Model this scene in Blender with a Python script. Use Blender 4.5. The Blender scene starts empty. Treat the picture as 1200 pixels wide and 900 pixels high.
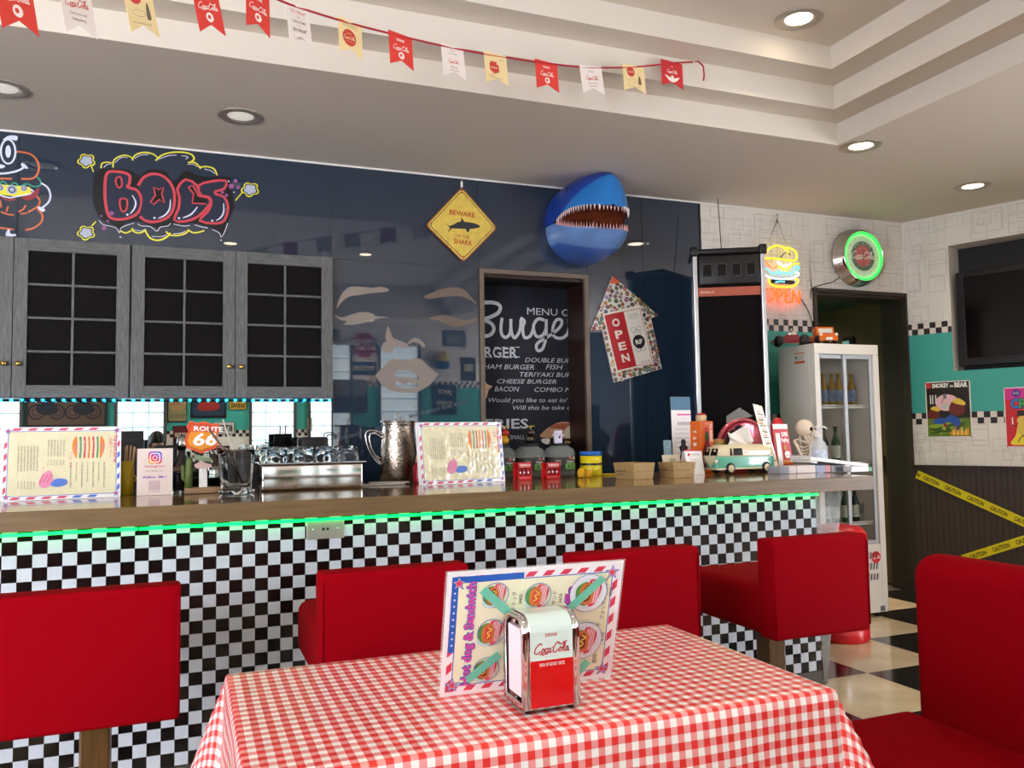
import bpy, math, random
from mathutils import Matrix, Vector
rnd = random.Random(7)
S = bpy.context.scene
COL = S.collection
R = math.radians

# ------------------------------------------------------------------ camera
F_PX, YAW, PITCH, ROLL = 970.0, 3.74851123e-01, 6.08246099e-02, -1.52769604e-02
CAM = Vector((0, 0, 1.25))
cy_, sy_, cp_, sp_ = math.cos(YAW), math.sin(YAW), math.cos(PITCH), math.sin(PITCH)
FW = Vector((sy_*cp_, cy_*cp_, sp_)); r0_ = Vector((cy_, -sy_, 0)); u0_ = r0_.cross(FW)
RT = math.cos(ROLL)*r0_ + math.sin(ROLL)*u0_
UP = -math.sin(ROLL)*r0_ + math.cos(ROLL)*u0_
cd = bpy.data.cameras.new('camera'); cam = bpy.data.objects.new('camera', cd); COL.objects.link(cam)
m3 = Matrix((RT, UP, -FW)).transposed(); cam.matrix_world = Matrix.Translation(CAM) @ m3.to_4x4()
cd.sensor_fit = 'HORIZONTAL'; cd.sensor_width = 36; cd.lens = 36*F_PX/1200; cd.clip_start = .02
S.camera = cam

# ------------------------------------------------------------------ colour management, world, lights
S.view_settings.view_transform = 'Standard'; S.view_settings.look = 'None'
S.view_settings.gamma = 1; S.view_settings.use_curve_mapping = False
S.view_settings.exposure = 0.8
W = bpy.data.worlds.new('world'); S.world = W; W.use_nodes = True
W.node_tree.nodes['Background'].inputs[0].default_value = (.62, .76, .95, 1)
W.node_tree.nodes['Background'].inputs[1].default_value = 1.0
WINDOW_STRENGTH = 1.25      # daylight through the glass blocks of the rear wall
ADDED_PANE_STRENGTH = 12.0   # added glowing panes on the right wall, put in to light the room
DOWNLIGHT_W = 16.0
S.cycles.max_bounces = 10; S.cycles.transparent_max_bounces = 16; S.cycles.caustics_reflective = False
S.cycles.caustics_refractive = False; S.cycles.sample_clamp_indirect = 6

# ------------------------------------------------------------------ main planes of the room
YB, HC = 4.84, 2.86        # back wall, lower ceiling
YP = 3.297                 # tiled front of the bar
CT = 1.015                 # top of the bar
YR = -2.2                  # rear wall behind the camera
XL = -4.6                  # left wall
CR = Vector((5.21, YB, 0)); TR = Vector((.356, -.934, 0)).normalized(); NR = Vector((-.934, -.356, 0)).normalized()

def ray(x, y): return RT*((x-600)/F_PX) - UP*((y-450)/F_PX) + FW
def P(x, y, Y=None, Z=None, X=None):
    """the point of a measured plane of the room (Y=, Z= or X=) seen at a pixel of the photograph"""
    d = ray(x, y)
    if Y is not None: k = Y/d[1]
    elif Z is not None: k = (Z-CAM[2])/d[2]
    else: k = X/d[0]
    return CAM + d*k
def PR(x, y, off=0.0):
    """(distance along the right wall, height) seen at a pixel"""
    d = ray(x, y); c = CR + NR*off
    p = CAM + d*(((c-CAM).dot(NR))/d.dot(NR)); return (p-CR).dot(TR), p[2]

# ------------------------------------------------------------------ materials
MATS = {}
def srgb(c):
    if isinstance(c, str):
        c = [int(c[i:i+2], 16)/255 for i in (0, 2, 4)]
    return tuple((v/12.92 if v <= .04045 else ((v+.055)/1.055)**2.4) for v in c)
def mat(name, col=None, rough=.5, metal=0, spec=.5, emit=0, coat=0, noise=0, nscale=20, bump=0, bscale=60,
        trans=0, alpha=1, ior=1.45, sheen=0, stretch=None, crough=.03):
    if name in MATS: return MATS[name]
    m = bpy.data.materials.new(name); m.use_nodes = True; nt = m.node_tree; b = nt.nodes['Principled BSDF']
    c = srgb(col) if col is not None else (.5, .5, .5)
    b.inputs['Base Color'].default_value = (*c, 1); b.inputs['Roughness'].default_value = rough
    b.inputs['Metallic'].default_value = metal; b.inputs['Specular IOR Level'].default_value = spec
    b.inputs['Coat Weight'].default_value = coat; b.inputs['Coat Roughness'].default_value = crough
    b.inputs['Transmission Weight'].default_value = trans; b.inputs['IOR'].default_value = ior
    b.inputs['Alpha'].default_value = alpha; b.inputs['Sheen Weight'].default_value = sheen
    if emit:
        b.inputs['Emission Color'].default_value = (*c, 1); b.inputs['Emission Strength'].default_value = emit
    if noise or bump:
        tc = nt.nodes.new('ShaderNodeTexCoord'); mp = nt.nodes.new('ShaderNodeMapping')
        nt.links.new(tc.outputs['Object'], mp.inputs[0])
        if stretch: mp.inputs['Scale'].default_value = stretch
    if noise:
        n = nt.nodes.new('ShaderNodeTexNoise'); n.inputs['Scale'].default_value = nscale; n.inputs['Detail'].default_value = 6
        nt.links.new(mp.outputs[0], n.inputs[0])
        mx = nt.nodes.new('ShaderNodeMix'); mx.data_type = 'RGBA'
        rp = nt.nodes.new('ShaderNodeMapRange'); rp.inputs[1].default_value = .3; rp.inputs[2].default_value = .7
        nt.links.new(n.outputs[0], rp.inputs[0]); nt.links.new(rp.outputs[0], mx.inputs[0])
        mx.inputs[6].default_value = (*[v*(1-noise) for v in c], 1); mx.inputs[7].default_value = (*[min(1, v*(1+noise)) for v in c], 1)
        nt.links.new(mx.outputs[2], b.inputs['Base Color'])
    if bump:
        n2 = nt.nodes.new('ShaderNodeTexNoise'); n2.inputs['Scale'].default_value = bscale; n2.inputs['Detail'].default_value = 3
        nt.links.new(mp.outputs[0], n2.inputs[0]); bp = nt.nodes.new('ShaderNodeBump')
        bp.inputs['Strength'].default_value = bump; bp.inputs['Distance'].default_value = .01
        nt.links.new(n2.outputs[0], bp.inputs['Height']); nt.links.new(bp.outputs[0], b.inputs['Normal'])
        if coat: nt.links.new(bp.outputs[0], b.inputs['Coat Normal'])
    MATS[name] = m; return m
def node(nt, t, **k):
    n = nt.nodes.new(t)
    for a, v in k.items(): setattr(n, a, v)
    return n
def mth(nt, op, a, b=None, c=None):
    n = node(nt, 'ShaderNodeMath', operation=op)
    for i, v in enumerate((a, b, c)):
        if v is None: continue
        if isinstance(v, (int, float)): n.inputs[i].default_value = v
        else: nt.links.new(v, n.inputs[i])
    return n.outputs[0]
def mixc(nt, f, a, b):
    n = node(nt, 'ShaderNodeMix', data_type='RGBA')
    if isinstance(f, (int, float)): n.inputs[0].default_value = f
    else: nt.links.new(f, n.inputs[0])
    for i, v in ((6, a), (7, b)):
        if isinstance(v, tuple): n.inputs[i].default_value = (*v, 1)
        else: nt.links.new(v, n.inputs[i])
    return n.outputs[2]
def uvxy(nt):
    u = node(nt, 'ShaderNodeUVMap'); s = node(nt, 'ShaderNodeSeparateXYZ'); nt.links.new(u.outputs[0], s.inputs[0]); return u, s

# ------------------------------------------------------------------ mesh helper
class MB:
    def __init__(s): s.v = []; s.f = []; s.m = []; s.mi = []; s.sm = []; s.uv = None
    def _mi(s, m):
        if m not in s.m: s.m.append(m)
        return s.m.index(m)
    def add(s, vs, fs, m, smooth=False):
        b = len(s.v); s.v += [Vector(v) for v in vs]; i = s._mi(m)
        for f in fs: s.f.append([b+k for k in f]); s.mi.append(i); s.sm.append(smooth)
        return s
    def box(s, c, d, m, M=None):
        hx, hy, hz = d[0]/2, d[1]/2, d[2]/2
        vs = [Vector((x*hx, y*hy, z*hz)) for z in (-1, 1) for x, y in ((-1, -1), (1, -1), (1, 1), (-1, 1))]
        if M is not None: vs = [M @ v for v in vs]
        vs = [v + Vector(c) for v in vs]
        return s.add(vs, [(3, 2, 1, 0), (4, 5, 6, 7), (0, 1, 5, 4), (1, 2, 6, 5), (2, 3, 7, 6), (3, 0, 4, 7)], m)
    def bx(s, x0, x1, y0, y1, z0, z1, m): return s.box(((x0+x1)/2, (y0+y1)/2, (z0+z1)/2), (abs(x1-x0), abs(y1-y0), abs(z1-z0)), m)
    def rbox(s, x0, x1, y0, y1, z0, z1, r, m, n=3):
        """box with rounded edges (superellipsoid corners)"""
        bmv = []; K = n
        cx, cy, cz = (x0+x1)/2, (y0+y1)/2, (z0+z1)/2; hx, hy, hz = (x1-x0)/2-r, (y1-y0)/2-r, (z1-z0)/2-r
        st, lt = 4*(K+1), 2*(K+1)
        lons = []
        for q in range(4):
            for k in range(K+1): lons.append((q, (q*90 + k*90/K)))
        lats = [(-1, -90 + k*90/K) for k in range(K+1)] + [(1, k*90/K) for k in range(K+1)]
        sx = [1, -1, -1, 1]; sy = [1, 1, -1, -1]
        vs = []
        for zs, la in lats:
            for q, lo in lons:
                a, b = R(lo), R(la)
                vs.append((cx+sx[q]*hx+r*math.cos(b)*math.cos(a), cy+sy[q]*hy+r*math.cos(b)*math.sin(a), cz+zs*hz+r*math.sin(b)))
        fs = []
        for i in range(lt-1):
            for j in range(st):
                k = (j+1) % st; fs.append((i*st+j, i*st+k, (i+1)*st+k, (i+1)*st+j))
        fs.append(tuple(range(st-1, -1, -1))); fs.append(tuple((lt-1)*st+j for j in range(st)))
        return s.add(vs, fs, m, True)
    def prism(s, pts, z0, z1, m, M=None, smooth=False):
        """polygon in XY extruded along Z, then moved by M"""
        n = len(pts); vs = [Vector((p[0], p[1], z0)) for p in pts] + [Vector((p[0], p[1], z1)) for p in pts]
        if M is not None: vs = [M @ v for v in vs]
        s.add(vs, [tuple(range(n-1, -1, -1)), tuple(range(n, 2*n))], m)
        b = len(s.v)-2*n; i = s._mi(m)
        for k in range(n): s.f.append([b+k, b+(k+1) % n, b+n+(k+1) % n, b+n+k]); s.mi.append(i); s.sm.append(smooth)
        return s
    def lathe(s, prof, m, n=20, c=(0, 0, 0), M=None, sy=1.0, caps=True):
        vs = []; fs = []
        for r, z in prof:
            for k in range(n):
                a = 2*math.pi*k/n; vs.append(Vector((r*math.cos(a), r*math.sin(a)*sy, z)))
        if M is not None: vs = [M @ v for v in vs]
        vs = [v + Vector(c) for v in vs]
        for i in range(len(prof)-1):
            for k in range(n):
                j = (k+1) % n; fs.append((i*n+k, i*n+j, (i+1)*n+j, (i+1)*n+k))
        s.add(vs, fs, m, True)
        if caps:
            b = len(s.v)-len(vs); mi = s._mi(m)
            if prof[0][0] > 1e-5: s.f.append([b+k for k in range(n-1, -1, -1)]); s.mi.append(mi); s.sm.append(False)
            if prof[-1][0] > 1e-5: s.f.append([b+(len(prof)-1)*n+k for k in range(n)]); s.mi.append(mi); s.sm.append(False)
        return s
    def sphere(s, c, r, m, n=12, M=None, k=8):
        if isinstance(r, (int, float)): r = (r, r, r)
        Ms = Matrix.Diagonal(Vector(r)); Mf = Ms if M is None else M @ Ms
        return s.lathe([(max(1e-6, math.cos(R(-90+180*i/k))), math.sin(R(-90+180*i/k))) for i in range(k+1)], m, n, c, Mf, caps=False)
    def tube(s, pts, r, m, n=8, closed=False, r1=None):
        pts = [Vector(p) for p in pts]; N = len(pts); vs = []; fs = []; up = Vector((0, 0, 1)); prev = None
        for i, p in enumerate(pts):
            a = pts[(i-1) % N] if closed or i > 0 else p; b = pts[(i+1) % N] if closed or i < N-1 else p
            t = (b-a).normalized() if (b-a).length > 1e-9 else Vector((0, 0, 1))
            if prev is None:
                q = t.cross(up)
                if q.length < 1e-3: q = t.cross(Vector((1, 0, 0)))
            else: q = prev - t*prev.dot(t)
            q.normalize(); prev = q; w = t.cross(q)
            rr = r if r1 is None else r+(r1-r)*i/(N-1)
            for k in range(n):
                an = 2*math.pi*k/n; vs.append(p + q*(rr*math.cos(an)) + w*(rr*math.sin(an)))
        E = N if closed else N-1
        for i in range(E):
            for k in range(n):
                j = (k+1) % n; i2 = (i+1) % N; fs.append((i*n+k, i*n+j, i2*n+j, i2*n+k))
        if not closed: fs.append(tuple(range(n-1, -1, -1))); fs.append(tuple((N-1)*n+k for k in range(n)))
        return s.add(vs, fs, m, True)
    def grid(s, fn, nu, nv, m, smooth=True, uvf=None):
        vs = [fn(i/nu, j/nv) for j in range(nv+1) for i in range(nu+1)]
        fs = [(j*(nu+1)+i, j*(nu+1)+i+1, (j+1)*(nu+1)+i+1, (j+1)*(nu+1)+i) for j in range(nv) for i in range(nu)]
        return s.add(vs, fs, m, smooth)
    def mesh(s, name):
        me = bpy.data.meshes.new(name); me.from_pydata([tuple(v) for v in s.v], [], s.f)
        for m in s.m: me.materials.append(m)
        me.polygons.foreach_set('material_index', s.mi); me.polygons.foreach_set('use_smooth', s.sm)
        if s.uv:
            l = me.uv_layers.new(name='UVMap')
            for p in me.polygons:
                for li, vi in zip(p.loop_indices, p.vertices): l.data[li].uv = s.uv(me.vertices[vi].co, p)
        me.update(); return me
    def build(s, name, parent=None, bevel=0, kind=None, label=None, solid=0, subd=0, loc=None, world=False, seg=2):
        if world and parent is not None:
            iv = PM[parent.name].inverted(); s.v = [iv @ v for v in s.v]
        o = bpy.data.objects.new(name, s.mesh(name)); COL.objects.link(o)
        if parent is not None: o.parent = parent
        if loc is not None: o.location = loc
        PM[o.name] = (PM.get(parent.name, Matrix()) if parent is not None else Matrix()) @ Matrix.Translation(o.location)
        if solid: md = o.modifiers.new('solid', 'SOLIDIFY'); md.thickness = solid; md.offset = 0
        if subd: md = o.modifiers.new('subd', 'SUBSURF'); md.levels = subd; md.render_levels = subd
        if bevel:
            md = o.modifiers.new('bevel', 'BEVEL'); md.width = bevel; md.segments = seg; md.limit_method = 'ANGLE'; md.harden_normals = False
        if kind: o['kind'] = kind
        if label: o['label'] = label
        return o
PM = {}
def thing(name, label, cat, loc=(0, 0, 0), rz=0, group=None, rx=0, ry=0):
    o = bpy.data.objects.new(name, None); COL.objects.link(o); o.empty_display_size = .05
    o.location = loc; o.rotation_euler = (rx, ry, rz); o['label'] = label; o['category'] = cat
    if group: o['group'] = group
    PM[o.name] = Matrix.Translation(Vector(loc)) @ o.rotation_euler.to_matrix().to_4x4(); return o
def tag(o, label, cat, group=None):
    o['label'] = label; o['category'] = cat
    if group: o['group'] = group
    return o
def dup(root, loc=None, rz=None, label=None, group=None):
    r = root.copy(); COL.objects.link(r)
    if loc is not None: r.location = loc
    if rz is not None: r.rotation_euler = (0, 0, rz)
    if label: r['label'] = label
    if group: r['group'] = group
    for ch in root.children:
        c = ch.copy(); COL.objects.link(c); c.parent = r
        for g in ch.children:
            d = g.copy(); COL.objects.link(d); d.parent = c
    return r
def piece(name, me, parent, loc, rz=None, rot=None):
    o = bpy.data.objects.new(name, me); COL.objects.link(o); o.parent = parent; o.location = loc
    if rz is not None: o.rotation_euler = (0, 0, rz)
    if rot is not None: o.rotation_euler = rot
    return o
def smooth_pts(p, k=4, closed=False):
    """Catmull-Rom through points (any dimension)"""
    n = len(p)
    if n < 3: return [tuple(q) for q in p]
    out = []; rng = range(n if closed else n-1)
    for i in rng:
        g = lambda j: p[j % n] if closed else p[max(0, min(n-1, j))]
        a, b, c, d = g(i-1), g(i), g(i+1), g(i+2)
        for t in range(k):
            t /= k
            out.append(tuple(.5*((2*b[q])+(-a[q]+c[q])*t+(2*a[q]-5*b[q]+4*c[q]-d[q])*t*t+(-a[q]+3*b[q]-3*c[q]+d[q])*t**3) for q in range(len(b))))
    if not closed: out.append(tuple(p[-1]))
    return out

# ------------------------------------------------------------------ flat printing on real surfaces
_TX = {}
def text_mesh(body, bold=0.0, shear=0.0):
    k = (body, bold, shear)
    if k not in _TX:
        c = bpy.data.curves.new('t', 'FONT'); c.body = body; c.size = 1; c.resolution_u = 2; c.offset = bold; c.shear = shear
        c.fill_mode = 'FRONT'
        o = bpy.data.objects.new('t', c); me = bpy.data.meshes.new_from_object(o)
        vs = [(v.co.x, v.co.y) for v in me.vertices]; fs = [tuple(p.vertices) for p in me.polygons]
        x0 = min(v[0] for v in vs); x1 = max(v[0] for v in vs); y0 = min(v[1] for v in vs); y1 = max(v[1] for v in vs)
        _TX[k] = ([(v[0]-x0, v[1]) for v in vs], fs, x1-x0, y0, y1)
        bpy.data.objects.remove(o); bpy.data.meshes.remove(me); bpy.data.curves.remove(c)
    return _TX[k]
COKE = [[(2.15, 2.45), (1.9, 2.8), (1.3, 2.6), (.65, 1.9), (.35, 1.15), (.6, .7), (1.15, .75), (1.7, 1.25)],
        [(2.55, 1.65), (2.2, 1.5), (2.0, 1.05), (2.2, .75), (2.55, 1.0), (2.65, 1.45), (2.45, 1.7), (2.75, 1.5)],
        [(3.45, 1.5), (3.25, 1.7), (2.95, 1.4), (2.85, 1.0), (3.05, .75), (3.45, 1.0)],
        [(4.2, 1.55), (3.9, 1.7), (3.6, 1.35), (3.55, .95), (3.75, .75), (4.1, 1.1), (4.25, 1.65), (4.1, 1.0), (4.2, .75), (4.45, .95)],
        [(4.55, 1.75), (4.75, 1.85)],
        [(6.35, 2.35), (6.2, 2.8), (5.75, 2.75), (5.1, 1.95), (4.8, 1.15), (5.0, .7), (5.5, .75), (6.0, 1.3)],
        [(6.1, 2.65), (6.8, 2.35), (7.6, 2.75), (8.3, 2.85)],
        [(6.75, 1.65), (6.4, 1.5), (6.2, 1.05), (6.4, .75), (6.75, 1.0), (6.85, 1.45), (6.65, 1.7), (7.0, 1.5)],
        [(7.3, 1.2), (7.75, 2.1), (7.8, 2.5), (7.55, 2.4), (7.25, 1.5), (7.25, .85), (7.5, .8), (7.75, 1.0)],
        [(8.5, 1.55), (8.2, 1.7), (7.9, 1.35), (7.85, .95), (8.05, .75), (8.4, 1.1), (8.55, 1.65), (8.4, 1.0), (8.55, .75), (8.8, .95)],
        [(1.5, .45), (2.0, .55), (2.4, .3), (2.8, .5), (3.6, .55)]]
class Art:
    """flat print on a plane: origin o, axes u (right) and v (up), layers stacked by a hair along the normal"""
    def __init__(s, o=(0, 0, 0), u=(1, 0, 0), v=(0, 0, 1), lift=.0005, step=.00005):
        s.o, s.u, s.v = Vector(o), Vector(u).normalized(), Vector(v).normalized(); s.n = s.u.cross(s.v); s.mb = MB(); s.z = lift; s.step = step
        s.map = None
    def _p(s, p):
        if s.map: return s.map(p[0], p[1], s.z)
        return s.o + s.u*p[0] + s.v*p[1] + s.n*s.z
    def faces(s, pts, fs, m): s.mb.add([s._p(p) for p in pts], fs, m); s.z += s.step; return s
    def poly(s, pts, m):
        a = sum(pts[i][0]*pts[(i+1) % len(pts)][1]-pts[(i+1) % len(pts)][0]*pts[i][1] for i in range(len(pts)))
        if a < 0: pts = pts[::-1]
        return s.faces(pts, [tuple(range(len(pts)))], m)
    def blob(s, pts, m, k=4): return s.poly(smooth_pts(pts, k, True), m)
    def rect(s, u0, v0, u1, v1, m): return s.poly([(u0, v0), (u1, v0), (u1, v1), (u0, v1)], m)
    def frame(s, u0, v0, u1, v1, w, m):
        for r in ((u0, v0, u1, v0+w), (u0, v1-w, u1, v1), (u0, v0+w, u0+w, v1-w), (u1-w, v0+w, u1, v1-w)): s.rect(*r, m); s.z -= s.step
        s.z += s.step; return s
    def circ(s, u, v, r, m, n=24, ry=None): return s.poly([(u+r*math.cos(6.28318*k/n), v+(ry or r)*math.sin(6.28318*k/n)) for k in range(n)], m)
    def ring(s, u, v, r, w, m, n=28, ry=None):
        ry = ry or r; pts = []
        for k in range(n):
            c, t = math.cos(6.28318*k/n), math.sin(6.28318*k/n); pts += [(u+(r-w)*c, v+(ry-w)*t), (u+r*c, v+ry*t)]
        return s.faces(pts, [(2*k, 2*k+1, (2*k+3) % (2*n), (2*k+2) % (2*n)) for k in range(n)], m)
    def stroke(s, p, w, m, k=4, closed=False, taper=False, sm=True):
        q = smooth_pts(p, k, closed) if sm and len(p) > 2 else [tuple(x) for x in p]
        N = len(q); vs = []
        for i in range(N):
            a = q[(i-1) % N] if closed or i > 0 else q[i]; b = q[(i+1) % N] if closed or i < N-1 else q[i]
            dx, dy = b[0]-a[0], b[1]-a[1]; L = math.hypot(dx, dy) or 1
            h = w/2*(1 if not taper else (.25+.75*math.sin(math.pi*(.08+.84*i/(N-1)))))
            vs += [(q[i][0]-dy/L*h, q[i][1]+dx/L*h), (q[i][0]+dy/L*h, q[i][1]-dx/L*h)]
        E = N if closed else N-1
        return s.faces(vs, [(2*i, 2*i+1, 2*((i+1) % N)+1, 2*((i+1) % N)) for i in range(E)], m)
    def text(s, body, u, v, h, m, w=None, align='L', rot=0, bold=0.0, shear=0.0, arc=None):
        """h = height of a capital; w = total width wanted (squeezes); rot in degrees about (u, v)"""
        if not body.strip(): return s
        vs, fs, tw, y0, y1 = text_mesh(body, bold, shear)
        k = h/.72; kx = k if w is None else w/max(tw, 1e-6)
        off = {'L': 0, 'C': -tw*kx/2, 'R': -tw*kx}[align]; c, t = math.cos(R(rot)), math.sin(R(rot))
        pts = []
        for x, y in vs:
            a, b = x*kx+off, y*k
            if arc: # bend around radius arc (text above centre)
                an = a/arc; rr = arc+b if arc > 0 else arc+b; a, b = rr*math.sin(an), rr*math.cos(an)-arc
            pts.append((u+a*c-b*t, v+a*t+b*c))
        return s.faces(pts, fs, m)
    def coke(s, u, v, w, m, th=None, rot=0):
        k = w/8.9; c, t = math.cos(R(rot)), math.sin(R(rot)); th = th or .2*k*1.3
        for st in COKE: s.stroke([(u+(x-4.5)*k*c-(y-1.6)*k*t, v+(x-4.5)*k*t+(y-1.6)*k*c) for x, y in st], th, m, 3); s.z -= s.step
        s.z += s.step; return s
    def scrib(s, u, v, L, h, m, rot=0, seed=None):
        """a line of print too small to read: a row of little dashes"""
        r = random.Random(seed if seed is not None else int(u*9999+v*777)); x = 0; c, t = math.cos(R(rot)), math.sin(R(rot))
        while x < L:
            w = h*r.uniform(.5, .95); hh = h*r.uniform(.55, 1)
            pts = [(x, 0), (x+w*.8, 0), (x+w*.8, hh), (x+w*.5, hh), (x+w*.5, hh*.4), (x, hh*.4)]
            s.faces([(u+a*c-b*t, v+a*t+b*c) for a, b in pts], [(0, 1, 2, 3, 4, 5)], m); s.z -= s.step
            x += w + (h*.5 if r.random() < .15 else h*.15)
        s.z += s.step; return s
    def star(s, u, v, r, m, rot=90): return s.poly([(u+(r if k % 2 == 0 else r*.42)*math.cos(R(rot+36*k)), v+(r if k % 2 == 0 else r*.42)*math.sin(R(rot+36*k))) for k in range(10)], m)
    def build(s, name, parent, world=False, **k): return s.mb.build(name, parent, world=world, **k)

# ================================================================== SETTING
def band_material(name, kind):
    m = bpy.data.materials.new(name); m.use_nodes = True; nt = m.node_tree; b = nt.nodes['Principled BSDF']; u, s = uvxy(nt)
    x, y = s.outputs[0], s.outputs[1]
    if kind == 'checker':
        fx = mth(nt, 'FLOOR', mth(nt, 'DIVIDE', x, .0435)); fy = mth(nt, 'FLOOR', mth(nt, 'DIVIDE', y, .0435))
        p = mth(nt, 'ABSOLUTE', mth(nt, 'MODULO', mth(nt, 'ADD', fx, fy), 2.0))
        nt.links.new(mixc(nt, p, srgb('D9D0C6'), srgb('1A1214')), b.inputs[0]); b.inputs['Roughness'].default_value = .45
    else:
        n = node(nt, 'ShaderNodeTexNoise'); n.inputs['Scale'].default_value = 3; nt.links.new(u.outputs[0], n.inputs[0])
        base = mixc(nt, n.outputs[0], srgb('D6D2C8'), srgb('E6E2DA'))
        nt.links.new(base, b.inputs[0]); b.inputs['Roughness'].default_value = .55
    MATS[name] = m; return m
WALLP = band_material('wallpaper', 'paper'); CHK = band_material('checker_border', 'checker')
TEAL = mat('teal_paint', '3FA396', .5); BROWN = mat('brown_wainscot', '3B3029', .6, noise=.25, nscale=30, stretch=(14, 14, .5), bump=.25, bscale=25)
DKBROWN = mat('dark_brown_trim', '33261F', .45, noise=.2, nscale=8, stretch=(1, 1, 8))
CEILM = mat('ceiling_paint', 'D7CFC1', .75, bump=.03, bscale=300)
NAVY = mat('navy_panel', '213142', .02, ior=1.85, spec=.5)
NAVYG = mat('navy_gap', '060B12', .6)
WHITE = mat('white_trim', 'E8E6E0', .5)
BLACK = mat('black_plastic', '0D0D0E', .4); CHROME = mat('chrome', 'D8D6D4', .09, 1); STEEL = mat('steel', 'B9B4AE', .22, 1)
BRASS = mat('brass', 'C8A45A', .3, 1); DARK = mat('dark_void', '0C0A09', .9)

# floor: large square tiles, each a piece
fl = MB(); fl.bx(XL, 9.3, YR, 9.2, -.06, -.004, mat('floor_joint', '4A4138', .7)); floor = fl.build('floor', kind='structure')
TS = .5345
def tile_mesh(m):
    b = MB(); g = .0012; b.bx(g, TS-g, g, TS-g, -.004, 0, m); return b.mesh('tile')
tb = {'b': tile_mesh(mat('beige_vinyl', 'C9B494', .13, spec=.6, noise=.13, nscale=5)),
      'k': tile_mesh(mat('black_vinyl', '191416', .13, spec=.6, noise=.3, nscale=5)),
      'r': tile_mesh(mat('dark_red_vinyl', '4C1019', .13, spec=.6, noise=.2, nscale=5))}
FX, FY = 3.262, 3.373
for i in range(-16, 12):
    for j in range(-11, 4):
        x, y = FX+i*TS, FY+j*TS
        if x < XL or y < YR-.3 or x > 8.0 or y > 4.9: continue
        k = 'b' if (i+j) % 2 == 0 else ('k' if (i-j) % 4 == 1 else 'r')
        piece('tile', tb[k], floor, (x, y, 0))

# ceiling with a three-step coffer
tx = [3.426, 3.258, 3.094]; ty = [3.602, 3.442, 3.277]; tz = [HC, 2.984, 3.113, 3.234]; lx = [-1.9+.165*k for k in range(3)]; ly = [-1.3+.165*k for k in range(3)]
cl = MB()
X0, X1, Y0, Y1 = XL-.3, 9.2, YR-.3, YB+.24
def cring(a, b, z, m):   # flat ring between outer rect a and inner rect b
    o = [(a[0], a[2], z), (a[1], a[2], z), (a[1], a[3], z), (a[0], a[3], z)]; n = [(b[0], b[2], z), (b[1], b[2], z), (b[1], b[3], z), (b[0], b[3], z)]
    cl.add(o+n, [(k, 4+k, 4+(k+1) % 4, (k+1) % 4) for k in range(4)], m)
def criser(b, z0, z1, m):
    n = [(b[0], b[2]), (b[1], b[2]), (b[1], b[3]), (b[0], b[3])]
    cl.add([(x, y, z0) for x, y in n]+[(x, y, z1) for x, y in n], [(k, 4+k, 4+(k+1) % 4, (k+1) % 4) for k in range(4)], m)
rects = [(X0, X1, Y0, Y1)]+[(lx[k], tx[k], ly[k], ty[k]) for k in range(3)]
for k in range(3):
    cring(rects[k], rects[k+1], tz[k], CEILM); criser(rects[k+1], tz[k], tz[k+1], CEILM)
b = rects[3]; cl.add([(b[0], b[2], tz[3]), (b[1], b[2], tz[3]), (b[1], b[3], tz[3]), (b[0], b[3], tz[3])], [(3, 2, 1, 0)], CEILM)
cl.add([(X0, Y0, 3.4), (X1, Y0, 3.4), (X1, Y1, 3.4), (X0, Y1, 3.4)], [(0, 1, 2, 3)], CEILM)
ceiling = cl.build('ceiling', kind='structure')

BANDS = [(0, .955, BROWN), (.955, 1.278, WALLP), (1.278, 1.365, CHK), (1.365, 1.967, TEAL), (1.967, 2.054, CHK), (2.054, HC+.02, WALLP)]
def banded(mb, p0, p1, n, segs, off=0.0):
    """vertical bands on a wall from p0 to p1; segs = list of (t0, t1, z0, z1) filled"""
    d = (Vector(p1)-Vector(p0)); L = d.length; d.normalize()
    for t0, t1, z0, z1 in segs:
        for a, b, m in BANDS:
            lo, hi = max(a, z0), min(b, z1)
            if hi <= lo+1e-6: continue
            e = n*(.012 if m is BROWN else 0)
            pts = [Vector(p0)+d*t+e+Vector((0, 0, z)) for t, z in ((t0, lo), (t1, lo), (t1, hi), (t0, hi))]
            mb.add(pts, [(0, 1, 2, 3)], m)
            if m is BROWN:
                mb.add([pts[3], pts[2], pts[2]-e, pts[3]-e], [(0, 1, 2, 3)], m)
def uvwall(p0, d):
    p0, d = Vector(p0), Vector(d).normalized()
    def f(co, poly): return ((co-p0).dot(d), co.z-1.278 if co.z < 1.5 else co.z-1.967)
    return f
# --- wall_back
wb = MB(); D2 = 5.06
MX0, MX1, MZ = 1.72, 2.422, 2.262; DX0, DX1, DZ = 4.335, 5.2, 2.272
wb.bx(XL, MX0, YB+.008, D2, 0, HC, NAVYG); wb.bx(MX0, MX1, YB+.008, D2, MZ, HC, NAVYG); wb.bx(MX1, 3.335, YB+.008, D2, 0, HC, NAVYG)
back = wb.build('wall_back', kind='structure')
wp = MB(); banded(wp, (3.335, YB, 0), (5.215, YB, 0), Vector((0, -1, 0)), [(0, DX0-3.335, 0, HC), (DX0-3.335, 1.88, DZ, HC)])
wp.bx(3.336, DX0, YB+.002, D2, 0, HC, WALLP); wp.bx(DX0, DX1, YB+.002, D2, DZ, HC, WALLP); wp.bx(DX1, 5.4, YB+.04, D2, 0, HC, DKBROWN)
wp.uv = uvwall((3.335, YB, 0), (1, 0, 0)); wp.build('wallpaper_panel', back)
NX = [XL, -.82, .779, 1.69, 2.45, 2.87, 3.335]; g = .0014; ZS = 2.293
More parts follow.
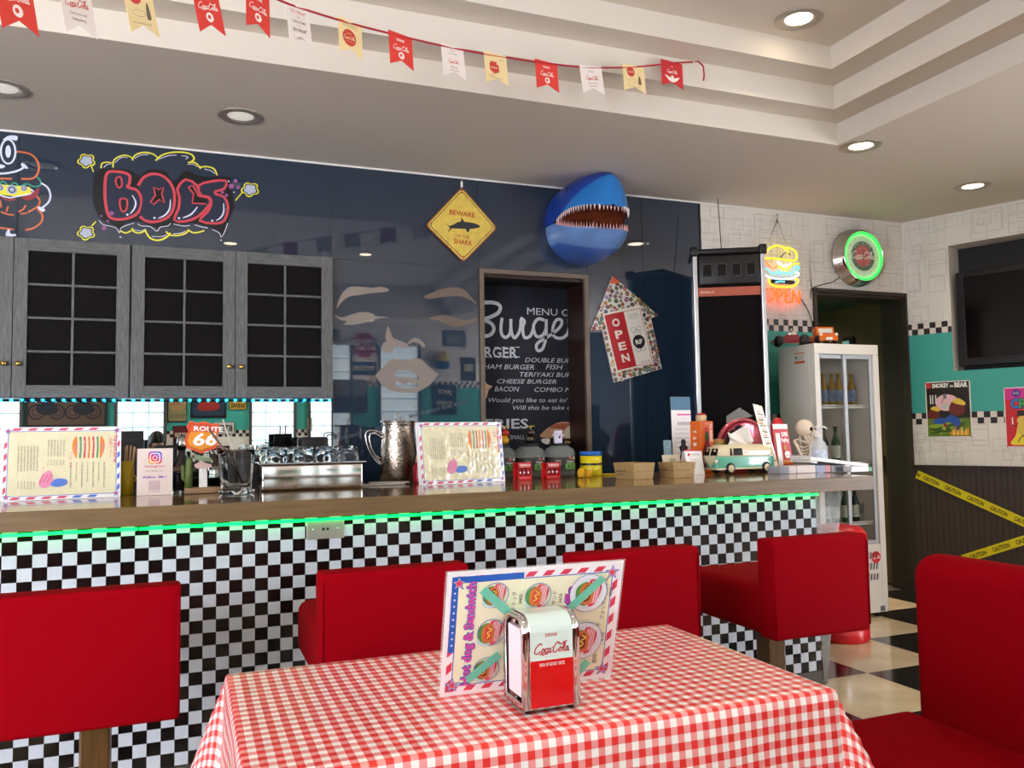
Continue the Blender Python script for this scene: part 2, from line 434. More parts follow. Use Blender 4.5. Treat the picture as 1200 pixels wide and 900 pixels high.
for i in range(6):
    for z0, z1, nm in ((ZS+g, HC-.012, 'u'), (0, ZS-g, 'l')):
        a, b_ = NX[i]+g, NX[i+1]-g
        if nm == 'l' and i == 3: continue            # the menu doorway
        if nm == 'l' and i == 2: b_ = 1.69
        q = MB(); q.bx(a, b_, YB, YB+.008, z0, z1, NAVY); q.build('panel', back)
q = MB(); q.bx(XL, 3.345, YB-.006, YB+.004, HC-.012, HC-.002, WHITE); q.build('trim_1', kind='structure')
q = MB(); q.bx(3.33, 3.342, YB-.004, YB+.006, 0, HC-.012, BLACK); q.build('trim_2', kind='structure')
# doorway with the menu banner
FRM = mat('taupe_frame', '6B5E50', .5, noise=.1, nscale=10); JAMB = mat('dark_jamb', '2A1813', .35, noise=.2, nscale=12, stretch=(.6, .6, 5))
fr = MB()
for a in ((1.692, 1.722, 0, 2.29), (2.42, 2.451, 0, 2.29)): fr.bx(a[0], a[1], YB-.016, YB+.01, a[2], a[3], FRM)
fr.bx(1.722, 2.42, YB-.016, YB+.01, 2.26, 2.29, FRM); d1 = fr.build('door_1', kind='structure', bevel=.002)
fr = MB(); fr.bx(1.7, 1.722, YB+.01, D2+.04, 0, 2.262, JAMB); fr.bx(2.42, 2.442, YB+.01, D2+.04, 0, 2.262, JAMB); fr.bx(1.722, 2.42, YB+.01, D2+.04, 2.24, 2.262, JAMB)
fr.build('jamb', d1)
q = MB(); q.bx(1.2, 3.0, 6.2, 6.24, 0, 2.8, DARK); q.bx(1.2, 1.24, 5.06, 6.2, 0, 2.8, DARK); q.bx(2.96, 3.0, 5.06, 6.2, 0, 2.8, DARK); q.bx(1.2, 3.0, 5.06, 6.24, 2.8, 2.84, DARK); q.build('wall_kitchen', kind='structure')  # near-black colour stands in for the darkness of the room beyond
# corridor doorway: trim, jamb, open leaf and the room beyond
fr = MB(); fr.bx(DX0-.03, DX0, YB-.016, YB+.012, 0, DZ+.028, DKBROWN); fr.bx(DX1, DX1+.018, YB-.016, YB+.012, 0, DZ+.028, DKBROWN); fr.bx(DX0, DX1, YB-.016, YB+.012, DZ, DZ+.028, DKBROWN)
d2 = fr.build('door_2', kind='structure', bevel=.002)
fr = MB(); fr.bx(DX0-.02, DX0, YB+.012, D2+.02, 0, DZ, DKBROWN); fr.bx(DX1, DX1+.02, YB+.012, D2+.02, 0, DZ, DKBROWN); fr.bx(DX0, DX1, YB+.012, D2+.02, DZ-.02, DZ, DKBROWN); fr.build('jamb', d2)
OLV = mat('olive_brown_door', '4A3B1E', .45, noise=.12, nscale=5)
a = P(1034, 352, Y=D2+.06); bpt = P(957, 368, Z=a[2]); dr = Vector((bpt[0]-a[0], bpt[1]-a[1], 0)); L = dr.length; dr.normalize()
ang = math.atan2(dr.y, dr.x); LW = L+.35
Ml = Matrix.Rotation(ang, 3, 'Z')
lf = MB(); ofs = Vector((a[0], a[1], 0))
lf.box(ofs + Ml @ Vector((LW/2, -.02, a[2]/2+.005)), (LW, .04, a[2]-.01), OLV, Ml); lf.build('leaf', d2)
lf = MB(); c0 = P(996, 396, Y=5.6); tt = None
# vision panel: where the pixel ray meets the leaf
nl = Vector((-dr.y, dr.x, 0)); dd = ray(997, 424); k = ((Vector((a[0], a[1], 1.25))-CAM).dot(nl))/dd.dot(nl); vp_ = CAM+dd*k; tl = (vp_-ofs).dot(dr)
lf.box(ofs + Ml @ Vector((tl, .0, vp_.z)), (.12, .052, .42), BLACK, Ml)
vf = lf.build('vision_panel', d2); lf = MB(); lf.box(ofs + Ml @ Vector((tl+.02, .0, vp_.z)), (.075, .06, .36), mat('corridor_glass', '6FA6A6', .1, emit=.25), Ml); lf.build('pane', vf)
lf = MB(); q0 = ofs+dr*.07+nl*.03; lf.box(q0+Vector((0, 0, 1.0)), (.02, .03, .12), STEEL, Ml); lf.build('door_handle', d2)
q = MB(); q.bx(3.3, 3.34, D2, 9.2, 0, HC, TEAL); q.bx(8.4, 8.44, D2, 9.2, 0, HC, TEAL); q.bx(3.3, 8.44, 9.16, 9.2, 0, HC, TEAL); q.bx(3.3, 8.44, D2, 9.2, HC-.01, HC+.03, CEILM)
q.bx(5.4, 8.4, D2-.02, D2, 0, HC, TEAL); q.build('wall_corridor', kind='structure')

# --- wall_right with the television recess
RT0, RT1, RZ0, RZ1, RD = .332, 1.75, 1.672, 2.618, .2
Lr = (YB-YR)/-TR.y; p0 = CR.copy(); p1 = CR+TR*Lr
wr = MB(); banded(wr, p0, p1, NR, [(0, RT0, 0, HC), (RT0, RT1, 0, RZ0), (RT0, RT1, RZ1, HC), (RT1, Lr, 0, HC)])
def Rw(t, z, d=0): return CR+TR*t-NR*d+Vector((0, 0, z))
wr.add([Rw(RT0, RZ0), Rw(RT0, RZ1), Rw(RT0, RZ1, RD), Rw(RT0, RZ0, RD)], [(0, 1, 2, 3)], WALLP)
wr.add([Rw(RT1, RZ0), Rw(RT1, RZ0, RD), Rw(RT1, RZ1, RD), Rw(RT1, RZ1)], [(0, 1, 2, 3)], WALLP)
wr.add([Rw(RT0, RZ0), Rw(RT0, RZ0, RD), Rw(RT1, RZ0, RD), Rw(RT1, RZ0)], [(0, 1, 2, 3)], WALLP)
wr.add([Rw(RT0, RZ1), Rw(RT1, RZ1), Rw(RT1, RZ1, RD), Rw(RT0, RZ1, RD)], [(0, 1, 2, 3)], WALLP)
wr.add([Rw(RT0, RZ0, RD), Rw(RT0, RZ1, RD), Rw(RT1, RZ1, RD), Rw(RT1, RZ0, RD)], [(0, 1, 2, 3)], mat('recess_black', '0E0C0C', .6))
wr.uv = uvwall(CR, TR); wright = wr.build('wall_right', kind='structure')
cp = MB(); Mr = Matrix((TR, -NR, Vector((0, 0, 1)))).transposed()
cp.box(CR+TR*(Lr/2)+NR*.012+Vector((0, 0, .962)), (Lr, .03, .016), DKBROWN, Mr); cp.build('trim_3', kind='structure')
# grooved boards of the wainscot (each a strip with its own edges, where the photo shows them)
wn = MB(); wn.bx(-.0186, .0186, -.003, .003, -.472, .472, BROWN); wme = wn.mesh('board')
for k in range(34): p_ = CR+TR*(.0315+k*.0405)+NR*.0145; piece('board', wme, wright, (p_.x, p_.y, .478), math.atan2(TR.y, TR.x))

# --- wall_left, wall_rear (seen only in the mirror and the glossy panels)
wl = MB(); banded(wl, (XL, YR, 0), (XL, YB+.2, 0), Vector((1, 0, 0)), [(0, YB+.2-YR, 0, HC)]); wl.uv = uvwall((XL, YR, 0), (0, 1, 0)); wl.build('wall_left', kind='structure')
WINS = [(-2.5, -1.94), (-.84, -.28), (.83, 1.39), (1.62, 2.18), (2.62, 3.18)]; WZ0, WZ1 = 1.03, 2.57
xe = p1.x
segs = []; x = XL; ADDED_FRONT = (-4.5, -2.85)  # opening for a made-up glowing front that lights the room, out of view
for w in [ADDED_FRONT]+WINS: segs.append((x-XL, w[0]-XL, 0, HC)); x = w[1]
segs.append((x-XL, xe-XL, 0, HC))
for w in WINS: segs += [(w[0]-XL, w[1]-XL, 0, WZ0), (w[0]-XL, w[1]-XL, WZ1, HC)]
segs += [(ADDED_FRONT[0]-XL, ADDED_FRONT[1]-XL, 2.35, HC)]
w2 = MB()
d_ = Vector((1, 0, 0))
for t0, t1, z0, z1 in segs:
    for a_, b_, m in BANDS:
        lo, hi = max(a_, z0), min(b_, z1)
        if hi > lo+1e-6: w2.add([(XL+t1, YR, lo), (XL+t0, YR, lo), (XL+t0, YR, hi), (XL+t1, YR, hi)], [(0, 1, 2, 3)], m)
w2.uv = uvwall((XL, YR, 0), (1, 0, 0)); w2.build('wall_rear', kind='structure')
WF = mat('window_frame', '4A4440', .5)
blk = bpy.data.materials.new('glass_block_daylight'); blk.use_nodes = True; nt = blk.node_tree; bb = nt.nodes['Principled BSDF']
bb.inputs['Base Color'].default_value = (.75, .85, .88, 1); bb.inputs['Roughness'].default_value = .15
bb.inputs['Emission Color'].default_value = (.80, .93, 1, 1)
tc = node(nt, 'ShaderNodeTexCoord'); nz = node(nt, 'ShaderNodeTexNoise'); nz.inputs['Scale'].default_value = 9; nt.links.new(tc.outputs['Object'], nz.inputs[0])
nt.links.new(mth(nt, 'MULTIPLY', mth(nt, 'ADD', mth(nt, 'MULTIPLY', nz.outputs[0], .8), .6), WINDOW_STRENGTH), bb.inputs['Emission Strength'])
bm_ = MB(); bm_.box((0, 0, 0), (.170, .06, .176), blk); bme = bm_.mesh('glass_block')
for n_, (a_, b_) in enumerate(WINS):
    f = MB(); w = .035
    f.bx(a_-w, a_, YR-.08, YR+.03, WZ0-w, WZ1+w, WF); f.bx(b_, b_+w, YR-.08, YR+.03, WZ0-w, WZ1+w, WF)
    f.bx(a_, b_, YR-.08, YR+.03, WZ0-w, WZ0, WF); f.bx(a_-.06, b_+.06, YR-.08, YR+.05, WZ1, WZ1+.05, mat('cream_head', 'C9C4B4', .5))
    f.bx(a_, b_, YR-.06, YR-.05, WZ0, WZ1, mat('block_mortar', '6E7A7C', .7))
    wo = f.build('window_%d' % (n_+1), kind='structure')
    for i in range(3):
        for j in range(8): piece('glass_block', bme, wo, (a_+.0933+i*.1867, YR-.02, WZ0+.096+j*.1925))
f = MB(); f.bx(ADDED_FRONT[0], ADDED_FRONT[1], YR-.12, YR-.1, .0, 2.35, WF)
for k in range(5):
    xx = ADDED_FRONT[0]+(ADDED_FRONT[1]-ADDED_FRONT[0]-.05)*k/4; f.bx(xx, xx+.05, YR-.1, YR+.02, 0, 2.35, WF)
f.bx(ADDED_FRONT[0], ADDED_FRONT[1], YR-.1, YR+.02, 2.3, 2.35, WF); f.bx(ADDED_FRONT[0], ADDED_FRONT[1], YR-.1, YR+.02, 0, .12, WF)
wo = f.build('window_6', kind='structure')
SH = mat('added_pane_glow_right', 'F3F4FF', .2, emit=ADDED_PANE_STRENGTH)
for k in range(4):
    xx = ADDED_FRONT[0]+(ADDED_FRONT[1]-ADDED_FRONT[0]-.05)*k/4; q = MB(); q.bx(xx+.05, xx+(ADDED_FRONT[1]-ADDED_FRONT[0]-.05)/4, YR-.07, YR-.06, .12, 2.3, mat('added_pane_glow_rear', 'F0F4FF', .2, emit=24)); q.build('pane', wo)  # bright panes added as an unseen light source for the room

# unseen glowing panes added on the left and right walls to light the room
for n_, (o_, dv, nv, t0, t1, nm) in enumerate((((Vector((XL, YR, 0))), Vector((0, 1, 0)), Vector((1, 0, 0)), .3, 3.6, 7), (CR, TR, NR, 3.9, 6.9, 8))):
    Mx = Matrix((dv, nv, Vector((0, 0, 1)))).transposed(); f = MB()
    for k in range(4): f.box(o_+dv*(t0+(t1-t0)*k/3)+nv*.02+Vector((0, 0, 1.25)), (.06, .06, 2.3), WF, Mx)
    for z in (.1, 2.4): f.box(o_+dv*((t0+t1)/2)+nv*.02+Vector((0, 0, z)), (t1-t0+.06, .06, .06), WF, Mx)
    wo = f.build('window_%d' % nm, kind='structure')
    for k in range(3):
        a_ = t0+(t1-t0)*k/3+.03; b_ = t0+(t1-t0)*(k+1)/3-.03; q = MB(); q.box(o_+dv*((a_+b_)/2)+nv*.02+Vector((0, 0, 1.25)), (b_-a_, .01, 2.24), mat('added_pane_glow_left', 'F3F4FF', .2, emit=4.5) if nm == 7 else SH, Mx); q.build('pane', wo)

q = MB(); q.bx(5.15, 7.80, YR+.03, YR+.09, 0, HC, mat('added_wall_dark', '1A2028', .7)); q.build('added_dark_wall', kind='structure')  # unseen dark panel added to darken the reflection in the navy wall
# printed squares of the wallpaper
PRN = [mat('paper_line_a', 'C3BDB3', .6), mat('paper_line_b', 'CEC8BF', .6), mat('paper_line_c', 'B5AEA4', .6)]
def squares(A, regions, seed, n):
    r = random.Random(seed)
    for u0, u1, v0, v1 in regions:
        for _ in range(int(n*(u1-u0)*(v1-v0))):
            w = r.choice((.05, .07, .09, .12, .16, .2)); h = w*r.uniform(.7, 1.35); u = r.uniform(u0, u1)-w/2; v = r.uniform(v0, v1)-h/2; t = r.choice((.0025, .003, .003, .008)); m = r.choice(PRN) if t < .005 else PRN[1]
            a0, a1, b0, b1 = max(u, u0), min(u+w, u1), max(v, v0), min(v+h, v1)
            if a1-a0 < .02 or b1-b0 < .02: continue
            for e in ((a0, b0, a1, b0+t), (a0, b1-t, a1, b1), (a0, b0, a0+t, b1), (a1-t, b0, a1, b1)): A.rect(*e, m); A.z -= A.step
            A.z = .0004+.00003*r.randrange(8)
A = Art((3.345, YB, 0), lift=.0004); squares(A, [(0, .955, .96, 1.276), (0, .955, 2.057, 2.84), (.955, 1.855, 2.305, 2.84)], 3, 125); A.build('paper_print', back)
A = Art(CR, TR, (0, 0, 1), lift=.0004); squares(A, [(.02, 1.9, .975, 1.276), (.02, RT0-.01, 2.057, 2.84), (RT0-.01, 1.9, RZ1+.01, 2.84)], 5, 125); A.build('paper_print', wright)

# --- mirror, wall cabinets and their light chain
MIR = mat('mirror_glass', 'C9D2D2', .0, 1)
t = thing('wall_mirror', 'long low mirror under the grey cabinets behind the bar, showing bright windows', 'mirror', (-.9, YB-.004, 1.02))
q = MB(); q.bx(XL, .777, YB-.008, YB-.001, 1.0, 1.472, MIR); q.build('glass', t, world=True)
q = MB(); q.bx(.777, .785, YB-.012, YB-.001, 1.0, 1.472, BLACK); q.build('edge_strip', t, world=True)
GW = mat('grey_wood', '5E5F5D', .6, noise=.35, nscale=22, stretch=(6, 1, .6), bump=.15, bscale=60)
GWH = mat('grey_wood_rail', '5C5D5B', .6, noise=.35, nscale=22, stretch=(.6, 1, 6), bump=.15, bscale=60)
PANE = mat('dark_woven_infill', '141210', .9, spec=.15, noise=.25, nscale=45)
CX = [-1.36, -.824, -.282, .2455, .784]; CZ0, CZ1 = 1.474, 2.29
for ci, (i0, lab) in enumerate(((0, 'grey wood wall cabinet cut off by the left edge, half hidden doors'), (2, 'grey wood wall cabinet with two gridded doors, right end beside the navy panel'))):
    t = thing('wall_cabinet', lab, 'cabinet', (CX[i0], YB, CZ0), group='grey wall cabinets over the bar')
    q = MB(); q.bx(CX[i0]+.003, CX[i0+2]-.003, YB-.03, YB-.002, CZ0, CZ1, mat('cabinet_body', '2B2B2B', .7)); q.build('body', t, world=True)
    for k in (0, 1):
        a_, b_ = CX[i0+k]+(.005 if k == 0 else .0015), CX[i0+k+1]-(.0015 if k == 0 else .005); y0, y1 = YB-.052, YB-.03; sw = .063
        q = MB(); q.bx(a_, a_+sw, y0, y1, CZ0, CZ1, GW); q.bx(b_-sw, b_, y0, y1, CZ0, CZ1, GW); q.bx(a_+sw, b_-sw, y0+.001, y1, CZ0, CZ0+sw, GWH); q.bx(a_+sw, b_-sw, y0+.001, y1, CZ1-sw, CZ1, GWH)
        mx = (a_+b_)/2; q.bx(mx-.006, mx+.006, y0+.004, y1, CZ0+sw, CZ1-sw, GW)
        zz = [CZ0+sw+(CZ1-CZ0-2*sw)*j/4 for j in range(5)]
        for z in zz[1:4]: q.bx(a_+sw, b_-sw, y0+.005, y1, z-.006, z+.006, GWH)
        dr_ = q.build('door', t, world=True, bevel=.0015)
        pw = (b_-a_-2*sw)/2
        for c in (0, 1):
            for j in range(4):
                q = MB(); q.bx(a_+sw+c*pw, a_+sw+(c+1)*pw, y1-.01, y1-.003, zz[j], zz[j+1], PANE)
                PM[dr_.name] = PM[t.name]; q.build('pane', dr_, world=True)
        kx = b_-.03 if k == 0 else a_+.03
        q = MB(); q.lathe([(.005, 0), (.005, .012), (.013, .018), (.014, .024), (.010, .030), (0, .031)], BRASS, 14, (kx, y0, CZ0+.17), Matrix.Rotation(R(90), 3, 'X')); q.build('knob', dr_, world=True)
t = thing('rope_light', 'string of cyan lights along the bottom edge of the grey cabinets', 'light', (0, YB-.06, 1.46))
q = MB(); q.tube([(XL+.1, YB-.046, 1.462), (.78, YB-.046, 1.462)], .006, mat('rope_black', '11181C', .3)); q.build('cable', t, world=True)
q = MB(); CY = mat('cyan_led', '1FB4FF', .3, emit=6); q.sphere((0, 0, 0), (.0085, .006, .0065), CY, 8, k=6); bme2 = q.mesh('bulb')
for k in range(60): piece('bulb', bme2, t, (.76-.0465*k, YB-.054-(YB-.06), .001))

# --- downlights
def downlight(x, y, z, lab, on, w=DOWNLIGHT_W):
    t = thing('downlight', lab, 'ceiling light', (x, y, z), group='round recessed downlights')
    q = MB(); q.lathe([(.062, .002), (.105, .0015), (.112, -.002), (.108, -.006), (.075, -.007), (.066, -.003), (.062, .002)], mat('downlight_rim', 'B8AFA4', .35, .6), 32, caps=False); q.build('rim', t)
    q = MB(); q.lathe([(.0001, -.0045), (.050, -.004), (.063, -.001)], mat('lamp_on', 'FFE9C4', .4, emit=9.0) if on else mat('lamp_off_glow', 'D8D4CB', .3, emit=.35), 28, caps=False)  # the unlit lens gets a faint glow through its material
    q.build('lamp', t)
    if on:
        ld = bpy.data.lights.new('downlight_lamp', 'SPOT'); ld.energy = w; ld.color = (1, .84, .64); ld.spot_size = R(125); ld.spot_blend = .9; ld.shadow_soft_size = .05
        lo = bpy.data.objects.new('downlight_lamp', ld); COL.objects.link(lo); lo.location = (x, y, z-.02)
d = P(936, 22, Z=tz[3])
downlight(d[0], d[1], tz[3], 'lit round downlight high in the stepped coffer, topmost of all', True, 22)
downlight(3.563, 3.57, HC, 'lit round downlight just outside the corner of the stepped coffer', True)
downlight(4.878, 3.932, HC, 'lit round downlight nearest the television, right end of the low ceiling', True)
downlight(.239, 4.258, HC, 'unlit round downlight above the red graffiti lettering', False)
downlight(-.793, 4.264, HC, 'unlit round downlight cut by the left edge of the photo', False)
for x_, y_, l_ in ((6.2, 1.5, 'lit round downlight by the right wall beside the camera'), (5.6, 2.6, 'lit round downlight in front of the television'), (-3.2, 2.5, 'lit round downlight at the far left of the room')): downlight(x_, y_, HC, l_, True)
downlight(4.3, 6.3, HC-.012, 'unseen round downlight added to light the corridor beyond the brown doorway', True, 260)  # lamp added out of view to lift the dark corridor
for x_, l_ in ((.3, 'left'), (2.35, 'middle'), (4.4, 'right')): downlight(x_, YR+.55, HC, 'round downlight added to light the rear wall behind the camera, %s one' % l_, True, 60)  # lamps added to brighten the rear wall in the reflections
for x_, y_, l_ in ((.4, .9, 'lit round coffer downlight above the checked table'), (.4, -.7, 'lit round coffer downlight behind the camera'), (1.8, .8, 'coffer downlight added to brighten the right bench')): downlight(x_, y_, tz[3], l_, True, 16)  # the last one is added to brighten the red bench

# ================================================================== BAR
BX0, BX1 = -3.2, 2.904
t = thing('bar_counter', 'long bar front covered in black and white checked tiles, below the wooden bar top', 'bar counter', (0, YP, 0))
BASE = mat('grey_base', '4A463F', .5)
q = MB(); q.bx(BX0, BX1-.004, YP+.008, YP+.07,   .0765, .9465, mat('white_grout', '3E4348', .6)); q.build('front_board', t, world=True)
q = MB(); q.bx(BX0, BX1-.002, YP-.004, YP+.07, 0, .074, BASE); q.build('kickboard', t, world=True)
q = MB(); q.bx(BX1-.05, BX1-.004, YP+.07, 3.9, 0, .9465, BASE); q.bx(BX0, BX1, 3.88, 3.9, 0, .9465, BASE); q.build('carcass', t, world=True)
TP = .0461; TW = mat('white_gloss_tile', 'C3CBD3', .12, spec=.6, noise=.05, nscale=60, stretch=(9, 1, .5)); TK = mat('black_gloss_tile', '15100F', .12, spec=.6, noise=.4, nscale=12)
e_ = .0006
def tm(m, w=TP, h=TP):
    b = MB(); b.bx(e_, w-e_, 0, .008, e_, h-e_, m); return b.mesh('tile')
tw, tk = tm(TW), tm(TK); cells = []
nx = int((BX1-BX0)/TP)
for i in range(-int((2.8726-BX0)/TP), 1):
    for k in range(19):
        x = 2.8726+(i-0)*TP if i < 1 else 0
        z1 = .907-(k-1)*TP; z0 = z1-TP
        if k == 0: z1 = .946; z0 = .907
        if k == 18: pass
        if z0 < .076: z0 = .0765
        if z1-z0 < .004: continue
        w = min(TP, BX1-x); cells.append((x, z0, w, z1-z0, (i+k) % 2))
def hidden(x, z):   # roughly behind a seat back or the table, as seen from the photograph's camera
    for a_, b_ in ((-.62, -.01), (.47, 1.1), (1.56, 2.22), (2.6, 3.2)):
        if a_ < x < b_ and z < .70: return True
    return z < .35 and x > .3
cells.sort(key=lambda c: (hidden(c[0], c[1]) or c[0] < -.68, math.hypot(c[0]+.1, .4*(c[1]-.5))))
sb = MB()
for n_, (x, z0, w, h, p) in enumerate(cells):
    if n_ < 296:
        o = piece('tile', tw if p else tk, t, (x, 0, z0))
        if abs(w-TP) > 1e-4 or abs(h-TP) > 1e-4: o.scale = (w/TP, 1, h/TP)
    else: sb.bx(x+e_, x+w-e_, YP, YP+.008, z0+e_, z0+h-e_, TW if p else TK)
sb.build('tiles', t, world=True, kind='stuff')
# ribbed clear sheet closing the end of the bar
RIB = mat('ribbed_clear_sheet', 'C9CFCC', .08, alpha=.3, spec=.8)
q = MB()
top = [P(953, 578, Y=YP+.0), P(986, 575, Y=YP+.1)]; bot = [P(966, 800, Y=YP+.0), P(969, 803, Y=YP+.03)]
def rb(u, v):
    a_ = top[0].lerp(top[1], u); b_ = bot[0].lerp(bot[1], u); p = b_.lerp(a_, v**.8); p.y += .004*math.sin(u*60); return p
q.grid(rb, 60, 6, RIB); o = q.build('end_sheet', t, world=True, solid=.003, label='clear ribbed sheet at the right end of the bar')
WOODT = bpy.data.materials.new('lacquered_wood'); WOODT.use_nodes = True; nt = WOODT.node_tree; b = nt.nodes['Principled BSDF']
tc = node(nt, 'ShaderNodeTexCoord'); mp = node(nt, 'ShaderNodeMapping'); nt.links.new(tc.outputs['Object'], mp.inputs[0]); mp.inputs['Scale'].default_value = (.7, 7, 12)
n1 = node(nt, 'ShaderNodeTexNoise'); n1.inputs['Scale'].default_value = 5; n1.inputs['Detail'].default_value = 8; n1.inputs['Distortion'].default_value = .6; nt.links.new(mp.outputs[0], n1.inputs[0])
rp = node(nt, 'ShaderNodeMapRange'); rp.inputs[1].default_value = .3; rp.inputs[2].default_value = .72; nt.links.new(n1.outputs[0], rp.inputs[0])
nt.links.new(mixc(nt, rp.outputs[0], srgb('6A4C2B'), srgb('957548')), b.inputs[0]); b.inputs['Roughness'].default_value = .12; b.inputs['Coat Weight'].default_value = .3
t = thing('countertop', 'thick glossy varnished wooden bar top, everything on the bar stands on it', 'bar top', (0, 3.217, CT))
EDG = mat('lacquered_edge', '6A5434', .4, noise=.25, nscale=6, stretch=(.6, 4, 9)); q = MB(); q.bx(BX0-.05, 3.205, 3.217, 3.2245, CT-.068, CT-.001, EDG); q.build('edge_band', t, world=True, bevel=.002)
q = MB(); q.bx(BX0-.05, 1.1, 3.225, 4.28, CT-.068, CT, WOODT); q.build('board', t, world=True, bevel=.002)
q = MB(); q.bx(1.1003, 3.205, 3.225, 4.28, CT-.068, CT, WOODT); q.build('board', t, world=True, bevel=.002)
t = thing('led_strip', 'glowing green light strip under the front edge of the bar top', 'light strip', (0, YP-.01, .946))
GL = mat('green_led', '00E83A', .4, emit=5)
for a_, b_ in ((BX0, -.16), (-.155, .89), (.895, 1.82), (1.825, BX1)):
    q = MB(); q.bx(a_, b_, YP-.022, YP-.012, .927, .9365, GL); q.build('light_bar', t, world=True)
t = thing('power_socket', 'metal wall socket plate on the tiled bar front under the green strip', 'socket', (0, YP-.002, .88))
a_, b_ = P(359, 609, Y=YP), P(403, 630, Y=YP); PL = mat('socket_metal', 'A9A79A', .35, .55)
q = MB(); q.bx(a_.x, b_.x, YP-.007, YP+.001, b_.z, a_.z, PL); q.build('plate', t, world=True, bevel=.002)
cz = (a_.z+b_.z)/2; cx = (a_.x+b_.x)/2
q = MB()
for dx in (-.008, .008): q.lathe([(.0055, 0), (.0055, .001), (.0035, .001), (.0035, .0005), (0, .0005)], BLACK, 12, (cx+dx, YP-.007, cz), Matrix.Rotation(R(90), 3, 'X'))
for dx in (-.048, .048): q.lathe([(.004, 0), (.004, .0015), (0, .002)], STEEL, 10, (cx+dx, YP-.007, cz), Matrix.Rotation(R(90), 3, 'X'))
q.build('holes', t, world=True)
# rear worktop under the mirror
t = thing('rear_worktop', 'dark worktop behind the bar below the mirror', 'worktop', (0, 4.6, 0))
q = MB(); q.bx(BX0, 1.62, 4.36, YB-.012, .90, .94, mat('dark_worktop', '2C2724', .6)); q.build('slab', t, world=True, bevel=.003)
q = MB(); q.bx(BX0, 1.60, 4.38, YB-.012, 0, .898, mat('dark_cupboard', '1F1B19', .5)); q.build('cupboard', t, world=True)

# ================================================================== RED SEATS
RED = mat('red_upholstery', '8A000D', .9, noise=.06, nscale=200, bump=.1, bscale=900, spec=.06)
POSTW = mat('brown_post', '5A3F1C', .35, noise=.3, nscale=14, stretch=(5, 5, .6))
def back_mesh(W_, T_, z0, z1, r=.013, name='backrest'):
    b = MB(); b.rbox(-W_/2, W_/2, 0, T_, z0, z1, r, RED, 4); return b
def seat(x0, x1, label):
    W_ = x1-x0; t = thing('padded_chair', label, 'seat', ((x0+x1)/2, 2.45, 0), group='red seats with backs along the bar')
    back_mesh(W_, .095, .497, .856).build('backrest', t)
    b = MB(); b.rbox(-W_/2+.004, W_/2-.004, .06, .58, .50, .685, .04, RED, 4); b.build('seat', t)
    b = MB(); b.bx(-.04, .04, .27, .35, .012, .502, POSTW); b.build('post', t, bevel=.006)
    b = MB(); b.lathe([(.15, 0), (.15, .008), (.13, .014), (.05, .014)], mat('dark_metal', '2A2623', .4, .7), 28, (0, .31, 0)); b.build('floor_plate', t)
    for s in (-1, 1):
        b = MB(); b.tube([(s*(W_/2-.006), -.0005, .52), (s*(W_/2-.006), -.0015, .83)], .0025, mat('red_piping', '8C0414', .9, spec=.05), 6); b.build('piping', t)
    return t
seat(-.47, -.011, 'red seat with a square back, leftmost along the bar front, cut by the left edge')
seat(.361, .813, 'red seat with a square back, half hidden behind the table menu')
seat(1.169, 1.65, 'red seat whose back stands right behind the table menu, between two other red seats')
seat(1.957, 2.40, 'red seat turned corner on at the right end of the bar, its cushion in view')
# red round stool behind the last seat
t = thing('round_stool', 'round red padded stool behind the right-hand bar seat, mostly hidden', 'stool', (P(987, 748, Z=0).x, P(987, 748, Z=0).y, 0))
RED2 = mat('red_vinyl', 'D01A22', .3, spec=.6)
q = MB(); q.lathe([(.150, 0), (.157, .01), (.157, .07), (.14, .085), (.06, .10), (.045, .14)], RED2, 32); q.build('base', t)
q = MB(); q.lathe([(.045, .13), (.045, .51)], CHROME, 20); q.build('column', t)
q = MB(); q.lathe([(.13, .50), (.158, .52), (.165, .57), (.158, .63), (.13, .665), (.06, .678), (0, .68)], RED2, 36); q.build('cushion', t)

# bench on the right of the table
def bench(name, label, M_, L=1.35, SW_=.50):
    t = thing(name, label, 'bench', M_[0], M_[1])
    b = MB(); b.rbox(-SW_, .02, -L, 0.03, .27, .452, .045, RED, 5); b.build('seat', t)
    b = MB(); b.rbox(0, .14, -L, 0, .30, .893, .062, RED, 6); b.build('backrest', t)
    b = MB(); b.bx(-SW_+.07, .1, -L+.06, -.06, .0, .275, mat('bench_plinth', '1C1614', .6)); b.build('plinth', t)
    b = MB(); b.tube([(-SW_+.005, -L+.02, .44), (-SW_+.005, -.03, .44)], .004, mat('red_piping', '8C0414', .9, spec=.05), 6); b.build('piping', t)
    return t
bench('padded_bench', 'red padded bench on the right of the checked table, cut by the right edge', ((1.924, 1.83, 0), 0))
bench('padded_bench', 'red padded bench on the left of the checked table where the photographer sits', ((-.62, -.50, 0), math.pi), 1.5)

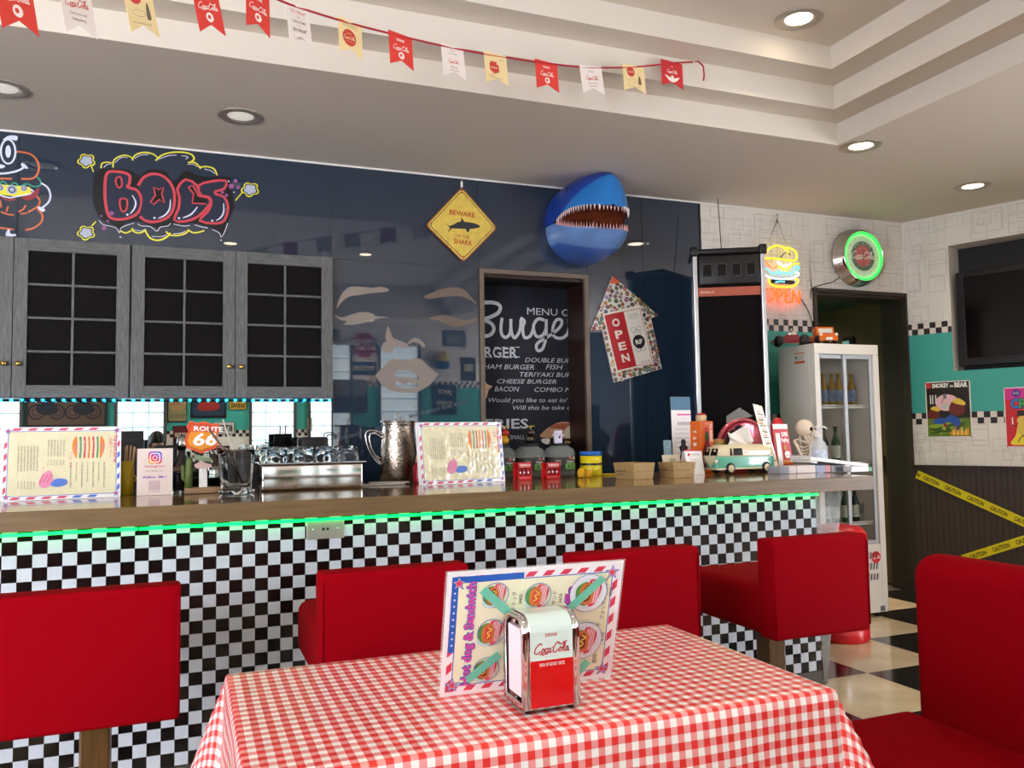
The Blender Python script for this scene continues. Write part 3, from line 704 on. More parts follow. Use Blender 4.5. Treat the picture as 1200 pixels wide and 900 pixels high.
# ================================================================== TABLE
TX0, TX1, TY0, TY1, TZ = .091, 1.235, 1.372, 2.003, .72
gm = bpy.data.materials.new('red_gingham'); gm.use_nodes = True; nt = gm.node_tree; b = nt.nodes['Principled BSDF']; u_, s_ = uvxy(nt); PX_, PY_ = .0275, .0300
def stripe(c, off, p): return mth(nt, 'LESS_THAN', mth(nt, 'FRACT', mth(nt, 'ADD', mth(nt, 'DIVIDE', c, p), off)), .5)
sx, sy = stripe(s_.outputs[0], 100.0, .0275), stripe(s_.outputs[1], 100.0, .0295)
f_ = mth(nt, 'MULTIPLY', mth(nt, 'ADD', sx, sy), .5)
ramp = node(nt, 'ShaderNodeValToRGB'); nt.links.new(f_, ramp.inputs[0]); cr = ramp.color_ramp; cr.interpolation = 'CONSTANT'
cr.elements[0].position = 0; cr.elements[0].color = (*srgb('F8F5F0'), 1); e = cr.elements.new(.4); e.color = (*srgb('F09C9A'), 1); cr.elements[-1].position = .9; cr.elements[-1].color = (*srgb('E8352F'), 1)
nt.links.new(ramp.outputs[0], b.inputs[0]); b.inputs['Roughness'].default_value = .28; b.inputs['Specular IOR Level'].default_value = .55
nn = node(nt, 'ShaderNodeTexNoise'); nn.inputs['Scale'].default_value = 9; nt.links.new(u_.outputs[0], nn.inputs[0]); bp = node(nt, 'ShaderNodeBump'); bp.inputs['Strength'].default_value = .35; bp.inputs['Distance'].default_value = .006; nt.links.new(nn.outputs[0], bp.inputs['Height']); nt.links.new(bp.outputs[0], b.inputs['Normal'])
MATS['gingham'] = gm
t = thing('dining_table', 'rectangular dining table hidden under the red checked cloth', 'table', ((TX0+TX1)/2, (TY0+TY1)/2, 0))
q = MB(); q.bx(TX0+.004, TX1-.004, TY0+.004, TY1-.004, TZ-.03, TZ-.0022, mat('table_board', '8C6A44', .5)); q.build('tabletop', t, world=True)
for x in (.45, .89):
    q = MB(); q.lathe([(.035, .02), (.035, TZ-.032)], BLACK, 20, (x, (TY0+TY1)/2, 0)); q.build('leg', t, world=True)
    q = MB(); q.bx(x-.05, x+.05, TY0+.08, TY1-.08, 0, .022, BLACK); q.build('foot', t, world=True, bevel=.006)
# cloth: an unfolded sheet in cloth coordinates (s, t), folded over the four edges, pointed flares at the corners
DR = .34; LX, LY = TX1-TX0, TY1-TY0; rr = .007
vs, uvs, fs = [], [], []
def cl_pt(s_, t_):
    """position of the cloth point (s, t): s along X, t along Y, zero at the front-left corner of the table"""
    dx = -s_ if s_ < 0 else (s_-LX if s_ > LX else 0); dy = -t_ if t_ < 0 else (t_-LY if t_ > LY else 0)
    sx_ = -1 if s_ < 0 else 1; sy_ = -1 if t_ < 0 else 1
    x = TX0+min(max(s_, 0), LX); y = TY0+min(max(t_, 0), LY); z = TZ
    if dx == 0 and dy == 0: return (x, y, z+.0008*math.sin(s_*9)*math.sin(t_*11))
    wav = .004*math.sin((s_ if dx == 0 else t_)*17)
    if dx > 0 and dy > 0:      # corner: cloth hangs from the corner point as a diagonal fold
        dd = math.hypot(dx, dy); an = math.atan2(dy, dx); k = abs(an-math.pi/4)/(math.pi/4)
        drop = dd*(.90+.05*k); out = dd*.30*(1-k**1.5)
        bx_, by_ = (dx*.10+out*.78), (dy*.10+out*.78)
        return (x+sx_*(bx_+.002), y+sy_*(by_+.002), z-drop)
    d = max(dx, dy); o_ = rr*(1-math.exp(-d/rr))+d*.06+wav*min(1, d/.1); dz = d-rr*.4*(1-math.exp(-d/rr))
    return (x+(sx_*o_ if dx else 0), y+(sy_*o_ if dy else 0), z-dz)
SS = [-DR+DR*k/14 for k in range(14)]+[-.009, -.005, -.002]+[LX*k/40 for k in range(41)]+[LX+.002, LX+.005, LX+.009]+[LX+DR*(k+1)/14 for k in range(14)]
TT = [-DR+DR*k/14 for k in range(14)]+[-.009, -.005, -.002]+[LY*k/26 for k in range(27)]+[LY+.002, LY+.005, LY+.009]+[LY+DR*(k+1)/14 for k in range(14)]
for y in TT:
    for x in SS: vs.append(cl_pt(x, y)); uvs.append((x+.004, y+.007))
n_ = len(SS)
for j in range(len(TT)-1):
    for i in range(n_-1): fs.append((j*n_+i, j*n_+i+1, (j+1)*n_+i+1, (j+1)*n_+i))
me = bpy.data.meshes.new('tablecloth'); me.from_pydata(vs, [], fs); me.materials.append(gm); l = me.uv_layers.new(name='UVMap')
for p in me.polygons:
    p.use_smooth = True
    for li, vi in zip(p.loop_indices, p.vertices): l.data[li].uv = uvs[vi]
o = bpy.data.objects.new('tablecloth', me); COL.objects.link(o); tag(o, 'red and white gingham tablecloth draped over the dining table', 'tablecloth')
md = o.modifiers.new('solid', 'SOLIDIFY'); md.thickness = .0012; md.offset = 1
TZC = TZ+.0015

# --- napkin holder
NAPX, NAPY = .594, 1.476; NW, ND, NH = .118, .100, .172
t = thing('napkin_dispenser', 'chrome napkin dispenser with a red and white enamel face on the checked cloth', 'napkin holder', (.653, 1.476, TZC+.008))
RC = .03
def nprof(w, d, h, r, n=6):
    """side profile of the bent body in (y, z): front foot, up, round, over, down the back"""
    p = [(0, 0)]+[(r-r*math.cos(R(90*k/n)), h-r+r*math.sin(R(90*k/n))) for k in range(n+1)]+[(d-r+r*math.sin(R(90*k/n)), h-r+r*math.cos(R(90*k/n))) for k in range(n+1)]+[(d, 0)]
    return p
def shell(w0, w1, out, m, r=RC):
    pr = nprof(0, ND, NH, r); ce = (ND/2, NH/2); q = MB(); pts = [((y-ce[0])*(1+out/ce[0])+ce[0], z*(1+out/NH)) for y, z in pr]; n = len(pts)
    vs = [(w0, y, z) for y, z in pts]+[(w1, y, z) for y, z in pts]; q.add(vs, [(k, k+1, n+k+1, n+k) for k in range(n-1)], m, True); return q
q = shell(-NW/2+.012, NW/2-.012, 0, CHROME); q.build('body', t, solid=.003)
for s in (-1, 1):
    q = shell(s*(NW/2-.013), s*NW/2, .001, CHROME, .032); pr = [((y-ND/2)*1.02+ND/2, z*1.005) for y, z in nprof(0, ND, NH, .032)]; inn = [((y-ND/2)*.80+ND/2, .012+z*.88) for y, z in nprof(0, ND, NH, .032)]
    n = len(pr); q.add([(s*NW/2, y, z) for y, z in pr]+[(s*(NW/2-.001), y, z) for y, z in inn], [(k, k+1, n+k+1, n+k) for k in range(n-1)]+[(0, n, 2*n-1, n-1)], CHROME, True)
    q.build('end_frame', t, solid=.0015)
    q = MB(); q.bx(s*(NW/2-.016), s*(NW/2-.004), .014, ND-.014, .018, NH*.86, mat('napkin_paper', 'F2DDE2', .8, bump=.2, bscale=30)); q.build('napkins', t, bevel=.002)
q = MB(); q.bx(-NW/2+.004, NW/2-.004, .004, ND-.004, .001, .006, CHROME); q.build('bottom_plate', t)
for x in (-.045, .045):
    for y in (.012, ND-.012): q = MB(); q.lathe([(.006, -.008), (.0075, 0), (.0075, .002)], BLACK, 12, (x, y, 0)); q.build('rubber_foot', t)
ER = mat('enamel_red', 'C8000C', .12, spec=.6); EW = mat('enamel_pale_green', 'CFE0D8', .12, spec=.6); INKR = mat('ink_red', 'B5121B', .3)
hw = NW/2-.0145
def face_map(u, v, z):      # v = distance along the bent sheet from the bottom of the front face
    o_ = .0022+z
    if v < NH-RC: return Vector((u, -o_, v))
    a = (v-(NH-RC))/(RC+o_); mx = math.pi/2
    if a < mx: return Vector((u, RC-(RC+o_)*math.cos(a), NH-RC+(RC+o_)*math.sin(a)))
    d = (a-mx)*(RC+o_)
    dmax = ND-2*RC
    if d < dmax: return Vector((u, RC+d, NH+o_))
    a2 = (d-dmax)/(RC+o_); return Vector((u, ND-RC+(RC+o_)*math.sin(min(a2, mx)), NH-RC+(RC+o_)*math.cos(min(a2, mx))))
A = Art(lift=.0); A.map = face_map; A.step = .00015
A.rect(-hw, .003, hw, .0905, ER)
N_ = 26; v0, v1 = .0905, NH-RC+2*RC*math.pi/2+(ND-2*RC)+.01
A.faces([(s*hw, v0+(v1-v0)*k/N_) for k in range(N_+1) for s in (-1, 1)], [(2*k, 2*k+1, 2*k+3, 2*k+2) for k in range(N_)], EW)
A.z += .0003
A.text('DRINK', 0, .134, .0065, INKR, align='C', w=.026, bold=.01); A.coke(0, .1115, .077, INKR); A.text('REG. U.S. PAT. OFF.', 0, .0955, .0025, mat('ink_faint', 'C58C8C', .4), align='C'); A.text('SIGN OF GOOD TASTE', 0, .0795, .0062, mat('ink_white', 'F4F1EC', .4), align='C', w=.052, bold=.005)
A.build('enamel_face', t)

# --- laminated menu card on the table, leaning behind the napkin dispenser
WHP = mat('menu_white', 'F0EEEE', .22, spec=.5, bump=.05, bscale=14); CRP = mat('menu_cream', 'EDEBC8', .22, spec=.5, bump=.06, bscale=14)
MBL = mat('menu_blue', '2A5FB8', .3); MRD = mat('menu_red', 'D93B55', .3); MPK = mat('menu_pink', 'E0489A', .3); INK = mat('ink_black', '1E1C22', .4)
def border(A, w, h, bl_first=True, cream=CRP, m_=.012):
    """white sheet with a red-striped and blue border, corner stars and a cream field"""
    A.rect(0, 0, w, h, WHP)
    bw = m_*1.5; x0, y0, x1, y1 = m_*.8, m_*.8, w-m_*.8, h-m_*.8
    def bars(ax, a0, a1, c0, c1):
        n = int((a1-a0)/(bw*1.9)); st = (a1-a0)/n
        for k in range(n):
            s0 = a0+st*k; s1 = s0+st*.5; sk = st*.25
            pts = [(s0, c0), (s1, c0), (s1+sk, c1), (s0+sk, c1)]
            A.poly(pts if ax == 'x' else [(q, p) for p, q in pts], MRD); A.z -= A.step
        A.z += A.step
    bars('x', x0, x1-.02, y1-bw*.62, y1); bars('x', x0, x1-.02, y0, y0+bw*.62); bars('y', y0, y1-.02, x1-bw*.62, x1); bars('y', y0, y1-.02, x0, x0+bw*.62)
    return x0+bw*.8, y0+bw*.8, x1-bw*.8, y1-bw*.8
pA, pB = P(515, 817, Z=TZC+.001), P(715, 793, Z=TZC+.001)
mw = (pB-pA).length; ux = (pB-pA).normalized(); lean = Vector((-ux.y, ux.x, 0))
# height and lean from the upper edge
best = None
for ln in [k*.01 for k in range(-60, 90)]:
    vv = (Vector((0, 0, 1))+lean*ln).normalized(); n3 = ux.cross(vv); c3 = []
    for px in ((523, 671), (731, 657)):
        d = ray(*px); k = (pA-CAM).dot(n3)/d.dot(n3); q_ = CAM+d*k-pA; c3.append((q_.dot(ux), q_.dot(vv)))
    er = abs(c3[0][0])+abs(c3[1][0]-mw)
    if best is None or er < best[0]: best = (er, ln, vv, c3)
vv = best[2]; mh = (best[3][0][1]+best[3][1][1])/2
t = thing('menu_card', 'laminated hot dog menu leaning behind the napkin dispenser on the checked table', 'menu', pA)
A = Art(pA, ux, vv, lift=.0012)
b0x, b0y, b1x, b1y = border(A, mw, mh)
A.rect(.010, mh*.36, .024, mh-.010, MBL); A.rect(.010, mh-.024, mw*.42, mh-.010, MBL)
A.rect(b0x-.002, b0y-.002, b1x+.002, b1y+.002, MBL); A.rect(b0x, b0y, b1x, b1y, CRP)
for u, v in ((.024, .024), (.024, mh-.024), (mw-.024, .024), (mw-.024, mh-.024)): A.star(u, v, .0175, MBL); A.star(u, v, .0125, WHP); A.star(u, v, .0105, MRD)
r_ = random.Random(3)
for k in range(9): A.star(.017, mh*.42+k*mh*.052, .003, WHP)
def vt(txt, u, v, h, m, w=None, bold=0, m2=None, rot=90):
    if m2: A.text(txt, u, v, h, m2, w=w, rot=rot, bold=bold+.06, align='C'); A.z += .00005
    A.text(txt, u, v, h, m, w=w, rot=rot, bold=bold, align='C')
vt('Hot dog & Sandwich', .155*mw, mh*.5, .0185, MPK, w=mh*.84, bold=.02, m2=MBL)
vt('Waffle', .715*mw, mh*.66, .018, MPK, w=.09, bold=.02, m2=MBL)
for u, v, s1, s2 in ((.385, .70, 'ホットドッグ', '¥400'), (.615, .68, 'クラブサンド', '¥650'), (.915, .70, 'アメリカンワッフル', '¥850'), (.895, .32, '超特ベーコンサンド', '¥700')):
    vt(s1, u*mw, mh*v, .0085, INK, w=len(s1)*.0105); vt(s2, (u+.034)*mw, mh*(v+.05), .0075, INK)
FOOD = [mat('f_bun', 'C9713A', .4), mat('f_meat', '6E2F1C', .4), mat('f_lett', '4C8C3C', .4), mat('f_red', 'D23A35', .4), mat('f_yel', 'E2C24A', .4), mat('f_plate', 'DDE2E6', .4), mat('f_pale', 'BFD6D8', .4)]
def dish(u, v, r, seed, plate=False):
    q = random.Random(seed)
    if plate: A.circ(u, v, r*1.25, MBL); A.circ(u, v, r*1.22, FOOD[5]); A.ring(u, v, r*.95, r*.04, FOOD[6])
    else: A.ring(u+r*.1, v, r*1.02, r*.05, MBL); A.blob([(u-r*.9, v-r*.7), (u-r*.2, v-r*1.05), (u+r*.1, v-r*.4), (u-r*.5, v-r*.1)], FOOD[6])
    A.blob([(u+r*.1, v+r*.9), (u+r*.85, v+r*.5), (u+r*.6, v-r*.6), (u+r*.1, v-r*.9), (u-r*.1, v)], MRD)
    for k in range(5): A.stroke([(u+r*(.25+.12*k), v+r*.8), (u+r*(.1+.12*k), v-r*.7)], r*.05, WHP)
    A.blob([(u-r*.75, v-r*.5), (u-r*.8, v+r*.4), (u-r*.1, v+r*.75), (u+r*.1, v), (u-r*.1, v-r*.8)], FOOD[2])
    A.blob([(u-r*.5, v-r*.6), (u-r*.55, v+r*.4), (u, v+r*.7), (u+r*.35, v+r*.2), (u+r*.2, v-r*.7)], FOOD[0])
    A.blob([(u-r*.3, v-r*.5), (u-r*.3, v+r*.3), (u+r*.05, v+r*.5), (u+r*.12, v-r*.4)], FOOD[1] if seed % 2 else FOOD[3])
    A.stroke([(u-r*.3+r*.1*q.random(), v-r*.4), (u, v-r*.2), (u-r*.2, v), (u+.1*r, v+r*.2), (u-r*.15, v+r*.4)], r*.1, FOOD[4])
dish(.26*mw, mh*.80, .027, 1); dish(.25*mw, mh*.50, .029, 2); dish(.24*mw, mh*.20, .027, 3); dish(.50*mw, mh*.77, .028, 4)
dish(.80*mw, mh*.76, .034, 5, True); dish(.80*mw, mh*.36, .034, 7, True)
TAPE = mat('green_tape', '6FD3B4', .4, alpha=.82)
for u0, v0_, u1, v1_ in ((.19, .86, .37, .62), (.14, .13, .31, .32), (.69, .64, .88, .88), (.78, .08, .84, .18)): A.stroke([(u0*mw, v0_*mh), (u1*mw, v1_*mh)], .018, TAPE)
A.build('print', t, world=True)
q = MB(); Mm = Matrix((ux, ux.cross(vv)*-1, vv)).transposed(); q.box(pA+ux*mw/2+vv*mh/2, (mw, .0014, mh), WHP, Mm); q.build('sheet', t, world=True)
q = MB(); q.box(pA+ux*mw/2+vv*mh/2-ux.cross(vv)*.0002, (mw+.008, .0006, mh+.006), mat('laminate_film', 'FFFFFF', .05, alpha=.18, spec=.6), Mm); q.build('laminate', t, world=True)

# ================================================================== ON THE BACK WALL
def wallart(Y=YB, lift=.0006):
    A = Art((0, Y, 0), (1, 0, 0), (0, 0, 1), lift=lift); return A
def W2(pts, Y=YB): return [(p.x, p.z) for p in (P(x, y, Y=Y) for x, y in pts)]
def zr(x0, y0, k): return lambda pts: [(x0+x/k, y0+y/k) for x, y in pts]
YEL = mat('paint_yellow', 'E3DE3C', .5); PRED = mat('paint_red', 'C9444E', .5); PBLK = mat('paint_black', '0D0B0C', .45); PWH = mat('paint_white', 'D9DEF2', .5); PGR = mat('paint_grey', 'AEB6CC', .5)
PUR = mat('paint_purple', '93538F', .5); PNV = mat('paint_navy', '20263B', .45); ORG = mat('paint_orange', 'CE6A3C', .5); GRN = mat('paint_green', '2E9C78', .5)
g1 = zr(90, 160, 1200/230)
t = thing('graffiti_lettering', 'painted red bubble lettering on the navy panel in a yellow cloud outline, above the cabinets', 'wall painting', P(185, 230, Y=YB))
A = wallart(); px = 1/180.0
A.blob(W2(g1([(120, 210), (200, 195), (330, 205), (380, 240), (440, 200), (540, 210), (595, 275), (665, 205), (745, 240), (860, 245), (940, 250), (945, 330), (962, 420), (930, 510), (890, 600), (850, 570), (780, 545), (700, 530), (590, 545), (480, 560), (390, 520), (300, 530), (260, 575), (235, 545), (150, 510), (105, 430), (95, 320)])), PBLK, 3)
def ls(pts, w, m, closed=False, k=4, sm=True): A.stroke(W2(g1(pts)), w*px, m, k, closed, sm=sm)
def lb(pts, m, k=4): A.blob(W2(g1(pts)), m, k)
Bp = [(185, 225), (250, 215), (320, 235), (320, 290), (310, 310), (370, 330), (398, 400), (370, 470), (290, 505), (205, 495), (178, 420), (172, 320)]
lb(Bp, PNV); ls(Bp, 2.6, PRED, True)
Op = [(375, 300), (410, 250), (470, 228), (540, 250), (590, 320), (595, 420), (560, 490), (480, 522), (420, 515), (385, 488), (400, 400), (395, 340)]
lb(Op, PNV); ls(Op[:9]+[(385, 488)], 2.6, PRED)
Lp = [(615, 320), (665, 262), (735, 300), (760, 370), (820, 385), (800, 430), (740, 490), (660, 520), (595, 510), (622, 440), (628, 370)]
lb(Lp, PNV, 2); ls(Lp, 2.4, PRED, True, 2)
Tp = [(745, 300), (820, 275), (912, 270), (900, 320), (850, 335), (850, 352), (900, 370), (925, 430), (905, 510), (850, 532), (750, 515), (800, 460), (822, 410), (810, 370), (760, 360)]
lb(Tp, PNV, 2); ls(Tp, 2.4, PRED, True, 2)
for p in ([(242, 255), (270, 250), (275, 300), (255, 312), (240, 285)], [(265, 385), (305, 385), (305, 440), (285, 460), (268, 440)]): lb(p, PBLK, 3); ls(p, 1.6, PRED, True, 3)
xp = [(470, 310), (500, 325), (530, 312), (520, 350), (535, 405), (505, 385), (470, 415), (452, 400), (480, 360)]
A.poly(W2(g1(xp)), PBLK); ls(xp, 1.4, PRED, True, 1, False)
A.poly(W2(g1([(682, 310), (710, 300), (745, 365), (805, 380), (790, 410), (710, 405), (712, 355)])), PBLK); ls([(682, 310), (710, 300), (745, 365), (815, 378), (815, 430)], 1.6, PRED, False, 1, False); ls([(682, 312), (714, 350), (706, 408), (790, 412)], 1.6, PRED, False, 1, False)
for p in ([(338, 358), (360, 400), (352, 440), (325, 474)], [(572, 385), (568, 440), (540, 480), (498, 500)], [(738, 430), (700, 475), (648, 498)], [(897, 408), (898, 460), (880, 495), (852, 514)]): A.stroke(W2(g1(p)), 1.5*px, PWH, 4, taper=True)
for x, y in ((309, 478), (475, 498), (625, 500), (828, 515)): A.circ(*W2(g1([(x, y)]))[0], 1.1*px, PWH, 12)
for p, w in (([(148, 195), (155, 165), (185, 158), (215, 162)], 1.2), ([(222, 190), (225, 150), (255, 125), (300, 115), (338, 132), (342, 148)], 1.3), ([(338, 140), (365, 110), (420, 97), (470, 110), (495, 132)], 1.4),
             ([(482, 148), (520, 115), (580, 98), (650, 97), (700, 110), (717, 135), (700, 155), (680, 160)], 1.5), ([(680, 160), (720, 160), (745, 180), (757, 198)], 1.4), ([(752, 188), (800, 185), (840, 200), (858, 238)], 1.4),
             ([(268, 578), (300, 590), (335, 575)], 1.4), ([(338, 560), (350, 582), (385, 590), (425, 572)], 1.4), ([(420, 580), (450, 622), (500, 635), (550, 615), (572, 590)], 1.6), ([(545, 580), (570, 602), (620, 605), (665, 592), (685, 570)], 1.5), ([(678, 570), (710, 588), (750, 585), (780, 575)], 1.4)):
    ls(p, w, YEL)
for p in ([(165, 190), (185, 172), (210, 170)], [(235, 160), (270, 130), (310, 128)], [(355, 135), (390, 115), (440, 110)], [(500, 140), (560, 118), (610, 115)], [(640, 118), (680, 125), (665, 140)], [(675, 170), (715, 172), (738, 188)], [(780, 200), (820, 210), (845, 228)],
          [(135, 512), (160, 538), (200, 548), (240, 560), (262, 590), (270, 560), (310, 542), (350, 530)], [(372, 535), (400, 548), (450, 552), (490, 580), (510, 555), (555, 548), (575, 530)], [(590, 535), (650, 548), (690, 545)], [(720, 540), (760, 552), (800, 560)], [(830, 570), (870, 590), (884, 615), (905, 580), (922, 530)], [(350, 570), (390, 578), (420, 566)], [(460, 612), (520, 612), (550, 600)], [(590, 596), (640, 590), (665, 578)]):
    ls(p, .6, PWH)
for x, y, r in ((213, 470, 2.1), (150, 487, 1.1), (190, 518, 1.3), (168, 560, 2.2), (945, 305, 2.7), (970, 272, 1.9), (985, 312, 1.9), (890, 342, 1.6), (915, 360, 1.5), (267, 615, .8), (882, 635, .8), (928, 275, .9), (960, 342, .8)): A.circ(*W2(g1([(x, y)]))[0], r*px, PUR if y > 240 and r > .9 else PWH, 12)
for cx, cy, tail in ((60, 150, [(88, 178), (102, 218)]), (58, 590, [(95, 545), (118, 520)]), (1060, 325, [(1010, 345), (970, 392)])):
    q = random.Random(int(cx)); fl5 = []
    for k in range(30):
        a = 6.283*k/30; rr = 40+15*abs(math.sin(2.5*a+.4)); fl5.append((cx+rr*math.cos(a)*1.05, cy+rr*math.sin(a)*.85))
    A.blob(W2(g1(fl5)), YEL); A.blob(W2(g1([(cx+(x-cx)*.84, cy+(y-cy)*.84) for x, y in fl5])), PBLK); A.blob(W2(g1([(cx+(x-cx)*.68, cy+(y-cy)*.68) for x, y in fl5])), PGR)
    ls([(cx+(tail[0][0]-cx)*.9, cy+(tail[0][1]-cy)*.9)]+tail, 1.0, YEL)
A.build('paint', t, world=True)
# the painted burger at the left edge
t = thing('burger_drawing', 'painted face burger outline in orange and green, cut by the left edge of the photo', 'wall painting', P(10, 215, Y=YB)); A = wallart(); g2 = zr(0, 150, 771/120); px2 = 1/180.
def l2(pts, w, m, closed=False): A.stroke(W2(g2(pts)), w*px2, m, 4, closed)
l2([(-150, 260), (-120, 190), (-60, 165), (0, 158)], 1.6, ORG); l2([(115, 178), (190, 185), (250, 210), (290, 270), (285, 340), (245, 380), (160, 382)], 1.7, ORG); l2([(90, 382), (0, 380), (-100, 375), (-150, 320), (-150, 260)], 1.7, ORG)
l2([(-120, 430), (-60, 400), (0, 420), (20, 400), (70, 435), (110, 412), (150, 440), (200, 420), (250, 440), (300, 435), (305, 400), (278, 368)], 1.3, GRN)
A.poly(W2(g2([(-100, 440), (0, 425), (120, 435), (225, 445), (240, 490), (140, 520), (0, 500), (-100, 500)])), YEL)
for x, y, r in ((90, 465, 28), (180, 455, 18), (0, 450, 20)): c = W2(g2([(x, y)]))[0]; A.circ(*c, r*px2/6.4, PGR, 16); A.ring(*c, r*px2/6.4*.7, r*px2/6.4*.25, PNV, 16)
l2([(0, 505), (70, 525), (130, 515), (250, 490), (230, 460)], 1.2, PWH)
A.blob(W2(g2([(160, 520), (230, 500), (290, 450), (292, 490), (250, 535), (195, 545)])), mat('paint_dark_red', '8E2A33', .5)); A.blob(W2(g2([(0, 510), (60, 535), (125, 530), (100, 548), (40, 545)])), mat('paint_dark_red'))
l2([(275, 515), (300, 545), (285, 590), (210, 635)], 1.5, ORG); l2([(280, 608), (318, 655), (310, 710), (250, 755), (190, 768)], 1.6, ORG); l2([(105, 765), (0, 752), (-100, 740)], 1.6, ORG)
l2([(8, 632), (60, 650), (105, 655)], 1.5, ORG); l2([(155, 648), (205, 640)], 1.4, ORG); l2([(140, 632), (175, 612), (195, 582)], 1.4, ORG); l2([(48, 630), (62, 590)], 1.4, ORG); l2([(0, 540), (10, 600)], 1.4, ORG)
l2([(310, 415), (360, 450), (380, 510), (365, 560), (320, 600)], 1.6, PWH); A.blob(W2(g2([(285, 592), (320, 600), (342, 620), (318, 632), (290, 610)])), PWH)
A.stroke(W2(g2([(-40, 345), (60, 340), (140, 320), (190, 290)])), 1.8*px2, PWH, 4); A.blob(W2(g2([(160, 268), (190, 275), (212, 305), (190, 305), (165, 290)])), PWH); A.blob(W2(g2([(-60, 275), (10, 275), (40, 290), (10, 305), (-60, 300)])), PWH)
c = W2(g2([(62, 178)]))[0]; A.ring(*c, .037, .009, PWH, 32, ry=.068); A.circ(*c, .0125, PWH, 20, ry=.033)
A.blob(W2(g2([(25, 85), (70, 58), (130, 62), (125, 95), (75, 85), (30, 92)])), PWH)
A.blob(W2(g2([(58, 768), (75, 768), (78, 795), (118, 800), (115, 815), (45, 812)])), PWH)
A.build('paint', t, world=True)

# vinyl silhouettes
TAU = mat('taupe_vinyl', '857B72', .55)
g3 = zr(380, 330, 4.5)
for lab, pts in (('taupe vinyl moustache with one long drooping end, nearest the cabinets at the top', [(65, 145), (75, 100), (100, 55), (135, 28), (200, 28), (250, 32), (300, 28), (338, 38), (335, 52), (290, 58), (240, 62), (180, 72), (130, 80), (90, 110)]),
                 ('taupe vinyl wavy moustache above the stop sign reflection', [(55, 175), (90, 190), (130, 178), (180, 163), (225, 162), (262, 172), (270, 182), (345, 188), (300, 192), (260, 200), (210, 218), (150, 228), (100, 225), (120, 212), (80, 200)]),
                 ('brown vinyl moustache close to the menu doorway, upper one', [(525, 80), (560, 62), (610, 42), (680, 30), (730, 38), (765, 70), (805, 122), (770, 98), (720, 78), (660, 78), (600, 85), (550, 92)]),
                 ('brown vinyl moustache close to the menu doorway, lower wavy one', [(550, 195), (600, 180), (650, 178), (700, 195), (750, 205), (800, 192), (790, 215), (740, 232), (690, 238), (640, 222), (600, 205)])):
    t = thing('vinyl_sticker', lab, 'sticker', P(*g3([pts[0]])[0], Y=YB), group='vinyl stickers on the navy panel'); A = wallart(lift=.0012); A.blob(W2(g3(pts)), TAU if 'taupe' in lab else mat('brown_vinyl', '6B5C50', .55), 3); A.build('film', t, world=True)
t = thing('vinyl_sticker', 'taupe vinyl villain moustache and brow stuck over the window reflection', 'sticker', P(*g3([(350, 330)])[0], Y=YB), group='vinyl stickers on the navy panel'); A = wallart(lift=.0012)
A.blob(W2(g3([(335, 235), (350, 265), (362, 295), (400, 312), (440, 328), (438, 350), (410, 348), (380, 338), (365, 350), (360, 372), (320, 372), (305, 345), (312, 322), (328, 315), (322, 290)])), TAU, 3)
A.blob(W2(g3([(440, 320), (470, 298), (500, 302), (522, 322), (532, 340), (522, 348), (500, 328), (470, 320), (448, 330)])), TAU, 3); A.build('film', t, world=True)
t = thing('vinyl_sticker', 'taupe vinyl pair of parted lips, largest of the stickers', 'sticker', P(*g3([(430, 500)])[0], Y=YB), group='vinyl stickers on the navy panel'); A = wallart(lift=.0012)
up = W2(smooth_pts(g3([(268, 495), (310, 450), (360, 408), (400, 408), (430, 418), (460, 406), (510, 410), (560, 455), (602, 492)]), 4)); lo = W2(smooth_pts(g3([(268, 495), (310, 550), (370, 580), (430, 586), (500, 578), (560, 540), (602, 492)]), 5))
i1 = W2(smooth_pts(g3([(372, 482), (395, 470), (430, 468), (470, 478), (500, 502)]), 4)); i2 = W2(smooth_pts(g3([(372, 500), (410, 505), (440, 505), (500, 512)]), 4))
j1 = W2(smooth_pts(g3([(375, 530), (405, 532), (430, 545), (450, 528), (470, 545), (492, 532)]), 4)); j2 = W2(smooth_pts(g3([(378, 552), (410, 562), (440, 563), (470, 560), (492, 548)]), 4))
A.poly(up+i1[::-1]+[up[0]][:0] if False else up+[i1[-1]]+i1[::-1][1:], TAU); A.z -= A.step
A.poly(i2+[j1[-1]]+j1[::-1][1:], TAU); A.z -= A.step
A.poly(lo+[j2[-1]]+j2[::-1][1:], TAU); A.z -= A.step
A.poly([up[0], i1[0], i2[0], j1[0], j2[0]], TAU); A.z -= A.step; A.poly([up[-1], i1[-1], i2[-1], j1[-1], j2[-1]], TAU); A.build('film', t, world=True)
# half-hidden lettering stickers low on the navy panel
t = thing('vinyl_sticker', 'faint slanting line of lettering low on the navy panel behind the steel jug', 'sticker', P(470, 495, Y=YB), group='vinyl stickers on the navy panel'); A = wallart(lift=.0012); FT = mat('faint_vinyl', '46525A', .4)
a_ = P(480, 490, Y=YB); A.text('and behind that smile', a_.x, a_.z, .028, FT, w=.38, rot=14, bold=.02); a_ = P(398, 516, Y=YB); A.text('Beneath this mask', a_.x, a_.z, .028, FT, w=.3, rot=14, bold=.02); A.build('film', t, world=True)
t = thing('shield_outline', 'white outline shield sticker low on the panel, just left of the steel jug handle', 'sticker', P(440, 520, Y=YB))

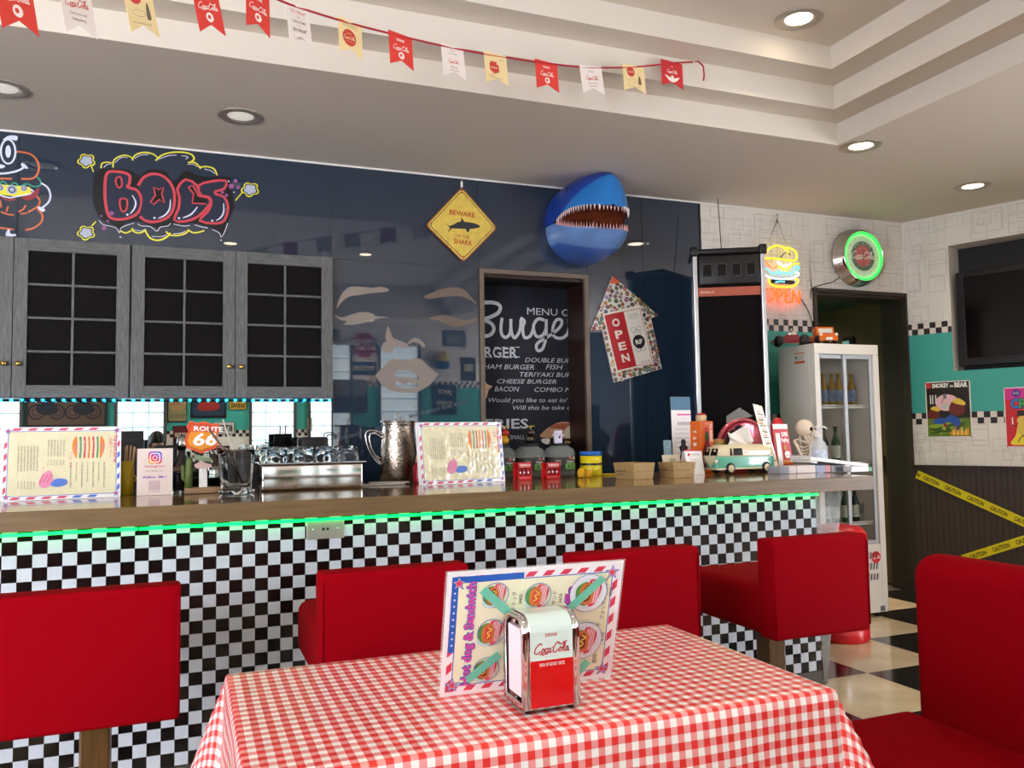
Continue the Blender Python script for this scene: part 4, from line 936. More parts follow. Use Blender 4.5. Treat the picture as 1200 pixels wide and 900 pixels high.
# --- yellow diamond sign
YS = mat('sign_yellow', 'D9BC55', .4, noise=.12, nscale=25); RUST = mat('sign_rust', '8A4A2A', .6, noise=.4, nscale=70); INKB = mat('sign_black', '2B2A33', .5); SRED = mat('sign_red', 'A5331C', .5)
ct = P(541.5, 263.5, Y=YB-.012); q4 = [P(x, y, Y=YB-.012)-ct for x, y in ((541, 219), (583, 267), (543, 308), (498, 264))]
t = thing('warning_sign', 'rusty yellow diamond metal sign with a shark silhouette hanging on the navy wall', 'sign', ct)
def rnd_diamond(k, r=.03):
    pts = []; n = 4
    for i in range(4):
        a, b_, c = Vector((q4[i-1].x, q4[i-1].z)), Vector((q4[i].x, q4[i].z)), Vector((q4[(i+1) % 4].x, q4[(i+1) % 4].z))
        p0_ = b_+(a-b_).normalized()*r; p1_ = b_+(c-b_).normalized()*r
        for s in range(n+1): s /= n; pts.append(tuple(((1-s)**2*p0_+2*s*(1-s)*b_+s*s*p1_)*k))
    return pts[::-1]
q = MB(); q.prism([(x, z) for x, z in rnd_diamond(1)], -.003, .003, RUST, Matrix(((1, 0, 0), (0, 0, -1), (0, 1, 0))).transposed().transposed()); 
q.v = [Vector((v.x, v.y, v.z)) for v in q.v]; q.build('plate', t)
A = Art(lift=.0035); A.poly(rnd_diamond(.975), RUST); A.poly(rnd_diamond(.955), YS); 
A.poly(rnd_diamond(.90), INKB); A.poly(rnd_diamond(.875), YS)
rr_ = random.Random(5)
for k in range(60):
    i = rr_.randrange(4); s = rr_.random(); s = s*s*.5 if rr_.random() < .6 else 1-s*s*.5; a_, b_ = q4[i], q4[(i+1) % 4]; p = (a_*(1-s)+b_*s)*rr_.uniform(.86, .97); A.circ(p.x, p.z, rr_.uniform(.001, .004), RUST, 6); A.z -= A.step
A.z += A.step
A.text('BEWARE', .0, .055, .031, SRED, w=.165, align='C', bold=.02, rot=-3); A.text('OF THE', 0.002, -.085, .022, SRED, w=.086, align='C', bold=.01, rot=-3); A.text('SHARK', .004, -.123, .030, SRED, w=.122, align='C', bold=.02, rot=-3)
g5 = zr(490, 210, 857/100); sh = g5([(265, 435), (310, 470), (345, 462), (390, 435), (428, 425), (432, 385), (448, 408), (462, 428), (520, 435), (570, 445), (622, 470), (610, 488), (580, 492), (560, 498), (518, 500), (505, 535), (488, 528), (475, 500), (420, 498), (340, 495), (320, 510), (302, 540), (305, 515), (318, 490)])
A.poly([(p.x-ct.x, p.z-ct.z) for p in (P(x, y, Y=YB-.012) for x, y in sh)], INKB); A.build('print', t)
q = MB(); q.bx(-.006, .006, -.006, .004, q4[0].z-.004, q4[0].z+.03, WHITE); q.sphere((0, -.004, q4[0].z+.035), .007, STEEL, 8); q.build('hook', t)

# --- shark head
SB = mat('shark_blue', '1B3E9A', .28, spec=.5, noise=.2, nscale=4, coat=.2); SL = mat('shark_light_blue', '1F6FC0', .28, noise=.15, nscale=6, coat=.2); SP = mat('shark_pale_blue', '6C93CC', .3, noise=.2, nscale=4, coat=.2)
MOU = mat('shark_mouth', '6B2F16', .5, noise=.35, nscale=9); TOO = mat('shark_tooth', 'E9DDDA', .35); TOP_ = mat('shark_tooth_pink', 'E0A9A4', .35)
sc_ = P(680, 264, Y=YB); Rb = .258; hinge = .26; LEN = .46
t = thing('shark_head', 'inflatable blue shark head with open toothy mouth on the navy wall under the ceiling', 'shark head', sc_)
def two_tone(m, other, expr):
    """a printed patch with an edge of its own, laid out in the object's coordinates"""
    nt = m.node_tree; b = nt.nodes['Principled BSDF']; src = b.inputs[0].links[0].from_socket
    tc = node(nt, 'ShaderNodeTexCoord'); sp = node(nt, 'ShaderNodeSeparateXYZ'); nt.links.new(tc.outputs['Object'], sp.inputs[0])
    f = mth(nt, 'MULTIPLY', expr(nt, sp.outputs), 60.0); f.node.use_clamp = True; nt.links.new(mixc(nt, f, src, srgb(other)), b.inputs[0])
two_tone(SB, '2478C4', lambda nt, o: mth(nt, 'SUBTRACT', mth(nt, 'SUBTRACT', mth(nt, 'MULTIPLY', o[1], -1.0), .17), mth(nt, 'MULTIPLY', mth(nt, 'MAXIMUM', o[2], 0.0), 1.25)))
two_tone(SP, '3C62B0', lambda nt, o: mth(nt, 'SUBTRACT', mth(nt, 'SUBTRACT', mth(nt, 'MULTIPLY', o[2], -1.0), .15), mth(nt, 'MULTIPLY', mth(nt, 'MAXIMUM', mth(nt, 'ADD', mth(nt, 'MULTIPLY', o[1], -1.0), -.12), 0.0), .35)))
def ax(s): return s**1.0*LEN
def arad(s, e=2.0): return Rb*max(0.0, 1-s**(e-.4))**.5
def hs(s): return max(0.0, min(1.0, (s-hinge)/(1-hinge)))
def lip_u(s): h = hs(s); return -.035+.038*math.sin(math.pi*h**.8)+.045*h
def lip_l(s): h = hs(s); return -.035-.088*h-.012*math.sin(math.pi*h)
def ztop(s): return Rb*max(0, 1-s**2.0)**.68+.08*s+.10*s**3
def upper(u, v):
    s = v**.8; w_ = arad(s, 2.6)*(.9+.1*(1-s)); f = math.pi*u; zu = lip_u(s); zt = max(ztop(s), zu+.001)
    return Vector((w_*math.cos(f), -ax(s), zu+(zt-zu)*math.sin(f)**.85))
def zbot(s): return -.03-(Rb-.02)*(1-(s/.93)**2.3)**.6 if s < .93 else -.03
def lower(u, v):
    s = v*.92; w_ = arad(s/.95, 2.4)*.97; f = math.pi*u; zl = lip_l(s); zb = min(zbot(s)-.02*s, zl-.001)
    return Vector((-w_*math.cos(f), -ax(s), zl+(zb-zl)*math.sin(f)**.9))
q = MB(); n1_, n2_ = 32, 26
q.grid(upper, n1_, n2_, SB)
q.build('upper_head', t, subd=1)
q = MB(); q.grid(lower, n1_, n2_, SP)
q.build('lower_jaw', t, subd=1)
def roof(u, v):
    s = hinge+(.985-hinge)*v; w_ = arad(s, 2.6)*.97; x = -w_+2*w_*u; return Vector((x, -ax(s)+.004, lip_u(s)+.04*math.sin(math.pi*u)*math.sin(math.pi*min(1, v+.1))+.002))
def tongue(u, v):
    s = hinge+(.90-hinge)*v; w_ = arad(s/.95, 2.4)*.96; x = -w_+2*w_*u; return Vector((x, -ax(s)+.004, lip_l(s)-.03*math.sin(math.pi*u)*math.sin(math.pi*min(1, v+.1))-.002))
q = MB(); q.grid(roof, 14, 12, MOU); q.grid(tongue, 14, 12, mat('shark_throat', 'A84E22', .5, noise=.25, nscale=8)); 
q.build('mouth_lining', t, solid=.002)
def tooth(x, y, z, dz, m, tilt=0):
    q = MB(); q.add([(x-.006, y-.003, z), (x+.006, y-.003, z), (x, y+.006, z), (x+tilt, y-.002, z+dz)], [(0, 1, 2), (0, 3, 1), (1, 3, 2), (2, 3, 0)], m); q.build('tooth', t)
for k in range(18):
    s = hinge+.05+(.93-hinge)*k/18
    for sd in (-1, 1):
        if sd == 1 and k < 8: continue
        w_ = arad(s, 2.6)*.95; tooth(sd*w_, -ax(s), lip_u(s)+.004, -.034-.008*(k % 2), TOO)
        s2 = hinge+.05+(.84-hinge)*k/18; w_ = arad(s2/.95, 2.4)*.97; tooth(sd*w_, -ax(s2), lip_l(s2)-.006, .034+.009*(k % 2), TOP_)
for k in range(7): x = -.075+.025*k; tooth(x, -ax(.945)+.01, lip_u(.95)+.004, -.03, TOO); 
for k in range(11): x = -.11+.022*k; s2 = min(.9, .93*(1-(x/.26)**2)**.5); tooth(x, -ax(s2)+.004, lip_l(s2)-.006, .034+.007*(k % 2), TOP_)
q = MB()
for sd, uu in ((-1, .83), (1, .17)):
    e = upper(uu, .40); q.sphere((e.x*1.005, e.y, e.z), (.012, .02, .026), mat('shark_eye_ring', '16306E', .3), 12); q.sphere((e.x*1.03, e.y, e.z), (.010, .012, .016), BLACK, 10); q.sphere((e.x*1.05, e.y-.004, e.z-.006), (.004, .004, .004), WHITE, 8)
    q.build('eye', t); q = MB()

# --- arrow board with the OPEN card
t = thing('arrow_board', 'tilted sticker-covered arrow board with a red OPEN card, right of the menu doorway', 'sign', P(733, 400, Y=YB-.008)); g6 = zr(680, 310, 6.425); Yw = YB-.009
AR = W2(g6([(243, 90), (585, 385), (530, 405), (612, 785), (255, 888), (165, 490), (78, 495)]), Yw)
q = MB(); q.add([(x, YB-.014, z) for x, z in AR]+[(x, YB-.001, z) for x, z in AR], [tuple(range(6, -1, -1))[::-1] if False else (0, 1, 2, 3, 4, 5, 6), tuple(range(13, 6, -1))]+[(k, 7+k, 7+(k+1) % 7, (k+1) % 7) for k in range(7)], mat('board_white', 'D9D6CE', .5)); q.build('board', t, world=True)
A = wallart(YB-.014, .0004)
def inside(x, y, poly, mg=0):
    c = False; n = len(poly)
    for i in range(n):
        x1_, y1_ = poly[i]; x2_, y2_ = poly[(i+1) % n]
        if (y1_ > y) != (y2_ > y) and x < (x2_-x1_)*(y-y1_)/(y2_-y1_)+x1_: c = not c
    return c
pal = [mat('st%d' % i, c, .4) for i, c in enumerate(('5B4A3A', '2F6B3A', '8C3A34', 'B98A3C', '3A3A44', '6E8F5A', 'A87B6A', '42707E', 'D0C9B8', '7A2F52', 'C06A36', '8F8AA0'))]
rr_ = random.Random(11); arx0, arx1 = min(p[0] for p in AR), max(p[0] for p in AR); az0, az1 = min(p[1] for p in AR), max(p[1] for p in AR); n_ = 0
card = W2(g6([(165, 375), (445, 305), (550, 745), (270, 812)]), Yw)
pts_ = []
for _ in range(6000):
    x, z = rr_.uniform(arx0, arx1), rr_.uniform(az0, az1)
    if not inside(x, z, AR) or inside(x, z, card): continue
    if any(not inside(x+dx, z+dz, AR) for dx, dz in ((.009, 0), (-.009, 0), (0, .009), (0, -.009))): continue
    if any((x-a)**2+(z-b_)**2 < .025**2 for a, b_ in pts_): continue
    A.z = .0004; pts_.append((x, z)); r = rr_.uniform(.0155, .019); m1, m2 = rr_.choice(pal), rr_.choice(pal)
    ring_ = [(x+r*rr_.uniform(.7, 1.1)*math.cos(a), z+r*rr_.uniform(.7, 1.1)*math.sin(a)) for a in (0, .9, 1.8, 2.7, 3.6, 4.5, 5.4)]
    A.blob(ring_, m1, 2); A.blob([(x+(a-x)*.6+rr_.uniform(-.003, .003), z+(b_-z)*.55) for a, b_ in ring_], m2, 2); A.circ(x+rr_.uniform(-.004, .004), z+rr_.uniform(-.003, .004), .003, rr_.choice(pal), 6)
A.z = .0012; A.poly(W2(g6([(243, 90), (300, 138), (218, 148)]), Yw), mat('orange_tip', 'D8572E', .4)); A.build('stickers', t, world=True)
t2 = MB(); t2.add([(x, YB-.0185, z) for x, z in card]+[(x, YB-.0145, z) for x, z in card], [(3, 2, 1, 0), (4, 5, 6, 7)]+[(k, (k+1) % 4, 4+(k+1) % 4, 4+k) for k in range(4)], mat('card_white', 'E6E2D6', .4)); t2.build('open_card', t, world=True)
o_ = Vector((card[3][0], YB-.0185, card[3][1])); uu = Vector((card[2][0]-card[3][0], 0, card[2][1]-card[3][1])); vv2 = Vector((card[0][0]-card[3][0], 0, card[0][1]-card[3][1])); cw, ch = uu.length, vv2.length
A = Art(o_, uu, vv2, lift=.0005); CW = mat('card_white'); CRD = mat('card_red', 'B41420', .4)
A.rect(.008, .010, cw*.52, ch-.010, CRD); A.frame(cw*.52, .010, cw-.008, ch-.010, .0035, CRD)
for k, c in enumerate('OPEN'):
    y = ch*(.755-.205*k); A.text(c, cw*.275+(.003*k), y, .052, CW, w=.058, align='C', bold=.03)
    if c in 'PEN':
        for dy in (0, .048): A.rect(cw*.275-.027+.003*k, y+dy, cw*.275-.008+.003*k, y+dy+.0045, CW)
BL = mat('card_black', '16151A', .5)
A.ring(cw*.76, ch*.86, .038, .0015, BL, 24, ry=.018); A.text('WELCOME!', cw*.76, ch*.85, .009, BL, w=.052, align='C', rot=8)
# a plain cartoon figure with a lettered belly
cx_, cy2 = cw*.745, ch*.42
A.circ(cx_, cy2, .046, BL); A.text('RF', cx_, cy2-.015, .030, CW, w=.054, align='C', bold=.04)
for s in (-1, 1): A.ring(cx_+s*.022, cy2+.085, .018, .002, BL)
A.ring(cx_, cy2+.055, .026, .002, BL); A.circ(cx_-.008, cy2+.062, .003, BL); A.circ(cx_+.008, cy2+.062, .003, BL); A.stroke([(cx_-.012, cy2+.045), (cx_, cy2+.038), (cx_+.012, cy2+.045)], .002, BL)
for s in (-1, 1): A.ring(cx_+s*.018, cy2-.055, .022, .002, BL, ry=.012); A.stroke([(cx_+s*.03, cy2+.02), (cx_+s*.045, cy2), (cx_+s*.038, cy2-.02)], .002, BL)
A.scrib(cw*.66, .025, cw*.27, .008, BL); A.build('card_print', t, world=True)

# --- menu banner in the doorway
BAN = mat('banner_cloth', '1E212B', .8, bump=.15, bscale=8, stretch=(5, 1, .3)); CHALK = mat('chalk', 'C4C8CE', .8, noise=.15, nscale=120)
YM = 5.10
t = thing('menu_banner', 'dark cloth menu banner with chalk lettering hanging in the doorway behind the bar', 'banner', P(620, 340, Y=YM))
a_ = P(540, 328, Y=YM); b_ = P(667.5, 334, Y=YM); zt = P(600, 331, Y=YM).z; xb = P(668, 400, Y=YM).x
q = MB(); q.grid(lambda u, v: Vector((1.5+(xb-1.5)*u, YM+.004*math.sin(u*22+.5), .95+(zt-.95)*v)), 60, 4, BAN); q.build('cloth', t, world=True, solid=.002)
q = MB(); q.bx(1.5, xb, YM-.004, YM+.012, zt-.004, zt+.022, mat('green_rail', '0E4A38', .5)); q.build('rail', t, world=True)
A = Art((0, YM-.006, 0), (1, 0, 0), (0, 0, 1), lift=.0012); g7 = zr(550, 310, 7.5); g8 = zr(550, 420, 7.5)
def bt(txt, g, x, y, x2, hpx, bold=0, shear=.25, serif=False, cut=None):
    p = P(*g([(x, y)])[0], Y=YM); p2 = P(*g([(x2, y)])[0], Y=YM); A.text(txt, p.x, p.z, hpx/7.5/170, CHALK, w=p2.x-p.x, bold=bold, shear=shear)
bt('MENU O', g7, 505, 440, 880, 62, shear=0)
def bs(pts, w): A.stroke(W2(g7(pts), YM), w/7.5/165, CHALK, 5)
bs([(-10, 380), (60, 350), (150, 335), (225, 340), (268, 370), (255, 420), (200, 455), (130, 480)], 30); bs([(125, 490), (190, 520), (212, 570), (185, 615), (130, 630), (40, 620)], 30)
bs([(285, 470), (275, 540), (280, 610), (315, 642), (355, 600), (362, 480)], 26); bs([(360, 482), (366, 590), (395, 645), (440, 580), (450, 485)], 26); bs([(445, 470), (480, 500), (465, 560), (480, 640), (530, 630), (560, 560)], 26)
bs([(655, 490), (600, 480), (560, 540), (580, 625), (630, 630), (668, 570), (672, 482)], 26); bs([(672, 482), (672, 560), (670, 640), (640, 740), (595, 755), (590, 700), (660, 650), (740, 600), (800, 540), (805, 490), (760, 490), (730, 560), (740, 630), (800, 650), (850, 620), (872, 560), (868, 480)], 26)
bt('RGER', g7, 130, 815, 420, 88, .02, 0); 
for x in (150, 235, 300, 375, 420): 
    for yy in (812, 728): p = P(*g7([(x-18, yy)])[0], Y=YM); A.rect(p.x, p.z-.003, p.x+.03, p.z+.003, CHALK)
bt('DOUBLE BUR', g7, 485, 858, 884, 40); bt('HAM BURGER', g8, 120, 92, 565, 42); bt('FISH', g8, 668, 96, 818, 42); bt('TERIYAKI BUR', g8, 440, 160, 888, 40); bt('CHEESE BURGER', g8, 240, 220, 760, 38); bt('BACON', g8, 218, 290, 435, 42); bt('COMBO M', g8, 568, 294, 890, 40)
bt('Would you like to eat in?', g8, 165, 385, 858, 38); bt('Will this be take o', g8, 380, 452, 888, 38); bt('FRIES', g8, 140, 618, 515, 82, .02, 0); bt('SMALL', g8, 350, 712, 480, 36)
A.blob(W2(g8([(135, 215), (155, 230), (185, 240), (195, 252), (165, 280), (150, 340), (135, 345)]), YM), mat('hand_tone', 'D8B48C', .6)); A.stroke(W2(g8([(140, 275), (190, 248)]), YM), .006, mat('hand_tone2', 'B98E66', .6))
bc = [(620, 690), (650, 640), (720, 590), (800, 560), (890, 575), (900, 695), (760, 698)]
A.blob(W2(g8(bc), YM), mat('bun_print', 'C99A78', .6)); A.blob(W2(g8([(700, 610), (760, 575), (850, 570), (895, 580), (895, 640), (800, 620)]), YM), mat('bun_print2', 'A8583A', .6)); A.blob(W2(g8([(835, 690), (840, 620), (895, 590), (898, 690)]), YM), mat('bun_print3', 'D8CBB0', .6)); A.blob(W2(g8([(630, 710), (700, 705), (690, 755), (640, 740)]), YM), mat('card_white'))
A.build('lettering', t, world=True)

# --- hair-thin cable above the speaker, neon sign
def tube(name, pts, r, m, t, **k): q = MB(); q.tube([tuple(p) for p in pts], r, m, 6 if r < .004 else 8); return q.build(name, t, world=True, **k)
NZ = YB-.04; g9 = zr(895, 250, 470/60)
t = thing('neon_sign', 'glowing neon burger sign with red OPEN letters hanging on a chain by the doorway', 'neon sign', P(914, 320, Y=NZ))
def neon(nm, col, st): return mat('neon_'+nm, col, .4, emit=st)
NY, NR_, NB, NW_, NRd = neon('yellow', 'FFDE00', 1.5), neon('orange', 'FF5A20', 1.6), neon('blue', '4FD8FF', 1.3), neon('white', 'EDF2FF', 1.3), neon('red', 'FF3A12', 3)
def nt_(pts, m, nm, r=.0052): tube('neon_tube', [P(x, y, Y=NZ) for x, y in smooth_pts(g9(pts), 4)], r, m, t)
nt_([(222, 365), (205, 330), (150, 300), (90, 302), (40, 335), (5, 375), (-20, 405), (10, 412), (100, 415), (200, 425), (260, 435), (295, 425), (305, 385), (285, 345), (240, 320), (190, 318)], NY, 0)
nt_([(128, 445), (160, 472), (200, 480), (248, 460)], NW_, 0); nt_([(135, 478), (165, 505), (205, 525), (250, 480), (290, 462), (325, 464)], NY, 0); nt_([(20, 430), (38, 470), (75, 502), (110, 498), (130, 480)], NR_, 0)
nt_([(0, 500), (40, 515), (70, 548), (110, 548), (140, 530), (155, 560), (180, 540), (240, 555), (290, 530), (325, 505), (305, 485), (280, 500)], NB, 0); nt_([(10, 560), (40, 582), (110, 600), (200, 602), (270, 592), (318, 568), (318, 548), (290, 545)], NW_, 0)
nt_([(110, 632), (150, 625), (190, 628)], NB, 0); nt_([(45, 600), (55, 635), (95, 665), (170, 675), (250, 672), (300, 650), (315, 615), (290, 600)], NY, 0)
nt_([(35, 695), (5, 700), (-5, 750), (10, 800), (40, 808), (75, 795), (100, 750), (85, 700), (55, 692)], NRd, 0, .0065); nt_([(118, 805), (125, 760), (118, 700), (150, 700), (172, 725), (160, 755), (128, 762)], NRd, 0, .0065)
nt_([(235, 705), (200, 705), (198, 755), (200, 812), (240, 815)], NRd, 0, .0065); nt_([(200, 758), (232, 758)], NRd, 0, .0065); nt_([(262, 820), (268, 770), (265, 710), (290, 760), (322, 822), (328, 770), (325, 712)], NRd, 0, .0065)
q = MB(); c1, c2 = P(912, 326, Y=YB), P(936, 340, Y=YB); a_, b_ = P(*g9([(60, 612)])[0], Y=YB), P(*g9([(255, 655)])[0], Y=YB); q.bx(a_.x, b_.x, YB-.035, YB-.004, b_.z, a_.z, BLACK); q.build('transformer', t, world=True, bevel=.003)
tube('wire', [P(x, y, Y=YB-.025) for x, y in smooth_pts(g9([(150, 415), (180, 375), (215, 360), (245, 385)]), 3)], .0035, BLACK, t)
for pts in ([(122, 55), (90, 150), (40, 265)], [(122, 55), (165, 170), (215, 300)]):
    tube('chain', [P(x, y, Y=YB-.03) for x, y in g9(pts)], .0028, STEEL, t)
tube('chain_hook', [P(x, y, Y=YB-.02) for x, y in smooth_pts(g9([(112, 22), (122, 8), (132, 22), (122, 55), (122, 100)]), 3)], .0025, STEEL, t)
tube('power_cord', [P(x, y, Y=YB-.012) for x, y in smooth_pts([(936, 347), (944, 358), (950, 372), (953, 388)], 3)], .0035, BLACK, t)
ln_ = bpy.data.lights.new('neon_glow', 'POINT'); 
bpy.data.lights.remove(ln_)
o = MB(); o.tube([P(841, 233, Y=4.6), P(846, 300, Y=4.55)], .003, BLACK, 6); tag(o.build('hanging_wire'), 'thin black wire dropping from the ceiling to the tall black speaker case', 'cable')

# --- wall clock
fc = P(1001, 303, Y=YB); t = thing('wall_clock', 'round chrome clock with a glowing green ring and red centre above the doorway', 'clock', (fc.x, YB, fc.z))
Mx = Matrix.Rotation(R(90), 3, 'X')   # local z -> -y
q = MB(); prof = [(.188, .0), (.190, .004)]
for k in range(6): z = .008+k*.0155; r = .187-.0035*k; prof += [(r, z), (r+.003, z+.004), (r+.003, z+.009), (r-.002, z+.0125)]
prof += [(.168, .105), (.163, .109), (.158, .108), (.156, .094)]; q.lathe(prof, CHROME, 56, (0, 0, 0), Mx, caps=False); q.build('rim', t)
q = MB(); q.lathe([(0, .092), (.157, .092)], mat('clock_face', 'DDE8CF', .4), 48, (0, 0, 0), Mx, caps=False); q.build('face', t)
q = MB(); q.tube([(.149*math.cos(a), -.098, .149*math.sin(a)) for a in [6.28318*k/48 for k in range(48)]], .0062, neon('green', '00FF3C', 1.8), 8, closed=True); q.build('neon_ring', t)
A = Art((0, -.0925, 0)); A.ring(0, 0, .096, .03, mat('clock_green', '1D5A38', .4), 40); A.circ(0, 0, .069, mat('clock_red', 'C23A2C', .4), 36)
CRM = mat('cream_print', 'EBE6D4', .4); A.coke(0, .004, .195, CRM, .0052); NUM = mat('num', 'A7735E', .5)
for k in range(12): a = math.pi/2-6.28318*(k+1)/12; A.text(str(k+1), .121*math.cos(a), .121*math.sin(a)-.0065, .013, NUM, align='C'); A.z -= A.step
A.z += A.step
for i, ch_ in enumerate('DRINK  DELICIOUS'): a = math.pi/2+.85-1.7*i/15; A.text(ch_, .079*math.cos(a), .079*math.sin(a), .009, CRM, rot=math.degrees(a)-90, align='C'); A.z -= A.step
for i, ch_ in enumerate('ICE COLD'): a = math.pi/2+.6-1.2*i/7; A.text(ch_, .049*math.cos(a), .049*math.sin(a), .008, CRM, rot=math.degrees(a)-90, align='C'); A.z -= A.step
A.build('dial_print', t)
q = MB(); q.box((0, -.1, -.045), (.003, .0015, .09), BLACK); q.build('minute_hand', t); q = MB(); q.box((-.004, -.1015, .022), (.004, .0015, .045), BLACK, Matrix.Rotation(R(-8), 3, 'Y')); q.build('hour_hand', t)
q = MB(); q.lathe([(0, .112), (.158, .109)], mat('clock_glass', 'FFFFFF', .02, alpha=.12, spec=.6), 40, (0, 0, 0), Mx, caps=False); q.build('glass', t)
t.scale = (1.17, .95, 1.17)
o = MB(); o.tube([tuple(P(x, y, Y=YB-.008)) for x, y in smooth_pts([(984, 325), (975, 331), (962, 334), (951, 339), (950, 350)], 4)], .003, BLACK, 6); tag(o.build('clock_cord'), 'thin black cord running from the clock to the doorway trim', 'cable')
t = bpy.data.objects.get('shield_outline'); A = wallart(lift=.0012); gA = zr(420, 450, 5); SHW = mat('shield_white', 'D7D9D6', .5); sp_ = [(195, 395)]
A.stroke(W2([(433, 508), (448, 505), (452, 506)]), .004, SHW, 3); A.stroke(W2([(433, 508), (434, 524), (441, 534), (450, 540)]), .004, SHW, 3); A.build('film', t, world=True)

# ================================================================== BEHIND THE BAR: speaker case, fridge
ar_, al_ = P(896, 283, Y=4.2), P(811, 290, Y=4.42)
t = thing('speaker_case', 'tall black speaker tower with silver edges and an orange band, standing behind the bar', 'speaker', (al_.x, 4.42, 0), rz=math.atan2(ar_.y-al_.y, ar_.x-al_.x))
SW2 = math.hypot(ar_.x-al_.x, ar_.y-al_.y); SH_ = al_.z; BKF = mat('black_fabric', '100E0E', .9, spec=.1, noise=.3, nscale=60); BKP = mat('black_moulding', '141314', .45); SIL = mat('silver_edge', 'D4D6DA', .28, .8)
q = MB(); q.bx(.02, SW2-.02, .02, .30, .02, SH_-.03, BKF); q.build('cabinet', t)
for x in (0, SW2-.03):
    q = MB(); q.bx(x, x+.03, 0, .035, .03, SH_-.045, SIL); q.build('edge_profile', t, bevel=.008, seg=3)
q = MB(); q.rbox(-.006, SW2+.006, -.004, .30, SH_-.05, SH_-.012, .012, BKP, 2); q.build('top_frame', t)
for x in (.012, SW2-.012): q = MB(); q.rbox(x-.026, x+.026, -.012, .05, SH_-.06, SH_+.004, .014, BKP, 3); q.build('corner', t)
q = MB(); q.rbox(.035, SW2-.035, -.002, .03, SH_-.245, SH_-.055, .01, BKP, 2); q.build('control_panel', t)
for k in range(4):
    cx = SW2*(.20+.2*k); q = MB(); w = .031; z0, z1 = SH_-.195, SH_-.11
    for b_ in ((cx-w, cx-w+.006, z0, z1), (cx+w-.006, cx+w, z0, z1), (cx-w, cx+w, z0, z0+.006), (cx-w, cx+w, z1-.006, z1)): q.bx(b_[0], b_[1], -.007, 0, b_[2], b_[3], mat('port_rim', '3A3634', .4))
    q.bx(cx-w+.006, cx+w-.006, -.0035, 0, z0+.006, z1-.006, DARK); q.build('port', t)
OB = mat('orange_band', 'A8543E', .5); q = MB(); q.bx(.03, SW2-.03, .012, .03, SH_-.315, SH_-.26, OB); q.build('band', t)
A = Art((0, .0115, 0), lift=.0005); A.text('Roland', .045, SH_-.294, .012, mat('band_print', 'D6B8A8', .5), w=.085, bold=.03, shear=.2); A.build('lettering', t)

# --- drinks fridge
FWH = mat('fridge_white', 'DCD8CE', .35); FGR = mat('fridge_grey', 'A7ACAF', .35, .2); FY0 = 4.32
fl_, fr_ = P(953.7, 402, Y=FY0), P(1027, 403, Y=FY0); fx0, fx1, fz1 = fl_.x, fr_.x+.012, fl_.z; FD = .36
t = thing('drinks_fridge', 'white drinks fridge with two sliding glass doors at the right end behind the bar', 'fridge', ((fx0+fx1)/2, FY0, 0)); bz, dz = .03, .50
q = MB(); th = .028
q.bx(fx0, fx0+th, FY0+.045, FY0+FD, bz, fz1, FWH); q.bx(fx1-th, fx1, FY0+.045, FY0+FD, bz, fz1, FWH); q.bx(fx0+th, fx1-th, FY0+FD-th, FY0+FD, bz, fz1, FWH); q.bx(fx0+th, fx1-th, FY0+.045, FY0+FD-th, fz1-.05, fz1, FWH); q.bx(fx0+th, fx1-th, FY0+.045, FY0+FD-th, bz, dz, FWH)
q.build('cabinet', t, world=True, bevel=.004)
q = MB(); q.bx(fx0, fx1, FY0, FY0+.045, fz1-.07, fz1, FWH); q.bx(fx0, fx0+.04, FY0, FY0+.045, bz, fz1-.07, FWH); q.bx(fx1-.05, fx1, FY0, FY0+.045, bz, fz1-.07, FWH); q.bx(fx0+.04, fx1-.05, FY0, FY0+.045, bz, dz-.02, FWH); q.build('front_frame', t, world=True, bevel=.004)
GLS = mat('clear_glass', '202624', .02, alpha=.13, spec=.8)
mid = (fx0+fx1)/2-.005; dz0, dz1 = dz-.02, fz1-.07
for nm, a_, b_, y in (('l', fx0+.04, mid+.02, FY0+.024), ('r', mid-.02, fx1-.05, FY0+.010)):
    q = MB(); w = .028
    q.bx(a_, a_+w, y, y+.014, dz0, dz1, FGR); q.bx(b_-w, b_, y, y+.014, dz0, dz1, FGR); q.bx(a_+w, b_-w, y, y+.014, dz0, dz0+w, FGR); q.bx(a_+w, b_-w, y, y+.014, dz1-w, dz1, FGR); dr_ = q.build('door', t, world=True, bevel=.002)
    q = MB(); q.bx(a_+w, b_-w, y+.005, y+.009, dz0+w, dz1-w, GLS); PM[dr_.name] = PM[t.name]; q.build('pane', dr_, world=True)
SHW_ = mat('shelf_white', 'E4E4DC', .4); shz = [P(985, 474, Y=FY0+.06).z-.012, P(985, 538, Y=FY0+.06).z-.03, .62]
for z in shz:
    q = MB()
    for k in range(12): x = fx0+th+.012+(fx1-fx0-2*th-.02)*k/11; q.bx(x-.003, x+.003, FY0+.06, FY0+FD-th-.01, z-.004, z, SHW_)
    q.bx(fx0+th, fx1-th, FY0+.055, FY0+.063, z+.004, z+.010, SHW_); q.bx(fx0+th, fx1-th, FY0+.055, FY0+.063, z-.014, z-.004, SHW_)
    for k in range(23): x = fx0+th+.008+(fx1-fx0-2*th-.016)*k/22; q.bx(x-.002, x+.002, FY0+.056, FY0+.062, z-.005, z+.005, SHW_)
    q.build('shelf', t, world=True)
for z0, k in ((.385, 0), (.315, 1), (.245, 2)):
    q = MB(); q.bx(fx0+.06, fx1-.07, FY0-.001, FY0+.003, z0, z0+.045, mat('vent_white', 'C9C6BC', .5))
    for j in range(16): x = fx0+.08+j*(fx1-fx0-.17)/15; q.box((x, FY0-.002, z0+.0225), (.006, .004, .042), BLACK, Matrix.Rotation(R(14), 3, 'Y'))
    q.build('vent', t, world=True)
